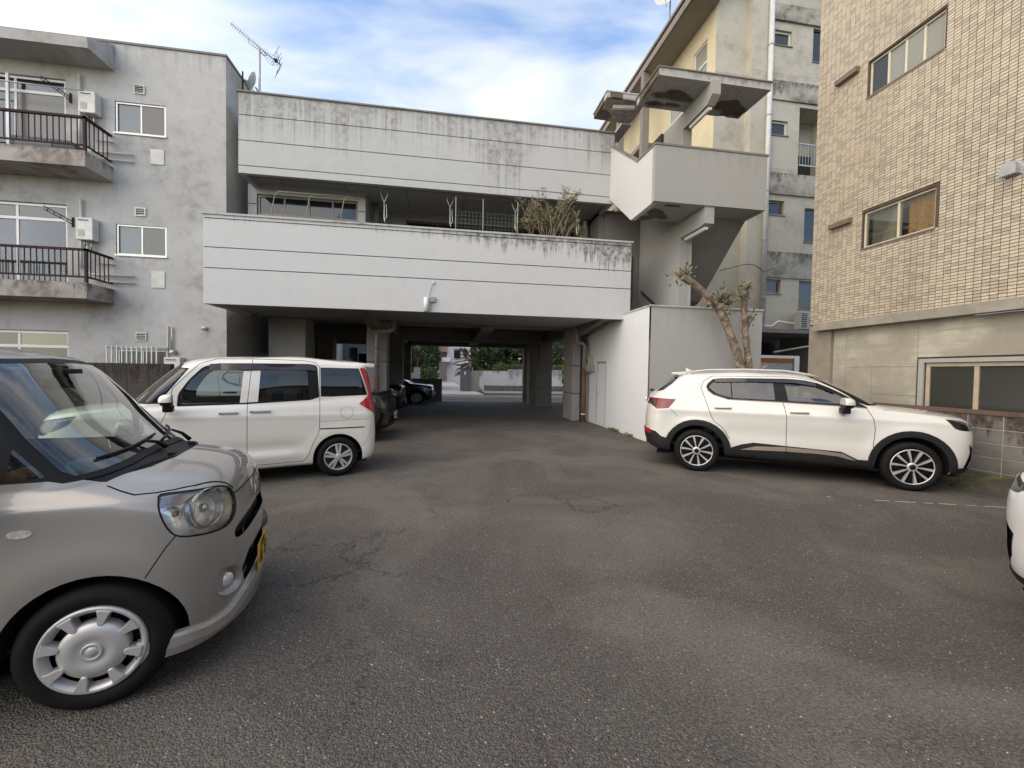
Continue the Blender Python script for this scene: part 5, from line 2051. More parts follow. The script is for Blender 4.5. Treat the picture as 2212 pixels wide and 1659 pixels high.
    sh.cut('windscreen', [(-.05, 1.083), (.0, 1.083), (.25, 1.072), (.45, 1.050), (.60, 1.032), (.612, 1.06), (.597, 1.20), (.568, 1.36), (.53, 1.475), (.49, 1.512), (.42, 1.53), (.0, 1.543), (-.05, 1.543)], FRONT, only='screen_edge', where=g, facing=.05)
    REAR = (Vector((0, 1, 0)), Vector((0, 0, 1)), Vector((-1, 0, 0)))
    sh.cut('rear_glass', [(-.05, 1.05), (.56, 1.05), (.50, 1.48), (.40, 1.52), (-.05, 1.53)], REAR, only=('body', 'pillar'), where=lambda c: c.x < -2.3)
    sh.cut('tail_lamp', [(.56, .62), (.70, .62), (.70, .98), (.58, .98)], REAR, only='body', where=lambda c: c.x < -2.4)
    # bonnet and its shut line
    seam = [(.03, .603), (.09, .632), (.144, .648), (.217, .622), (.277, .583), (.341, .52), (.397, .437), (.437, .385), (.472, .345)]
    hood = seam + [(.60, .25), (.60, -.02), (.10, -.02), (.10, .3), (.02, .52)]
    sh.cut('bonnet', hood, TOP, only='body', where=lambda c: c.z > .822, facing=.1)
    sh.cut('seam', strip(seam, .008), TOP, only=('body', 'bonnet'), where=lambda c: c.z > .8, facing=.1)
    sh.cut('seam', strip([(.36, .832), (.25, .838), (.15, .840), (.0, .838), (-.02, .838)], .007), FRONT, only=('body', 'bonnet'), where=lambda c: c.x > .3)
    # headlamp
    O = oblique(52)
    lamp3 = [(0.223, 0.616, 0.92), (0.277, 0.575, 0.916), (0.341, 0.51, 0.907), (0.397, 0.425, 0.896), (0.437, 0.373, 0.876), (0.465, 0.357, 0.841), (0.484, 0.369, 0.793), (0.49, 0.393, 0.751), (0.486, 0.433, 0.716), (0.467, 0.495, 0.698), (0.428, 0.568, 0.7), (0.371, 0.633, 0.713), (0.322, 0.668, 0.729), (0.292, 0.68, 0.756), (0.264, 0.682, 0.808), (0.243, 0.673, 0.866), (0.228, 0.647, 0.901)]
    lp = smooth_loop([(Vector(p).dot(O[0]), p[2]) for p in lamp3], 2)
    wl = lambda c: c.x > .1 and c.z > .6
    sh.cut('lamp_gasket', offset_poly(lp, .007), O, only=('body', 'bonnet', 'seam'), where=wl, facing=.02)
    sh.cut('lamp_lens', lp, O, only='lamp_gasket', where=wl, facing=.02)
    # front openings
    wf = lambda c: c.x > .2
    sh.cut('grille', smooth_loop([(-.1, .70), (.15, .697), (.30, .684), (.40, .662), (.432, .636), (.41, .598), (.30, .596), (.15, .604), (-.1, .607)], 2), FRONT, only='body', where=wf)
    sh.cut('intake', rounded([(-.1, .47), (.26, .47), (.36, .40), (.31, .30), (-.1, .31)], .02), FRONT, only='body', where=wf)
    sh.cut('seam', strip([(.312, .742), (.272, .688), (.204, .569)], .005), SIDE, only='body', where=lambda c: c.y > .4)
    sh.cut('side_lamp', [(-.21 + .040 * math.cos(2 * math.pi * i / 16) * (1 if abs(math.cos(2 * math.pi * i / 16)) < .9 else .97), .823 + .0175 * math.sin(2 * math.pi * i / 16)) for i in range(16)], SIDE, only='body', where=f)
    # doors
    dfr = [(-.45, 1.02), (-.44, .80), (-.40, .62), (-.40, .26), (-1.30, .26), (-1.32, 1.02)]
    dre = [(-1.33, 1.02), (-1.31, .26), (-2.02, .26), (-2.10, .52), (-2.12, 1.02)]
    sh.cut('front_door', dfr, SIDE, only='body', where=f)
    sh.cut('rear_door', dre, SIDE, only='body', where=f)
    for pl in (dfr, dre):
        sh.cut('seam', strip(pl, .007), SIDE, only=('body', 'front_door', 'rear_door'), where=f)

    link('body', sh.mesh('body', P), root)
    link('bonnet', sh.mesh('bonnet', P), root)
    tag(link('shut_line', sh.mesh('seam', M_gap, inset=.006), root), kind='stuff')
    parts_lr(sh, root, 'pillar', 'window_frame', M_trim)
    link('screen_surround', sh.mesh('screen_edge', M_trim), root)
    link('windscreen', sh.mesh('windscreen', car_glass('windscreen_glass', (.80, .88, .84), 2.0)), root)
    link('rear_window', sh.mesh('rear_glass', car_glass('privacy_glass', (.16, .18, .18), 1.3)), root)
    link('cowl', sh.mesh('cowl', M_trim, inset=.006), root)
    link('grille', sh.mesh('grille', M_trim, inset=.035), root)
    link('lower_intake', sh.mesh('intake', M_gap, inset=.05), root)
    # lip along the lower edge of the bumper
    zt = pchip([0, .074, .33, .42, .495, .58, .641, .72], [.303, .302, .285, .262, .245, .246, .259, .266])
    m = MB()
    rings = []
    for i in range(-40, 41):
        a = R(78) * i / 40
        d = Vector((math.cos(a), math.sin(abs(a)), 0))
        h0 = sh.bvh.ray_cast(Vector((.02, .0, .262)), d)
        if h0[0] is None:
            continue
        p = h0[0]
        n = Vector((d.x, d.y, 0)).lerp(sh.nrm(p), .7)
        n.z = 0
        n.normalize()
        sy = 1 if i >= 0 else -1
        top = zt(p.y)
        prof = [(-.004, top + .012), (.016, top + .006), (.026, top - .008), (.030, top - .05), (.022, .172), (-.02, .168)]
        rings.append([(p.x + n.x * o, sy * (p.y + n.y * o), z) for o, z in prof])
    for a, b in zip(rings, rings[1:]):
        for k in range(5):
            m.face((a[k], a[k + 1], b[k + 1], b[k]), True)
    for r_ in (rings[0], rings[-1][::-1]):
        m.face(r_)
    lip = link('bumper_lip', m.mesh('bumper_lip', P), root)
    parts_lr(sh, root, 'side_glass', 'side_window', car_glass('light_glass', (.62, .68, .65), 1.3))
    parts_lr(sh, root, 'front_door', 'front_door', P)
    parts_lr(sh, root, 'rear_door', 'rear_door', P)
    parts_lr(sh, root, 'tail_lamp', 'tail_lamp', M_red)
    parts_lr(sh, root, 'side_lamp', 'side_marker_lamp', plain('clear_marker', (.62, .55, .50), .2, coat=1, var=.3, vscale=60), inset=-.004, thick=.006)
    M_bowl = plain('satin_reflector', (0.93, 0.92, 0.88), .18, .55, var=0)
    for s, sg in (('l', 1), ('r', -1)):
        hl = link('headlamp', sh.mesh('lamp_lens', M_lens, s), root)
        link('gasket', sh.mesh('lamp_gasket', M_gap, s, inset=.003), hl)
        link('reflector', sh.mesh('lamp_lens', M_bowl, s, inset=.075), hl)
        link('bezel', sh.mesh('lamp_gasket', M_bowl, s, inset=.02, thick=.06), hl)
        # main bowl with bulb shield, aimed forward and outward
        def turned(name, prof, mat, cx, cy, cz, yaw, seg=36):
            m = MB()
            m.lathe(prof, seg, 'x', flip=True)
            o = link(name, m.mesh(name, mat), hl)
            o.location = (cx, sg * cy, cz)
            o.rotation_euler = (0, R(-4), sg * yaw)
            return o
        turned('bowl', [(.094, .030), (.090, .026), (.086, -.005), (.070, -.045), (.045, -.070), (.015, -.080), (0, -.08)], M_bowl, .368, .488, .803, R(28))
        turned('bowl_ring', [(.100, .012), (.101, .030), (.095, .034), (.090, .028)], M_chrome, .368, .488, .803, R(28))
        turned('bulb_shield', [(.022, -.03), (.022, .006), (.015, .018), (0, .020)], M_chrome, .368, .488, .803, R(28), 20)
        turned('side_bowl', [(.038, .02), (.036, .0), (.022, -.03), (0, -.04)], M_bowl, .262, .590, .815, R(60), 24)
        turned('side_bowl', [(.030, .02), (.028, .0), (.018, -.03), (0, -.036)], M_bowl, .415, .39, .825, R(10), 24)
        cb = cbox('amber_bulb', M_amber, hl, -.012, .012, -.01, .01, -.012, .012, .004)
        cb.location = (.283, sg * .592, .815)
        # fog lamp dish
        m = MB()
        m.lathe([(.074, .006), (.066, .0), (.050, -.012), (.044, -.03), (.0, -.034)], 30, 'x', flip=True)
        fg = link('fog_lamp', m.mesh('fog_lamp', plain('warm_grey_dish', (.30, .283, .255), .35, .2, coat=.5)), root)
        fg.location = (.482, sg * .506, .412)
        fg.rotation_euler = (0, 0, sg * R(44))
        m = MB()
        m.lathe([(.036, -.012), (.030, -.006), (.0, -.003)], 24, 'x', flip=True)
        link('lens', m.mesh('lens', M_bowl), fg)
        wheel(root, .02, sg * .705, .2785, .155, .190, 'cap', sg)
        wheel(root, -2.455, sg * .705, .2785, .155, .190, 'cap', sg)
        liner(root, sh, .025, .40, .326, .285, sg)
        liner(root, sh, -2.455, .40, .319, .285, sg)
        mirror(root, -.42, sg * .84, 1.06, sg, P)
        cbox('door_handle', P, root, -1.24, -1.08, sg * .715, sg * .755, .90, .935, .012)
        cbox('door_handle', P, root, -1.60, -1.44, sg * .715, sg * .755, .91, .945, .012)
    m = MB()
    m.box(-2.6, .36, -.62, .62, .17, .19)
    link('underbody', m.mesh('underbody', M_gap), root)
    # emblem, vents, wipers, washer nozzle, plate
    m = MB()
    m.lathe([(.045, .0), (.046, .007), (.040, .009), (.036, .004)], 28, 'x', flip=True)
    em = link('emblem', m.mesh('emblem', M_chrome), root)
    em.location = (.512, 0, .772)
    em.rotation_euler = (0, R(-13), 0)
    m = MB()
    m.lathe([(.022, .004), (.014, .008), (0, .007)], 20, 'x', flip=True)
    link('emblem_core', m.mesh('emblem_core', M_chrome), em)
    for sg in (1, -1):
        for k in range(10):
            h = sh.hit(.135 - k * .008, .22 + k * .024, TOP)
            p = h[0]
            cbox('vent_slot', M_gap, root, p.x - .03, p.x + .022, sg * p.y - .006, sg * p.y + .006, p.z - .012, p.z - .0035, .002, 1)
    for (y0, y1, xo) in ((-.50, .06, .0), (.04, .50, .012)):
        pts = []
        for i in range(9):
            y = y0 + (y1 - y0) * i / 8
            z = 1.090 + .035 * i / 8
            h = sh.hit(abs(y), z, FRONT)
            p = h[0]
            pts.append((p.x + .016, y, p.z))
        ctube('wiper_blade', M_trim, root, pts, .008, 8)
        a = pts[5]
        pv = sh.hit(.085, abs(y1 - .12), TOP)[0]
        ctube('wiper_arm', M_trim, root, [(a[0] + .012, a[1], a[2] + .004), ((a[0] + pv.x) / 2 + .012, (a[1] + y1 - .12) / 2, (a[2] + pv.z) / 2 + .018), (pv.x, y1 - .12, pv.z + .012)], [.007, .010, .014], 8)
    cbox('washer_nozzle', M_trim, root, .13, .165, .16, .20, 1.035, 1.052, .006)
    cbox('washer_nozzle', M_trim, root, .13, .165, -.20, -.16, 1.035, 1.052, .006)
    plate(root, .566, .285, 1, M_plate_y, M_ink)
    # cabin
    cabin(root, .2, -2.6, .62, .30, [(-.95, .33, .38), (-.95, -.33, .38), (-1.85, .33, .38), (-1.85, -.33, .38)], -.33, M_seat_b, 1.005, .0)
    cbox('tissue_box', plain('teal_card', (.10, .28, .27), .7), root, -.22, -.12, -.36, -.22, 1.005, 1.05, .006)
    cbox('dash_ornament', plain('orange_cloth', (.45, .20, .10), .8), root, -.36, -.30, -.44, -.38, 1.0, 1.05, .018)
    cbox('dash_ornament', plain('orange_cloth', (.45, .20, .10), .8), root, -.36, -.30, -.52, -.46, 1.0, 1.05, .018)
    cbox('rear_mirror', M_trim, root, -.42, -.38, -.11, .11, 1.40, 1.46, .015)
    cbox('roof_sensor', M_trim, root, -.40, -.33, -.07, .07, 1.45, 1.51, .01)
    return root
REAR = (Vector((0, 1, 0)), Vector((0, 0, 1)), Vector((-1, 0, 0)))


def ring_poly(cx, cz, r0, r1, a0, a1, n=18):
    o = [(cx + r1 * math.cos(R(a0 + (a1 - a0) * i / n)), cz + r1 * math.sin(R(a0 + (a1 - a0) * i / n))) for i in range(n + 1)]
    i_ = [(cx + r0 * math.cos(R(a1 + (a0 - a1) * i / n)), cz + r0 * math.sin(R(a1 + (a0 - a1) * i / n))) for i in range(n + 1)]
    return o + i_


def build_suv():
    root = thing('suv', 'white compact suv with black wheel-arch cladding parked at the right wall', 'car')
    P = car_paint('pearl_white_paint', (0.66, 0.645, 0.59), 0.0, .30)
    rows = [(.62, .24, .25, .27, .30, -3.40, .36, .840, .93, .95, .36, 2.8, .32, 3.0),
            (.74, .30, .30, .31, .34, -3.48, .42, .872, .93, .95, .38, 2.8, .34, 3.0),
            (.79, .42, .42, .42, .45, -3.52, .52, .890, .935, .95, .40, 2.8, .36, 3.0),
            (.80, .58, .57, .57, .58, -3.53, .62, .895, .94, .95, .40, 2.8, .38, 3.0),
            (.80, .74, .72, .72, .73, -3.53, .75, .895, .945, .95, .40, 2.9, .40, 3.0),
            (.79, .86, .83, .86, .88, -3.52, .90, .892, .945, .95, .40, 2.9, .40, 3.0),
            (.765, .95, .915, .965, .99, -3.50, 1.02, .884, .945, .95, .41, 2.9, .40, 3.0),
            (.71, 1.012, .968, 1.03, 1.07, -3.48, 1.10, .868, .945, .95, .42, 2.9, .40, 3.0),
            (.55, 1.06, 1.02, 1.075, 1.12, -3.46, 1.16, .850, .945, .95, .42, 3.0, .40, 3.0),
            (.25, 1.095, 1.065, 1.105, 1.155, -3.43, 1.20, .830, .945, .95, .42, 3.1, .40, 3.0),
            (-.10, 1.128, 1.10, 1.130, 1.18, -3.40, 1.235, .812, .95, .95, .42, 3.2, .40, 3.0),
            (-.22, 1.150, 1.13, 1.150, 1.205, -3.37, 1.26, .797, .95, .95, .36, 3.0, .40, 3.0),
            (-.48, 1.295, 1.27, 1.300, 1.34, -3.25, 1.36, .757, .95, .95, .34, 3.0, .38, 3.0),
            (-.72, 1.420, 1.395, 1.420, 1.45, -3.14, 1.45, .715, .95, .95, .33, 3.0, .36, 3.0),
            (-.92, 1.512, 1.49, 1.512, 1.52, -3.06, 1.53, .665, .95, .95, .33, 2.9, .34, 3.0),
            (-1.06, 1.560, 1.545, 1.567, 1.56, -3.02, 1.572, .612, .95, .95, .34, 2.8, .34, 2.8),
            (-1.22, 1.594, 1.585, 1.605, 1.59, -2.95, 1.597, .530, .95, .95, .36, 2.6, .34, 2.6),
            (-1.45, 1.616, 1.612, 1.630, 1.61, -2.75, 1.618, .40, .93, .95, .36, 2.4, .34, 2.4),
            (-1.72, 1.630, 1.628, 1.642, 1.63, -2.5, 1.633, .2, .9, .92, .3, 2.2, .3, 2.2),
            (-2.0, 1.634, 1.634, 1.645, 1.634, -2.3, 1.634, .0, 1, 1, .1, 2, .1, 2)]
    def warp(x, y, z):
        if y > .5:
            # waist crease and hollow below it, swollen haunches
            y += .010 * math.exp(-((z - .965) / .05) ** 2) - .016 * math.exp(-((z - .66) / .13) ** 2) * (1 if -2.3 < x < -.45 else .0)
            for cx in (0.0, -2.69):
                d = math.hypot(x - cx, z - .335)
                if d < .75:
                    y += .022 * math.exp(-((d - .45) / .11) ** 2)
        return (x, y, z)
    sh = Shell(rows, warp=warp, per_row=5)
    f = lambda c: c.y > .4
    for cx in (0, -2.69):
        sh.cut('arch', arch(cx, .335, .405, .1), where=f)
    # black lower cladding
    sill = [(-2.19, .43), (-2.05, .485), (-1.90, .522), (-1.47, .505), (-.79, .475), (-.60, .378), (-.42, .380), (-.35, .2), (-2.35, .2), (-2.25, .38)]
    sh.cut('clad', sill, SIDE, only='body', where=f, facing=-.2)
    sh.cut('clad', ring_poly(-2.69, .335, .30, .495, -14, 195), SIDE, only='body', where=f, facing=-.2)
    sh.cut('clad', ring_poly(0, .335, .30, .490, -6, 190), SIDE, only='body', where=f, facing=-.2)
    sh.cut('clad', [(-2.95, .20), (-3.10, .50), (-3.22, .52), (-3.32, .60), (-3.45, .62), (-3.70, .62), (-3.70, .1), (-2.95, .1)], SIDE, only='body', where=lambda c: c.x < -3.0, facing=-1.1)
    sh.cut('clad', [(.43, .1), (.43, .36), (.9, .34), (.9, .1)], SIDE, only='body', where=lambda c: c.x > .4, facing=-1.1)
    sh.cut('sill_band', [(-2.07, .405), (-1.86, .470), (-1.49, .488), (-1.08, .478), (-.78, .452), (-.62, .362), (-.72, .378), (-.84, .408), (-1.08, .424), (-1.48, .425), (-1.80, .414)], SIDE, only='clad', where=f)
    # glass-house
    dlo = smooth_loop([(-2.563, 1.373), (-2.499, 1.453), (-2.40, 1.492), (-2.0, 1.503), (-1.6, 1.505), (-1.35, 1.500), (-1.06, 1.452), (-.76, 1.304), (-.58, 1.185), (-.47, 1.112), (-.60, 1.118), (-.911, 1.131), (-1.484, 1.152), (-2.0, 1.163), (-2.25, 1.168), (-2.446, 1.232), (-2.543, 1.308)], 2)
    sh.cut('chrome', strip([(-.48, 1.108), (-.911, 1.127), (-1.484, 1.148), (-2.0, 1.159), (-2.25, 1.164), (-2.456, 1.230), (-2.555, 1.305)], .012), SIDE, only='body', where=f)
    sh.cut('pillar', dlo, SIDE, only=('body',), where=f)
    for poly in (rounded([(-2.53, 1.348), (-2.47, 1.425), (-2.36, 1.448), (-1.635, 1.452), (-1.615, 1.178), (-2.19, 1.188), (-2.42, 1.250)], .02),
                 rounded([(-1.485, 1.440), (-1.34, 1.440), (-1.08, 1.405), (-.80, 1.275), (-.66, 1.175), (-.68, 1.155), (-1.44, 1.172)], .02)):
        sh.cut('side_glass', poly, SIDE, only='pillar', where=f)
    sh.cut('pillar', [(-2.20, 1.1), (-2.185, 1.1), (-2.205, 1.5), (-2.22, 1.5)], SIDE, only='side_glass', where=f)
    g = lambda c: c.x > -1.5 and c.z > 1.08
    sh.cut('screen_edge', [(-.05, 1.158), (.0, 1.158), (.74, 1.142), (.735, 1.20), (.64, 1.42), (.55, 1.525), (.46, 1.552), (.0, 1.565), (-.05, 1.565)], FRONT, only=('body', 'pillar'), where=g, facing=.05)
    sh.cut('windscreen', [(-.05, 1.175), (.0, 1.175), (.70, 1.165), (.69, 1.205), (.60, 1.41), (.515, 1.512), (.44, 1.533), (.0, 1.545), (-.05, 1.545)], FRONT, only='screen_edge', where=g, facing=.05)
    wr = lambda c: c.x < -2.7
    sh.cut('rear_glass', [(-3.10, 1.520), (-2.985, 1.50), (-3.07, 1.40), (-3.22, 1.275), (-3.40, 1.235), (-3.6, 1.235), (-3.6, 1.52)], SIDE, only='body', where=wr, facing=-.3)
    # lamps
    tl = [(-3.60, 1.14), (-3.42, 1.14), (-3.359, 1.146), (-3.015, 1.138), (-3.124, .993), (-3.302, .971), (-3.408, 1.04), (-3.60, 1.06)]
    sh.cut('tail_lamp', tl, SIDE, only='body', where=lambda c: c.x < -2.9, facing=-.5)
    sh.cut('tail_dark', [(-3.60, 1.12), (-3.45, 1.12), (-3.33, 1.10), (-3.31, 1.03), (-3.40, 1.045), (-3.60, 1.06)], SIDE, only='tail_lamp', where=lambda c: c.x < -2.9, facing=-.5)
    sh.cut('reflector', [(-3.52, .63), (-3.42, .63), (-3.37, .565), (-3.42, .555), (-3.52, .58)], SIDE, only=('body', 'clad'), where=lambda c: c.x < -3.2, facing=-.5)
    sh.cut('lamp_lens', rounded([(.353, 1.000), (.45, .995), (.56, .975), (.66, .935), (.72, .90), (.70, .852), (.60, .850), (.50, .858), (.441, .884)], .01), SIDE, only='body', where=lambda c: c.x > .3 and c.y > .35, facing=-.2)
    sh.cut('fang', [(.615, .68), (.70, .60), (.68, .46), (.62, .352), (.56, .352), (.60, .46), (.64, .56)], SIDE, only='body', where=lambda c: c.x > .5 and c.y > .4, facing=-.3)
    sh.cut('grille', rounded([(-.1, .95), (.52, .93), (.56, .86), (.50, .62), (-.1, .60)], .03), FRONT, only='body', where=lambda c: c.x > .5)
    sh.cut('intake', rounded([(-.1, .52), (.45, .52), (.52, .38), (-.1, .36)], .03), FRONT, only=('body', 'clad'), where=lambda c: c.x > .5)
    # doors, bonnet and their gaps
    dr1 = [(-1.60, 1.51), (-1.515, 1.15), (-1.478, .93), (-1.47, .30), (-.44, .30), (-.43, .62), (-.411, .827), (-.433, .964), (-.50, 1.135)]
    dr2 = [(-1.60, 1.51), (-1.515, 1.15), (-1.478, .93), (-1.47, .30), (-2.30, .30), (-2.22, .55), (-2.32, .72), (-2.45, .82), (-2.50, .92), (-2.575, 1.14), (-2.645, 1.347), (-2.60, 1.45), (-2.48, 1.525)]
    sh.cut('front_door', [p for p in dr1[1:]], SIDE, only='body', where=f)
    sh.cut('rear_door', [p for p in dr2[1:-2]], SIDE, only='body', where=f)
    for ln in (dr1[1:4], dr1[4:], dr2[5:]):
        sh.cut('seam', strip(ln, .008), SIDE, only=('body', 'front_door', 'rear_door', 'clad', 'sill_band'), where=f)
    sh.cut('seam', strip([(-2.48, 1.527), (-1.60, 1.535), (-1.35, 1.53), (-1.03, 1.478), (-.76, 1.335), (-.50, 1.155)], .006), SIDE, only='body', where=f)
    sh.cut('seam', strip([(-.40, .815), (-.12, .745), (.05, .74)], .001), SIDE, only='nothing', where=f)
    sh.cut('seam', strip([(-3.10, .985), (-2.98, .87)], .005), SIDE, only='body', where=f)
    sh.cut('bonnet', [(.90, -.02), (.90, .48), (.45, .68), (.20, .755), (-.26, .765), (-.40, .72), (-.30, -.02)], TOP, only='body', where=lambda c: c.z > .93 and c.x > -.5, facing=.1)
    sh.cut('seam', strip([(.62, .60), (.45, .68), (.20, .755), (-.05, .76), (-.30, .765)], .008), TOP, only=('body', 'bonnet'), where=lambda c: c.z > .93, facing=.1)

    link('body', sh.mesh('body', P), root)
    link('bonnet', sh.mesh('bonnet', P), root)
    tag(link('shut_line', sh.mesh('seam', M_gap, inset=.006), root), kind='stuff')
    link('cladding', sh.mesh('clad', M_clad, inset=-.008, thick=.012), root)
    parts_lr(sh, root, 'pillar', 'window_frame', M_trim)
    link('screen_surround', sh.mesh('screen_edge', M_trim), root)
    link('windscreen', sh.mesh('windscreen', car_glass('windscreen_glass', (.80, .88, .84), 1.6)), root)
    link('rear_window', sh.mesh('rear_glass', car_glass('privacy_glass', (.16, .18, .18), 1.3)), root)
    link('grille', sh.mesh('grille', M_trim, inset=.03), root)
    link('lower_intake', sh.mesh('intake', M_gap, inset=.04), root)
    parts_lr(sh, root, 'side_glass', 'side_window', car_glass('bronze_reflection_glass', (.40, .40, .34), 1.5))
    parts_lr(sh, root, 'front_door', 'front_door', P)
    parts_lr(sh, root, 'rear_door', 'rear_door', P)
    parts_lr(sh, root, 'chrome', 'window_moulding', M_bronze, inset=-.003)
    parts_lr(sh, root, 'sill_band', 'sill_band', plain('satin_sill_band', (.60, .50, .40), .3, .7, var=.05), inset=-.014, thick=.008)
    parts_lr(sh, root, 'fang', 'bumper_vent', M_trim, inset=.015)
    parts_lr(sh, root, 'reflector', 'rear_reflector', M_red, inset=-.012)
    for s, sg in (('l', 1), ('r', -1)):
        t = link('tail_lamp', sh.mesh('tail_lamp', M_red_dk, s, inset=-.004, thick=.01), root)
        link('reverse_lens', sh.mesh('tail_dark', plain('smoked_lens', (.06, .05, .05), .1, coat=1), s, inset=-.004), t)
        hl = link('headlamp', sh.mesh('lamp_lens', M_lens, s), root)
        link('lamp_housing', sh.mesh('lamp_lens', plain('dark_lamp_housing', (.03, .03, .032), .25, .3), s, inset=.03), hl)
        for (x, y) in ((.56, .66), (.47, .74)):
            m = MB()
            m.lathe([(.034, .01), (.030, -.01), (.0, -.02)], 20, 'x', flip=True)
            q = link('projector', m.mesh('projector', M_reflector), hl)
            q.location = (x, sg * y, .915)
            q.rotation_euler = (0, 0, sg * R(25))
        wheel(root, 0, sg * .878, .334, .205, .238, 'alloy10', sg)
        wheel(root, -2.69, sg * .878, .334, .205, .238, 'alloy10', sg)
        liner(root, sh, 0, .50, .407, .335, sg)
        liner(root, sh, -2.69, .50, .407, .335, sg)
        mirror(root, -.80, sg * .99, 1.175, sg, P, sx=.11, sy=.23, sz=.16)
        for (x0, x1, z) in ((-2.45, -2.21, 1.035), (-1.44, -1.20, 1.012)):
            p = sh.hit((x0 + x1) / 2, z)[0]
            cbox('door_handle', plain('satin_sill_band', (.60, .50, .40), .3, .7), root, x0, x1, sg * (p.y + .008), sg * (p.y + .034), z - .014, z + .012, .009)
        # roof rail
        pts = [(-2.80, .60, 1.565), (-2.74, .585, 1.60), (-2.55, .575, 1.625), (-2.0, .57, 1.640), (-1.45, .57, 1.625), (-1.15, .58, 1.575), (-.99, .60, 1.525)]
        ctube('roof_rail', M_silver, root, [(x, sg * y, z) for x, y, z in pts], [.010, .016, .018, .018, .018, .016, .010], 10)
        # smoked rain visor over the side windows
        m = MB()
        top = [(-2.44, 1.485), (-2.0, 1.497), (-1.62, 1.498), (-1.34, 1.492), (-1.08, 1.448), (-.86, 1.345)]
        for (a, b) in zip(top, top[1:]):
            pa, pb = sh.hit(*a)[0], sh.hit(*b)[0]
            qa, qb = sh.hit(a[0], a[1] - .05)[0], sh.hit(b[0], b[1] - .05)[0]
            q = [(pa.x, sg * (pa.y + .012), pa.z), (pb.x, sg * (pb.y + .012), pb.z), (qb.x, sg * (qb.y + .024), qb.z), (qa.x, sg * (qa.y + .024), qa.z)]
            m.face(q, True)
        link('rain_visor', m.mesh('rain_visor', plain('smoked_acrylic', (.012, .012, .016), .08, coat=.5)), root)
    m = MB()
    m.box(-3.3, .55, -.74, .74, .22, .24)
    link('underbody', m.mesh('underbody', M_gap), root)
    # spoiler, aerial fin, rear wiper knob
    cbox('roof_spoiler', P, root, -3.10, -2.86, -.60, .60, 1.515, 1.594, .02, taper=lambda a, b, c: (a, b, c + (.0 if a > -3.0 else (.030 if c < 1.55 else -.014))))
    m = MB()
    m.prism([(-2.86, 1.60), (-2.70, 1.61), (-2.80, 1.635), (-2.865, 1.675)], 1, -.02, .02)
    link('aerial_fin', m.mesh('aerial_fin', P), root)
    cbox('rear_wiper_hub', M_trim, root, -3.47, -3.40, -.05, .05, 1.235, 1.275, .015)
    cbox('rear_emblem', M_chrome, root, -3.535, -3.515, -.06, .06, 1.05, 1.12, .01)
    plate(root, .825, .44, 1, M_plate_w, M_green, digits='2408')
    cabin(root, .0, -3.2, .74, .42, [(-1.25, .40, .50), (-1.25, -.40, .50), (-2.15, .40, .50), (-2.15, -.40, .50)], -.40, M_seat, 1.09, -.30)
    return root


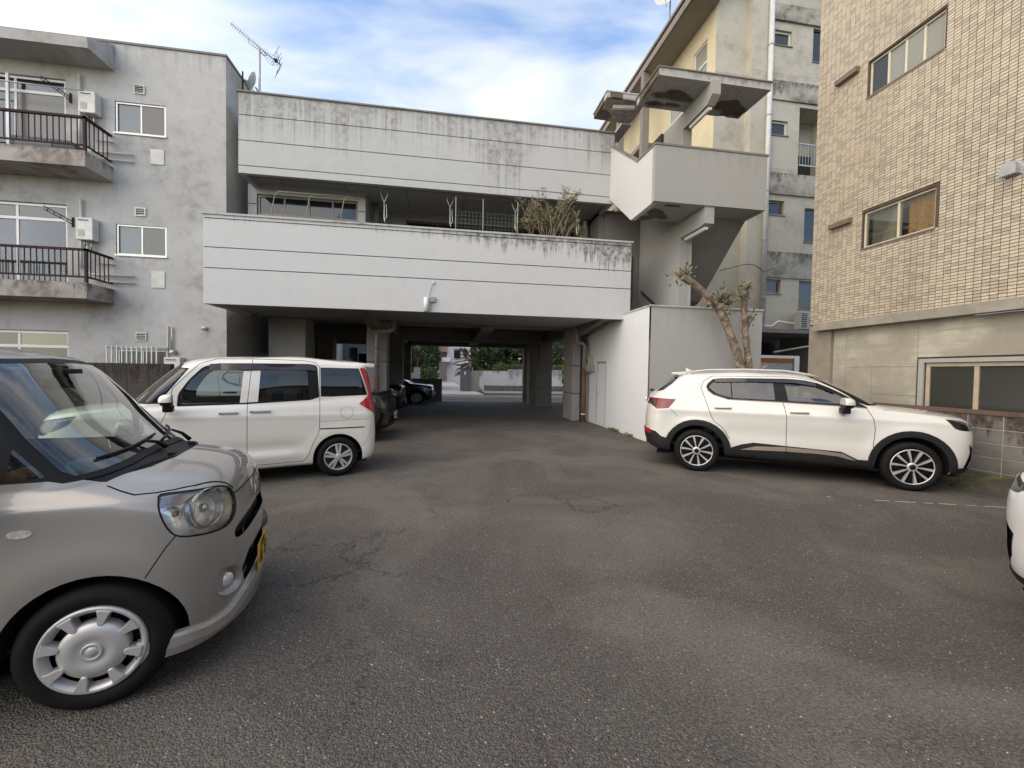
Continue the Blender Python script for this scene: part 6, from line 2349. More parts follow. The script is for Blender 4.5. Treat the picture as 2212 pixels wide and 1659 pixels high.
def build_van():
    root = thing('tall_wagon', 'cream white tall wagon with red tail lamps seen from its left side', 'car')
    P = car_paint('cream_white_paint', (0.80, 0.755, 0.66), 0.0, .30)
    rows = [(.50, .19, .19, .205, .20, -2.96, .21, .790, .93, .95, .35, 3.0, .24, 3.8),
            (.58, .25, .24, .235, .235, -3.04, .25, .818, .93, .95, .38, 3.0, .26, 3.8),
            (.62, .40, .38, .36, .36, -3.07, .40, .832, .94, .955, .40, 3.0, .26, 3.8),
            (.63, .60, .58, .56, .56, -3.075, .60, .835, .945, .955, .40, 3.0, .26, 3.8),
            (.62, .80, .78, .76, .77, -3.07, .80, .834, .945, .955, .40, 3.0, .26, 3.8),
            (.58, .92, .90, .90, .92, -3.055, .95, .827, .945, .955, .40, 3.0, .26, 3.8),
            (.50, 1.00, .98, .985, 1.02, -3.045, 1.06, .813, .945, .955, .40, 3.0, .26, 3.8),
            (.30, 1.045, 1.02, 1.025, 1.08, -3.035, 1.13, .797, .945, .955, .38, 3.0, .26, 3.8),
            (-.02, 1.075, 1.05, 1.045, 1.11, -3.03, 1.17, .786, .945, .955, .34, 3.2, .26, 3.8),
            (-.14, 1.095, 1.075, 1.07, 1.13, -3.025, 1.19, .780, .945, .955, .30, 3.2, .26, 3.8),
            (-.32, 1.27, 1.25, 1.255, 1.30, -3.005, 1.32, .761, .945, .955, .28, 3.2, .25, 3.8),
            (-.47, 1.42, 1.40, 1.415, 1.44, -2.985, 1.45, .737, .945, .955, .28, 3.2, .24, 3.6),
            (-.59, 1.535, 1.52, 1.545, 1.55, -2.965, 1.55, .706, .945, .955, .28, 3.0, .24, 3.4),
            (-.67, 1.592, 1.58, 1.612, 1.60, -2.985, 1.60, .672, .945, .955, .28, 2.9, .24, 3.2),
            (-.78, 1.635, 1.627, 1.660, 1.632, -2.965, 1.635, .612, .945, .955, .30, 2.7, .24, 2.9),
            (-1.0, 1.672, 1.668, 1.694, 1.655, -2.86, 1.66, .485, .93, .95, .32, 2.5, .28, 2.6),
            (-1.3, 1.695, 1.693, 1.712, 1.675, -2.7, 1.68, .28, .9, .92, .3, 2.2, .3, 2.2),
            (-1.6, 1.702, 1.702, 1.718, 1.69, -2.4, 1.69, .0, 1, 1, .1, 2, .1, 2)]
    def warp(x, y, z):
        if y > .5:
            # pressed line through the handles and a scallop along the lower doors
            y += .007 * math.exp(-((z - (.90 + .02 * (x + 1.4))) / .035) ** 2)
            y -= .020 * math.exp(-((z - .47) / .07) ** 2) * max(0.0, min(1.0, (x + 2.15) / .3)) * max(0.0, min(1.0, (-.35 - x) / .2))
            y += .014 * math.exp(-((z - .36) / .06) ** 2) * max(0.0, min(1.0, (x + 2.1) / .25)) * max(0.0, min(1.0, (-.35 - x) / .2))
            for cx in (0.0, -2.49):
                d = math.hypot(x - cx, z - .28)
                if d < .6:
                    y += .012 * math.exp(-((d - .37) / .08) ** 2)
        return (x, y, z)
    sh = Shell(rows, warp=warp, per_row=5)
    f = lambda c: c.y > .35
    for cx in (0, -2.49):
        sh.cut('arch', arch(cx, .28, .332, .1), where=f)
    # side glass: quarter light, front door, sliding door, rear quarter
    sh.cut('quarter_frame', rounded([(-.30, 1.09), (-.335, 1.085), (-.53, 1.085), (-.56, 1.20), (-.775, 1.52), (-.68, 1.527), (-.45, 1.28)], .01), SIDE, only='body', where=f)
    sh.cut('front_quarter', rounded([(-.36, 1.105), (-.51, 1.105), (-.535, 1.20), (-.745, 1.505), (-.69, 1.505), (-.47, 1.26)], .01), SIDE, only='quarter_frame', where=f)
    sh.cut('pillar', rounded([(-.66, 1.048), (-.67, 1.20), (-.78, 1.385), (-.92, 1.545), (-1.06, 1.580), (-1.445, 1.596), (-2.14, 1.603), (-2.22, 1.580), (-2.245, 1.14), (-2.13, 1.100), (-1.385, 1.062)], [.02, .04, .06, .05, .04, .0, .03, .04, .02, .03, 0]), SIDE, only='body', where=f)
    sh.cut('bpillar', [(-1.305, 1.08), (-1.345, 1.492), (-1.535, 1.502), (-1.505, 1.09)], SIDE, only='pillar', where=f)
    sh.cut('side_glass', rounded([(-.69, 1.075), (-.70, 1.20), (-.81, 1.39), (-.94, 1.51), (-1.08, 1.53), (-1.345, 1.495), (-1.305, 1.090)], [.02, .04, .06, .05, .04, .0, .0]), SIDE, only='pillar', where=f)
    sh.cut('privacy_side', [(-1.508, 1.10), (-1.535, 1.505), (-2.09, 1.515), (-2.115, 1.115)], SIDE, only='pillar', where=f)
    sh.cut('quarter', rounded([(-2.262, 1.555), (-2.785, 1.553), (-2.905, 1.16), (-2.40, 1.142), (-2.262, 1.145)], .012), SIDE, only='body', where=f, facing=.02)
    g = lambda c: c.x > -1.2 and c.z > 1.0
    sh.cut('screen_edge', [(-.05, 1.105), (.70, 1.085), (.69, 1.20), (.64, 1.42), (.58, 1.535), (.50, 1.575), (.0, 1.59), (-.05, 1.59)], FRONT, only=('body', 'pillar', 'quarter_frame'), where=g, facing=.05)
    sh.cut('windscreen', [(-.05, 1.125), (.66, 1.110), (.65, 1.20), (.605, 1.41), (.55, 1.52), (.48, 1.552), (.0, 1.568), (-.05, 1.568)], FRONT, only='screen_edge', where=g, facing=.05)
    wr = lambda c: c.x < -2.7
    sh.cut('rear_glass', [(-.05, 1.10), (.62, 1.10), (.60, 1.52), (.52, 1.545), (-.05, 1.55)], REAR, only='body', where=wr)
    sh.cut('tail_lamp', [(-2.800, 1.556), (-2.93, 1.556), (-3.10, 1.556), (-3.10, .87), (-2.99, .885), (-2.90, .955), (-2.775, 1.035), (-2.905, 1.14), (-2.92, 1.18)], SIDE, only='body', where=lambda c: c.x < -2.7 and c.y > .62, facing=-.4)
    # doors, fuel flap, rail, bumper line
    d1 = [(-1.445, 1.64), (-1.43, 1.50), (-1.386, 1.06), (-1.383, .255), (-.42, .255), (-.40, .55), (-.50, .80), (-.62, 1.06)]
    d2 = [(-1.386, 1.06), (-1.383, .255), (-2.04, .255), (-2.10, .33), (-2.16, .50), (-2.225, .62), (-2.237, .70), (-2.244, 1.14)]
    sh.cut('front_door', d1[2:], SIDE, only='body', where=f)
    sh.cut('sliding_door', d2, SIDE, only='body', where=f)
    allp = ('body', 'front_door', 'sliding_door', 'bpillar', 'pillar')
    for ln in ([(-1.447, 1.66), (-1.43, 1.50), (-1.386, 1.06), (-1.383, .255)], [(-.42, .255), (-.40, .55), (-.50, .80), (-.60, 1.06)], [(-2.04, .262), (-2.10, .33), (-2.16, .50), (-2.225, .62), (-2.240, .70), (-2.250, 1.14), (-2.252, 1.56), (-2.20, 1.625), (-2.05, 1.648), (-1.447, 1.655), (-1.06, 1.645), (-.88, 1.58), (-.62, 1.27), (-.58, 1.08)], [(-1.383, .262), (-2.04, .262)], [(-1.383, .262), (-.42, .262)]):
        sh.cut('seam', strip(ln, .007), SIDE, only=allp, where=f)
    sh.cut('seam', strip([(-2.245, .800), (-2.90, .808)], .004), SIDE, only='body', where=f, facing=0)
    sh.cut('rail_slot', strip([(-2.245, .695), (-2.85, .690)], .018), SIDE, only='body', where=f, facing=0)
    fl = [(-2.605 + .086 * math.cos(2 * math.pi * i / 20), .913 + .086 * math.sin(2 * math.pi * i / 20)) for i in range(21)]
    sh.cut('seam', strip(fl, .004), SIDE, only='body', where=f)
    sh.cut('seam', strip([(-2.985, .88), (-2.93, .60), (-2.86, .46), (-2.82, .42)], .003), SIDE, only='body', where=f, facing=0)
    sh.cut('bonnet', [(.70, -.02), (.70, .5), (.30, .72), (.0, .74), (-.05, -.02)], TOP, only='body', where=lambda c: c.z > .9 and c.x > -.3, facing=.1)
    sh.cut('lamp_lens', rounded([(.20, .97), (.45, .93), (.70, .86), (.70, .74), (.48, .76), (.28, .86)], .02), SIDE, only='body', where=lambda c: c.x > .2 and c.y > .35, facing=-.2)
    sh.cut('grille', rounded([(-.1, .82), (.45, .80), (.42, .62), (-.1, .60)], .03), FRONT, only='body', where=lambda c: c.x > .4)

    link('body', sh.mesh('body', P), root)
    link('bonnet', sh.mesh('bonnet', P), root)
    tag(link('shut_line', sh.mesh('seam', M_gap, inset=.005), root), kind='stuff')
    parts_lr(sh, root, 'pillar', 'window_frame', M_trim)
    parts_lr(sh, root, 'quarter_frame', 'quarter_frame', M_trim)
    parts_lr(sh, root, 'front_quarter', 'quarter_window', car_glass('green_glass', (.70, .78, .74), 1.4))
    link('screen_surround', sh.mesh('screen_edge', M_trim), root)
    link('windscreen', sh.mesh('windscreen', car_glass('windscreen_glass', (.80, .88, .84), 1.6)), root)
    link('rear_window', sh.mesh('rear_glass', car_glass('privacy_glass', (.16, .18, .18), 1.3)), root)
    link('grille', sh.mesh('grille', M_trim, inset=.02), root)
    parts_lr(sh, root, 'side_glass', 'side_window', car_glass('green_glass', (.70, .78, .74), 1.4))
    parts_lr(sh, root, 'privacy_side', 'side_window', car_glass('privacy_glass', (.16, .18, .18), 1.3))
    parts_lr(sh, root, 'quarter', 'quarter_window', car_glass('privacy_glass', (.16, .18, .18), 1.3))
    parts_lr(sh, root, 'front_door', 'front_door', P)
    parts_lr(sh, root, 'sliding_door', 'sliding_door', P)
    parts_lr(sh, root, 'bpillar', 'door_pillar', P, inset=-.002)
    parts_lr(sh, root, 'rail_slot', 'door_rail', M_gap, inset=.012)
    parts_lr(sh, root, 'tail_lamp', 'tail_lamp', M_red, inset=-.006, thick=.012)
    for hl in parts_lr(sh, root, 'lamp_lens', 'headlamp', M_lens):
        pass
    parts_lr(sh, root, 'lamp_lens', 'lamp_housing', plain('grey_lamp_housing', (.20, .20, .20), .3, .5), inset=.025)
    for sg in (1, -1):
        wheel(root, 0, sg * .805, .2825, .16, .188, 'double5', sg)
        wheel(root, -2.49, sg * .805, .2825, .16, .188, 'double5', sg)
        liner(root, sh, 0, .45, .334, .28, sg)
        liner(root, sh, -2.49, .45, .334, .28, sg)
        mirror(root, -.615, sg * .945, 1.135, sg, P, sx=.10, sy=.19, sz=.15)
        for (x0, x1, z) in ((-1.29, -1.08, .960), (-1.65, -1.41, .970)):
            p = sh.hit((x0 + x1) / 2, z)[0]
            cbox('door_handle', M_silver, root, x0, x1, sg * (p.y + .006), sg * (p.y + .032), z - .014, z + .012, .009)
            cbox('lock_button', M_trim, root, (x0 + .012) if x0 < -1.35 and False else x1 - .03, x1 - .018, sg * (p.y + .032), sg * (p.y + .0335), z - .006, z + .006, .0005, 1)
        m = MB()
        top = [(-.98, 1.575), (-1.10, 1.588), (-1.43, 1.596), (-2.12, 1.603), (-2.20, 1.588)]
        for (a, b) in zip(top, top[1:]):
            pa, pb = sh.hit(*a)[0], sh.hit(*b)[0]
            qa, qb = sh.hit(a[0], a[1] - .085)[0], sh.hit(b[0], b[1] - .085)[0]
            m.face([(pa.x, sg * (pa.y + .010), pa.z), (pb.x, sg * (pb.y + .010), pb.z), (qb.x, sg * (qb.y + .022), qb.z), (qa.x, sg * (qa.y + .022), qa.z)], True)
        link('rain_visor', m.mesh('rain_visor', plain('brown_acrylic', (.040, .026, .020), .08, coat=.5)), root)
    cbox('roof_spoiler', P, root, -3.035, -2.80, -.60, .60, 1.570, 1.634, .02, taper=lambda a, b, c: (a, b, c - (.0 if a > -2.9 else .004)))
    cbox('brake_lamp', M_red, root, -3.052, -3.035, -.60, .60, 1.595, 1.618, .005)
    cbox('aerial', M_trim, root, -2.78, -2.772, .30, .306, 1.655, 1.68, .002, 1)
    m = MB()
    m.box(-2.9, .40, -.70, .70, .17, .19)
    link('underbody', m.mesh('underbody', M_gap), root)
    cabin(root, .1, -2.9, .72, .34, [(-1.1, .36, .44), (-1.1, -.36, .44), (-2.0, .36, .44), (-2.0, -.36, .44)], -.36, M_seat, 1.04, -.15)
    return root
# ------------------------------------------------------------------ the parked cars
kei = build_kei()
kei.location = (-1.709, 2.749, 0)
kei.rotation_euler = (0, 0, R(14))
suv = build_suv()
suv.location = (6.734, 5.474, 0)
suv.rotation_euler = (0, 0, R(-30.5))
van = build_van()
van.location = (-4.119, 6.073, 0)
van.rotation_euler = (0, 0, R(202))

M_blackpaint = car_paint('black_paint', (0.010, 0.010, 0.012), 0.0, .25)
M_white2 = car_paint('solid_white_paint', (0.78, 0.78, 0.76), 0.0, .3)


def repaint(o, swap):
    for c in [o] + list(o.children_recursive):
        if c.type != 'MESH':
            continue
        for i, s in enumerate(c.material_slots):
            new = swap.get(s.material.name) if s.material else None
            if new:
                s.link = 'OBJECT'
                s.material = new


def another(src, name, label, loc, rz, swap, scale=(1, 1, 1)):
    c = copy_tree(src)
    c.name = name
    c['label'] = label
    c.location = loc
    c.rotation_euler = (0, 0, R(rz))
    c.scale = scale
    repaint(c, swap)
    return c


PW = 'pearl_white_paint'
BLK = {PW: M_blackpaint, 'satin_sill_band': M_trim, 'bronze_frame': M_trim}
another(suv, 'suv', 'black suv half hidden behind the white wagon, its headlamp showing', (-1.95, 9.95, 0), -4, BLK)
another(suv, 'suv', 'black suv deep under the house, between the other two dark cars', (-2.15, 14.6, 0), -2, BLK, (1, 1, 1.02))
another(suv, 'sedan', 'low black sedan at the street end of the garage', (-1.30, 20.55, 0), -2, BLK, (1, 1, .86))
another(van, 'tall_wagon', 'dark wagon silhouette standing under the left bay of the house', (-4.6, 16.4, 0), 0, {'cream_white_paint': M_blackpaint}, (1, 1, 1.12))
another(suv, 'suv', 'white car corner with a black grille cut off by the right edge', (4.03, 1.23, 0), 172, {PW: M_white2, 'satin_sill_band': M_trim})
# ------------------------------------------------------------------ leaves and plants
def leaf_mesh(pts, size, rnd, mats, name, tilt=1.0, aspect=2.2, nm=1):
    """One mesh of many bent leaf blades at the given points (point, outward direction)."""
    m = MB()
    for p, d in pts:
        m.mi = rnd.randrange(nm)
        L = size * rnd.uniform(.6, 1.25)
        W = L / aspect / 2
        d = (Vector(d) + Vector((rnd.uniform(-1, 1), rnd.uniform(-1, 1), rnd.uniform(-1, .8))) * tilt)
        if d.length < 1e-4:
            d = Vector((0, 0, 1))
        d.normalize()
        s = d.cross(Vector((rnd.uniform(-1, 1), rnd.uniform(-1, 1), rnd.uniform(-1, 1))))
        if s.length < 1e-4:
            continue
        s.normalize()
        n = d.cross(s)
        p = Vector(p)
        a = p
        b = p + d * L * .5 + s * W + n * L * .05
        c = p + d * L - n * L * .10
        e = p + d * L * .5 - s * W + n * L * .05
        m.face((a, b, c))
        m.face((a, c, e))
    return m


def crown_points(rnd, centre, rad, n, clumps):
    """Points in clumps spread through an ellipsoid, denser to its outside, with gaps between the clumps."""
    c = Vector(centre)
    out = []
    cl = []
    for i in range(clumps):
        while True:
            v = Vector((rnd.uniform(-1, 1), rnd.uniform(-1, 1), rnd.uniform(-1, 1)))
            if .25 < v.length < 1:
                break
        cl.append((Vector((v.x * rad[0], v.y * rad[1], v.z * rad[2])) + c, rnd.uniform(.16, .34)))
    for i in range(n):
        q, r = rnd.choice(cl)
        v = Vector((rnd.gauss(0, 1), rnd.gauss(0, 1), rnd.gauss(0, 1)))
        v = v.normalized() * r * rnd.uniform(.5, 1.05) * (sum(rad) / 3)
        out.append((q + v, v.normalized()))
    return out


def tree(name, label, base, h, crown_c, rad, n, size, mats, seed, clumps=26, trunk_r=.12, group=None, cat='tree'):
    rnd = random.Random(seed)
    t = thing(name, label, cat, base, group=group)
    b = Vector(base)
    m = MB()
    top = Vector(crown_c)
    m.tube([b, b.lerp(top, .35) + Vector((.06, 0, 0)), b.lerp(top, .7), top], [trunk_r, trunk_r * .8, trunk_r * .55, trunk_r * .2], 10)
    for i in range(7):
        s = b.lerp(top, rnd.uniform(.45, .9))
        e = top + Vector((rnd.uniform(-.7, .7) * rad[0], rnd.uniform(-.7, .7) * rad[1], rnd.uniform(-.5, .8) * rad[2]))
        m.tube([s, s.lerp(e, .5) + Vector((0, 0, .1)), e], [trunk_r * .35, trunk_r * .22, trunk_r * .08], 6)
    m.build('trunk', M_bark, t)
    q = leaf_mesh(crown_points(rnd, crown_c, rad, n, clumps), size, rnd, mats, 'crown', nm=len(mats))
    q.build('crown', mats, t)
    return t

# ------------------------------------------------------------------ pollarded tree by the stair block
PT = thing('pollarded_tree', 'pollarded tree with two bare trunks and leafy stubs beside the stair block', 'tree', (6.62, 8.35, 0))
def limb(pts, rs, name='trunk', seg=14):
    m = MB()
    from mathutils import noise as mn
    P = [Vector(p) for p in pts]
    fine, fr = [], []
    for i in range(len(P) - 1):
        p0, p1, p2, p3 = P[max(0, i - 1)], P[i], P[i + 1], P[min(len(P) - 1, i + 2)]
        for j in range(6):
            t = j / 6
            fine.append(.5 * ((2 * p1) + (p2 - p0) * t + (2 * p0 - 5 * p1 + 4 * p2 - p3) * t * t + (3 * p1 - p0 - 3 * p2 + p3) * t ** 3))
            fr.append((rs[i] * (1 - t) + rs[i + 1] * t) * (1 + .16 * mn.noise(fine[-1] * 5)))
    fine.append(P[-1])
    fr.append(rs[-1])
    m.tube(fine, fr, seg)
    off = []
    for v in m.v:
        k = 1 + .0
        q = Vector(v)
        q += Vector((mn.noise(q * 17), mn.noise(q * 17 + Vector((9, 0, 0))), 0)) * .022
        off.append(tuple(q))
    m.v = off
    m.build(name, M_bark, PT)
limb([(6.66, 8.35, 0), (6.62, 8.37, .9), (6.50, 8.40, 1.75), (6.27, 8.40, 2.35), (6.05, 8.40, 2.80), (5.90, 8.40, 3.08)], [.13, .12, .098, .085, .085, .10], 'trunk')
limb([(5.92, 8.40, 3.00), (5.78, 8.40, 3.17), (5.52, 8.38, 3.36), (5.22, 8.36, 3.55), (5.00, 8.36, 3.66)], [.085, .078, .07, .068, .075], 'limb')
limb([(6.74, 8.35, 0), (6.76, 8.34, .9), (6.68, 8.36, 1.75), (6.60, 8.38, 2.3), (6.56, 8.40, 2.8), (6.54, 8.40, 3.2), (6.57, 8.40, 3.42)], [.11, .10, .075, .066, .062, .060, .08], 'trunk')
limb([(6.70, 8.35, 1.45), (6.85, 8.32, 1.66), (6.98, 8.30, 1.72), (7.06, 8.28, 1.78)], [.06, .05, .04, .025], 'stub', 8)
limb([(6.55, 8.40, 2.52), (6.62, 8.36, 2.70), (6.68, 8.34, 2.80)], [.05, .04, .04], 'stub', 8)
rr = random.Random(5)
for ci, (c, r, nn) in enumerate((((4.98, 8.36, 3.70), .20, 90), ((5.10, 8.34, 3.74), .16, 70), ((5.92, 8.36, 3.22), .20, 90), ((6.12, 8.36, 3.16), .17, 80), ((5.62, 8.34, 3.10), .10, 22), ((6.02, 8.34, 2.92), .10, 26), ((6.56, 8.38, 3.52), .14, 55), ((6.42, 8.34, 3.34), .12, 30), ((6.66, 8.32, 2.84), .12, 32), ((5.98, 8.36, 3.34), .12, 24))):
    pts = []
    st = MB()
    for i in range(int(nn * .55)):
        v = Vector((rr.gauss(0, .5), rr.gauss(0, .5), rr.gauss(.1, .5))) * r
        pts.append((Vector(c) + v, v.normalized() if v.length else (0, 0, 1)))
    for i in range(12):
        v = Vector((rr.uniform(-1, 1), rr.uniform(-1, 1), rr.uniform(.0, 1.2))) * r * .8
        st.tube([Vector(c) - Vector((0, 0, .06)), Vector(c) + v], [.022, .012], 6)
    st.build('twig_stub', M_bark, PT)
    tag(leaf_mesh(pts, .085, rr, None, 'leaf_tuft', tilt=.7, aspect=1.9, nm=3).build('leaf_tuft', [M_leaf_a, M_leaf_b, plain('leaf_brown_green', (.13, .115, .05), .6, var=.4)], PT), kind='stuff')

# ------------------------------------------------------------------ things on the balcony
def balcony_bush():
    rnd = random.Random(21)
    t = thing('balcony_bush', 'straggly yellow-green bush growing on the upper balcony', 'bush', (2.9, 10.95, 4.3))
    m = MB()
    pts = []
    m.tube([(2.75, 10.95, 3.30), (2.75, 10.95, 4.45)], [.05, .04], 8)
    def grow(p, d, L, r, depth):
        q = p + d * L + Vector((rnd.gauss(0, .03), rnd.gauss(0, .03), 0))
        mid = p.lerp(q, .5) + Vector((rnd.gauss(0, .025), rnd.gauss(0, .025), rnd.gauss(0, .02)))
        m.tube([p, mid, q], [r, r * .85, r * .65], 5)
        if depth <= 1:
            for j in range(5):
                c = p.lerp(q, rnd.uniform(.15, 1.1)) + Vector((rnd.gauss(0, .03), rnd.gauss(0, .03), rnd.gauss(0, .03)))
                pts.append((c, (rnd.uniform(-1, 1), rnd.uniform(-1, 1), .5)))
        if depth == 0:
            return
        for k in range(3 if depth > 1 else 4):
            e = (d + Vector((rnd.uniform(-.6, .6), rnd.uniform(-.4, .4), rnd.uniform(-.1, .45)))).normalized()
            grow(p.lerp(q, rnd.uniform(.55, 1.0)), e, L * rnd.uniform(.50, .78), r * .6, depth - 1)
    for k in range(7):
        u = -1 + 2 * k / 6
        d = Vector((u * .52 + rnd.uniform(-.08, .08), rnd.uniform(-.25, .15), 1)).normalized()
        grow(Vector((2.78 + u * .12, 10.95, 4.42)), d, rnd.uniform(.74, .98) * (1 - .10 * abs(u)), .024, 3)
    m.build('stems', plain('pale_twig', (0.27, 0.22, 0.15), .8), t)
    leaf_mesh(pts, .075, rnd, None, 'foliage', aspect=2.2, nm=3).build('foliage', [M_leaf_c, M_leaf_c, plain('leaf_olive', (.15, .135, .06), .6, var=.3)], t)
    pot = MB()
    pot.lathe([(.0, 3.31), (.20, 3.31), (.26, 3.75), (.28, 3.78), (.24, 3.78), (.22, 3.7), (0, 3.7)], 20, 'z', (2.75, 10.95, 0), flip=True)
    pot.build('pot', plain('terracotta_pot', (.25, .11, .06), .8), t)
balcony_bush()
M_cane = plain('green_garden_cane', (0.22, 0.25, 0.16), .6)
NTR = thing('net_trellis', 'green garden net stretched between canes on the balcony', 'trellis', (1.0, 10.9, 5.0))
for x in (.20, .90, 1.81):
    MB().tube([(x, 10.9, 4.4), (x, 10.9, 6.0)], .014, 6).build('cane', M_cane, NTR)
MB().tube([(.17, 10.9, 5.97), (1.86, 10.9, 6.0)], .010, 6).build('cane', M_black, NTR)
m = MB()
for i in range(17):
    x = .24 + i * .095
    m.tube([(x, 10.9, 4.6), (x + .02, 10.9, 5.65)], .0022, 4, caps=False)
for j in range(11):
    z = 4.65 + j * .10
    m.tube([(.22, 10.9, z), (1.80, 10.9, z - .01)], .0022, 4, caps=False)
tag(m.build('net', plain('green_net', (.16, .22, .18), .7), NTR), kind='stuff')
def hanger(label, x, y=12.0):
    t = thing('laundry_hook', label, 'hook', (x, y, 6.5), group='white laundry hooks under the balcony ceiling')
    for dx in (-.09, .09):
        MB().tube([(x + dx, y, 6.51), (x + dx, y, 6.36), (x, y, 6.14)], .013, 6).build('arm', M_whitep, t)
    MB().tube([(x, y, 6.14), (x, y, 5.7), (x + .03, y - .03, 5.6)], .013, 6).build('rod', M_whitep, t)
    MB().tube([(x + .05, y, 6.1), (x + .07, y, 5.75), (x + .02, y - .03, 5.68)], .010, 6).build('rod', M_whitep, t)
hanger('white forked laundry hook near the left room of the balcony', -1.73)
hanger('white forked laundry hook at the left end of the garden net', .06)
hanger('white forked laundry hook at the right end of the garden net', 1.92)
hanger('white forked laundry hook behind the balcony bush', 3.76)
ARC = thing('cane_arches', 'bent green canes arching over the left part of the balcony', 'trellis', (-3.8, 10.8, 5))
for x in (-4.36, -3.55, -2.72):
    MB().tube([(x, 11.3, 4.6), (x + .03, 11.3, 5.45), (x + .10, 11.3, 5.85), (x + .20, 11.33, 5.96), (x + .36, 11.4, 5.93)], .011, 6).build('cane', M_cane, ARC)
MB().tube([(-4.22, 11.3, 5.945), (-2.5, 11.3, 5.955)], .007, 6).build('cane', M_cane, ARC)

# ------------------------------------------------------------------ roof aerial and dishes
AN = thing('tv_aerial', 'long television aerial on a pole above the grey house roof', 'aerial', (-5.09, 12.5, 6.8))
MB().tube([(-5.09, 12.5, 6.76), (-5.10, 12.5, 10.18)], .028, 10).build('mast', M_steel, AN)
A0, A1 = Vector((-5.82, 12.5, 10.77)), Vector((-4.575, 12.5, 9.83))
M_ael = plain('aerial_grey', (.23, .25, .30), .4, .6)
MB().tube([A0, A1], .013, 6).build('boom', M_ael, AN)
nd = (A1 - A0).normalized()
sd = Vector((.55, -.55, .32)).normalized()
for i in range(20):
    p = A0.lerp(A1, .02 + i * .042)
    w = .07 + .03 * (i > 14)
    MB().tube([p - sd * w, p + sd * w], .005, 5).build('element', M_ael, AN)
for (k, w) in ((.86, .13), (.89, .15)):
    p = A0.lerp(A1, k)
    MB().tube([p - sd * w, p + sd * w], .007, 5).build('element', M_ael, AN)
MB().tube([A1, A1 + Vector((-.10, 0, .36))], .012, 6).build('reflector_boom', M_ael, AN)
MB().tube([A1, A1 + Vector((-.07, 0, -.22))], .012, 6).build('reflector_boom', M_ael, AN)
for (u, dz) in ((-.10, .36), (-.05, .18), (-.025, .09), (-.02, -.06), (-.035, -.12), (-.07, -.22)):
    p = A1 + Vector((u, 0, dz))
    MB().tube([p - sd * .17, p + sd * .17], .007, 5).build('element', M_ael, AN)
box('feed_box', M_black, AN, -4.72, -4.65, 12.46, 12.54, 9.90, 9.97)
MB().tube([A0.lerp(A1, .36), A0.lerp(A1, .36) + Vector((.0, 0, -.12)), Vector((-5.11, 12.5, 10.15)), Vector((-4.98, 12.5, 10.03)), Vector((-4.92, 12.5, 10.04)), A0.lerp(A1, .62)], .010, 6).build('stay', M_ael, AN)
MB().tube([(-5.08, 12.5, 10.1), (-4.95, 12.5, 9.98), (-4.85, 12.5, 9.84), (-4.75, 12.5, 9.79), (-4.69, 12.5, 9.83), (-4.68, 12.5, 9.92)], .006, 5).build('cable', M_ael, AN)
def dish(label, c, d, r, mast):
    t = thing('satellite_dish', label, 'satellite dish', mast[0])
    d = Vector(d).normalized()
    m = MB()
    m.lathe([(0, 0), (r * .4, r * .04), (r * .75, r * .14), (r, r * .26), (r * 1.01, r * .26), (r * .76, r * .11), (r * .4, r * .01), (0, -.03)], 32, 'z', flip=True)
    o = link('dish', m.mesh('dish', plain('pale_dish', (.50, .49, .45), .5), (0, 0, 0)), t)
    o.location = Vector(c) - t.location
    o.rotation_euler = d.to_track_quat('Z', 'Y').to_euler()
    f = Vector(c) + d * r * 1.0 + Vector((0, 0, -r * .3))
    MB().tube([Vector(c) + Vector((0, 0, -r * .85)), f], .012, 6).build('feed_arm', M_steel, t)
    MB().tube([f, f - d * .09], .03, 10).build('feed', M_greyp, t)
    MB().tube(mast, .022, 8).build('mount', M_greyp, t)
dish('pale satellite dish edge-on at the left roof corner of the grey house', (-5.24, 12.5, 9.27), (-1, -.25, .42), .25, [(-5.08, 12.52, 8.4), (-5.09, 12.5, 9.0), (-5.2, 12.5, 9.15)])
dish('white satellite dish on the eave of the cream tower', (8.35, 15.6, 16.3), (-.8, -.9, .3), .42, [(8.5, 15.6, 14.7), (8.5, 15.6, 16.3), (8.4, 15.62, 16.3)])
t = thing('aerial_mast', 'thin mast beside the white dish on the cream tower', 'mast', (8.55, 15.6, 14.7))
MB().tube([(8.55, 15.65, 14.7), (8.55, 15.65, 19.5)], .02, 6).build('mast', M_steel, t)
t = thing('roof_pole', 'short dark pole at the roof edge of the apartment block', 'pole', (-5.6, 12.5, 8.4))
MB().tube([(-5.5, 12.45, 8.4), (-5.5, 12.45, 9.5)], .022, 8).build('pole', M_black, t)
# security camera on the cream tower
t = thing('security_camera', 'small beige security camera on the yellow side wall of the cream tower', 'camera', (9.1, 15.2, 13.2))
MB().tube([(9.17, 15.3, 13.2), (8.98, 15.3, 13.2)], .03, 8).build('arm', M_whitep, t)
MB().tube([(8.98, 15.3, 13.25), (8.86, 15.25, 13.12)], .065, 10).build('body', M_whitep, t)

# weeds at the foot of the side wall
rr = random.Random(31)
for i, (x, y, nn, lab) in enumerate(((4.50, 10.6, 36, 'green weed clump by the white side wall, the larger and farther one'), (4.52, 9.7, 16, 'small green weed clump by the white side wall, nearer the corner'))):
    t = thing('weed_clump', lab, 'weed', (x, y, 0), group='weeds along the side wall')
    pts = [((x - abs(rr.gauss(0, .05)), y + rr.gauss(0, .14), abs(rr.gauss(0, .025))), (rr.uniform(-1, 1), rr.uniform(-1, 1), 1.2)) for _ in range(nn * 3)]
    leaf_mesh(pts, .06, rr, None, 'leaves', aspect=2.0, nm=2).build('leaves', [M_leaf_a, M_leaf_c], t)
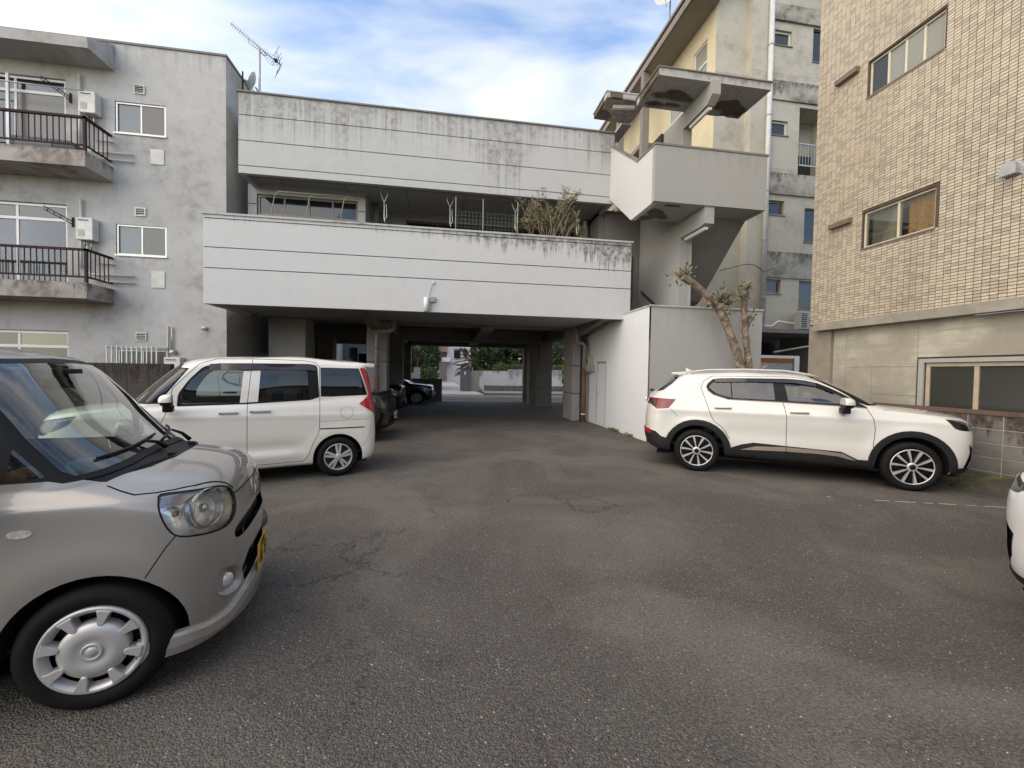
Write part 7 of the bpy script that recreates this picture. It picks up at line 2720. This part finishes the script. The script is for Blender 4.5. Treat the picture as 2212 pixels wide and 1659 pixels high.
# ------------------------------------------------------------------ across the street
M_gard = plaster('streaked_garden_wall', (0.52, 0.53, 0.54), grime=(0.10, 0.10, 0.10), patch=.35, tops=(1.62, 1.78), length=1.1, streak=.85, sscale=3.2, bump=.3)
M_stone = plaster('rough_stone', (0.17, 0.165, 0.15), grime=(0.05, 0.05, 0.045), patch=.7, bump=.9, var=.3)
GW = thing('garden_wall', 'streaked white garden wall on rough stone blocks across the street', 'wall', (6, 31, 0))
box('wall_panel', M_gard, GW, 2.83, 4.62, 31.0, 31.2, .545, 1.63)
box('wall_panel', M_gard, GW, 4.625, 14.0, 31.0, 31.2, .545, 1.77)
for x in (4.63, 6.6, 8.6):
    box('wall_rib', M_gard, GW, x, x + .06, 30.96, 30.999, .545, 1.76)
rr = random.Random(8)
for j in range(3):
    x = 2.83 - (j % 2) * .0
    while x < 14:
        w = rr.uniform(.30, .55)
        m = MB()
        m.bbox(x, x + w - .03, 30.93 - rr.uniform(0, .05), 31.18, .02 + j * .175, .175 + j * .175 + .01, e=.025)
        m.build('stone', M_stone, GW)
        x += w
t = thing('gate_pillar', 'dark grey gate pillar with a white slot across the street', 'pillar', (1.4, 31, 0))
box('pillar', plaster('dark_pillar', (.12, .125, .135), patch=.3, bump=.3), t, 1.05, 1.76, 30.8, 31.4, 0, 1.72)
box('pillar_cap', plaster('dark_pillar', (.12, .125, .135)), t, 1.02, 1.79, 30.77, 31.43, 1.721, 1.77)
box('letter_slot', M_whitep, t, 1.34, 1.44, 30.79, 30.798, 1.32, 1.55)
t = thing('gate_pillar', 'grey gate pillar at the left edge of the far driveway', 'pillar', (-2, 31, 0))
box('pillar', plaster('grey_pillar', (.25, .26, .30), patch=.3, bump=.3), t, -2.3, -1.85, 30.8, 31.2, 0, 1.8)
box('side_wall', M_conc, t, -8, -2.301, 30.9, 31.1, 0, 1.4)
t = thing('curved_garden_wall', 'low stained wall curving from the dark pillar to the street', 'wall', (2.3, 31, 0))
box('wall', M_conc, t, 1.762, 2.45, 31.0, 31.2, .1, 1.62)
m = MB()
m.prism([(2.46, .5), (2.82, .0), (2.829, 1.62), (2.46, 1.66)], 1, 30.98, 31.2)
m.build('end_flare', M_gard, t)
m = MB()
m.face(((-1.8, 28.0, .010), (2.6, 28.0, .010), (1.0, 40.0, .35), (-2.5, 40.0, .35)))
m.face(((-2.5, 40.0, .35), (1.0, 40.0, .35), (.2, 60.0, 1.0), (-3.5, 60.0, 1.0)))
struct('far_driveway', m, plaster('pale_driveway', (.36, .36, .345), patch=.3, bump=.2))
m = MB()
m.face(((-70, 27.9, .12), (-1.8, 27.9, .12), (-1.8, 30.9, .14), (-70, 30.9, .14)))
m.face(((2.6, 27.9, .12), (70, 27.9, .12), (70, 30.9, .14), (2.6, 30.9, .14)))
m.face(((2.6, 27.9, 0), (70, 27.9, 0), (70, 27.9, .12), (2.6, 27.9, .12)))
struct('pavement', m, plaster('pavement_concrete', (.22, .21, .195), patch=.4, bump=.3))

LV = [M_leaf_a, M_leaf_b, M_leaf_b]
tree('bamboo_tree', 'feathery grey-green tree at the left of the far driveway', (-2.6, 34, 0), 6, (-2.1, 34, 2.9), (1.9, 1.2, 2.6), 9000, .24, [plain('leaf_grey_green', (.085, .115, .07), .6, var=.35), M_leaf_a, M_leaf_b], 41, 34)
tree('shrub', 'green shrub at the foot of the feathery tree', (-1.4, 32.4, 0), 2, (-1.3, 32.4, .9), (.75, .6, .8), 1600, .14, LV, 42, 16, trunk_r=.05, cat='shrub')
tree('broadleaf_tree', 'dense dark broadleaf tree above the streaked garden wall', (5.0, 33.5, 0), 6, (4.6, 33.4, 3.0), (2.3, 1.3, 2.0), 12000, .24, LV, 43, 60)
tree('broadleaf_tree', 'dark broadleaf tree at the right end of the garden wall', (8.6, 33.8, 0), 6, (8.6, 33.6, 3.2), (2.8, 1.4, 2.4), 9000, .24, LV, 44, 56)
tree('broadleaf_tree', 'dark tree far behind the pink house', (-4.5, 48, 0), 8, (-3.0, 44, 3.4), (2.6, 2.0, 3.4), 7000, .40, LV, 45, 30)
tree('round_shrub', 'clipped round shrub with pale flowers over the garden wall', (4.15, 32.0, 0), 2, (4.15, 31.9, 1.75), (.62, .5, .55), 2600, .09, [M_leaf_a, M_leaf_a, M_leaf_c], 46, 34, trunk_r=.05, cat='shrub')
t = thing('clipped_hedge', 'bright clipped hedge on top of the garden wall', 'hedge', (6.4, 31.7, 0))
rr = random.Random(12)
pts = [((rr.uniform(4.9, 9.5), rr.uniform(31.4, 31.9), rr.uniform(1.7, 2.12)), (0, -.3, 1)) for _ in range(4200)]
leaf_mesh(pts, .09, rr, None, 'foliage', nm=2).build('foliage', [M_leaf_a, M_leaf_c], t)
box('core', M_leaf_b, t, 4.9, 9.5, 31.42, 31.9, 1.3, 1.98)
# palm
rr = random.Random(17)
PL = thing('palm_tree', 'dark fan palm behind the gate pillar across the street', 'palm', (1.9, 33, 0))
MB().tube([(1.9, 33, 0), (1.95, 33, 1.4), (1.9, 33, 2.6)], [.16, .14, .12], 10).build('trunk', M_bark, PL)
for i in range(46):
    a = rr.uniform(0, 2 * math.pi)
    el = rr.uniform(-.9, 1.1)
    c = Vector((1.95, 33, 2.3 + rr.uniform(-.5, .5)))
    L = rr.uniform(1.0, 1.7)
    d = Vector((math.cos(a) * math.cos(el), math.sin(a) * math.cos(el) * .8, math.sin(el)))
    s = d.cross(Vector((0, 0, 1))).normalized()
    n = s.cross(d)
    m = MB()
    m.tube([c, c + d * L * .45 + Vector((0, 0, .05))], [.014, .008], 5)
    hub = c + d * L * .45
    for k in range(13):
        b = (k - 6) / 6 * 1.15
        e = hub + (d * math.cos(b) + s * math.sin(b)) * L * .62 - Vector((0, 0, .10 * L))
        w = (d * -math.sin(b) + s * math.cos(b)) * .022
        mid = hub.lerp(e, .5) + n * .03
        m.face((hub, mid + w, e))
        m.face((hub, e, mid - w))
    m.build('frond', M_leaf_b if i % 3 else M_leaf_a, PL)
# pink house
HB = thing('pink_house', 'pale pink house with a brown balcony far behind the trees', 'house', (1, 45, 0))
M_pink = plaster('pale_pink_render', (.58, .52, .54), patch=.15, bump=.2)
box('wall', M_pink, HB, .08, 2.6, 45, 52, 0, 7)
box('wing', M_pink, HB, -.75, .07, 46.5, 52, 0, 7)
box('balcony', plaster('brown_balcony', (.36, .24, .14), patch=.2), HB, -1.0, .06, 44.6, 46.4, 3.6, 4.6)
box('window_shade', M_greyp, HB, .75, 1.6, 44.9, 44.998, 3.9, 4.05)
window(HB, 45, 'y', -1, .8, 1.55, 2.9, 3.85, 1, M_frame_al, [G_dark], back=.002, depth=.04, room=.0)
box('porch_box', M_whitep, HB, -.45, .45, 44.2, 44.9, 2.55, 3.0)
# blue-grey hedge hiding the horizon on both sides of the view through the garage
t = thing('far_wood', 'dark far trees closing the view beyond the gardens', 'wood', (0, 62, 0))
rr = random.Random(77)
pts = [((rr.uniform(-30, 34), rr.uniform(58, 66), 9.5 * rr.random() ** .8), (0, -1, .5)) for _ in range(16000)]
leaf_mesh(pts, 1.1, rr, None, 'foliage', aspect=1.5, nm=2).build('foliage', [M_leaf_b, M_leaf_a], t)
t['kind'] = 'stuff'

# utility pole with banner at the street end
t = thing('utility_pole', 'concrete utility pole at the street end beside the garage', 'pole', (6.3, 21.4, 0))
MB().tube([(6.3, 21.4, 0), (6.28, 21.4, 9)], [.15, .12], 16).build('shaft', M_conc, t)
MB().tube([(6.62, 21.5, 0), (6.62, 21.5, 4.2)], .03, 8).build('cable_guard', M_pipe, t)
t = thing('pole_banner', 'narrow red, yellow and white banner on the utility pole', 'banner', (6.1, 21.2, .9))
for (z0, z1, mt) in ((1.0, 1.25, plain('banner_green', (.05, .25, .10), .6)), (1.25, 1.50, M_whitep), (1.50, 1.68, plain('banner_blue', (.10, .16, .40), .6)), (1.68, 2.0, plain('banner_yellow', (.70, .55, .06), .6)), (2.0, 2.25, plain('banner_red', (.50, .05, .05), .6)), (2.25, 2.4, M_whitep)):
    box('banner_field', mt, t, 6.02, 6.13, 21.20, 21.215, z0, z1 - .002)
t = thing('street_fence', 'pale vertical fence right of the utility pole', 'fence', (6.9, 22, 0))
for i in range(7):
    box('board', M_frame_al, t, 6.72 + i * .16, 6.85 + i * .16, 21.6, 21.63, 0, 1.7)

# low dark wall beside the sedan
t = thing('garage_low_wall', 'low dark wall behind the black sedan at the garage end', 'wall', (-1, 21.5, 0))
box('wall', M_conc_dk, t, -1.71, -.19, 21.63, 21.75, 0, 1.15)

# white building seen through the left bay
WB = thing('white_building', 'white building with large windows beyond the left bay of the garage', 'building', (-6, 24, 0))
M_wb = plaster('cool_white_render', (.62, .65, .70), patch=.1, bump=.1)
m = MB()
wall_face(m, 23.0, 'y', -9.0, -3.9, 0, 3.4, [(-5.98, -5.3, .2, 2.75, .2), (-5.1, -4.1, .2, 2.75, .2)], -1, .2)
m.face(((-5.3, 13.9, 0), (-5.3, 22.9, 0), (-5.3, 22.9, 2.9), (-5.3, 13.9, 2.9))[::-1])
m.build('wall', M_wb, WB)
window(WB, 23.0, 'y', -1, -5.97, -5.31, .22, 2.74, 1, M_frame_w, [G_room], transom=1.6, room=.6)
window(WB, 23.0, 'y', -1, -5.09, -4.11, .22, 2.74, 2, M_frame_w, [G_room], transom=1.7, room=.6)
box('notice', M_whitep, WB, -4.6, -4.15, 22.93, 22.95, 2.4, 2.72)

# ------------------------------------------------------------------ behind the viewer: the row that the car panes mirror
RB = thing('rear_building', 'plain beige two-storey building behind the viewer, mirrored in the car windows', 'building', (0, -15, 0))
m = MB()
hol = [(-22 + i * 3.2, -20.4 + i * 3.2, z, z + 1.3, .12) for i in range(14) for z in (1.0, 3.8)]
wall_face(m, -15.0, 'y', -26, 26, 0, 6.2, hol, 1, .12)
m.build('wall', plaster('beige_render', (.40, .34, .26), patch=.3, bump=.2), RB)
box('roof', M_coping, RB, -26.3, 26.3, -24, -14.6, 6.201, 6.4)
for h in hol:
    window(RB, -15.0, 'y', 1, *h[:4], 2, M_frame_al, [G_dark], back=.1, room=.02)
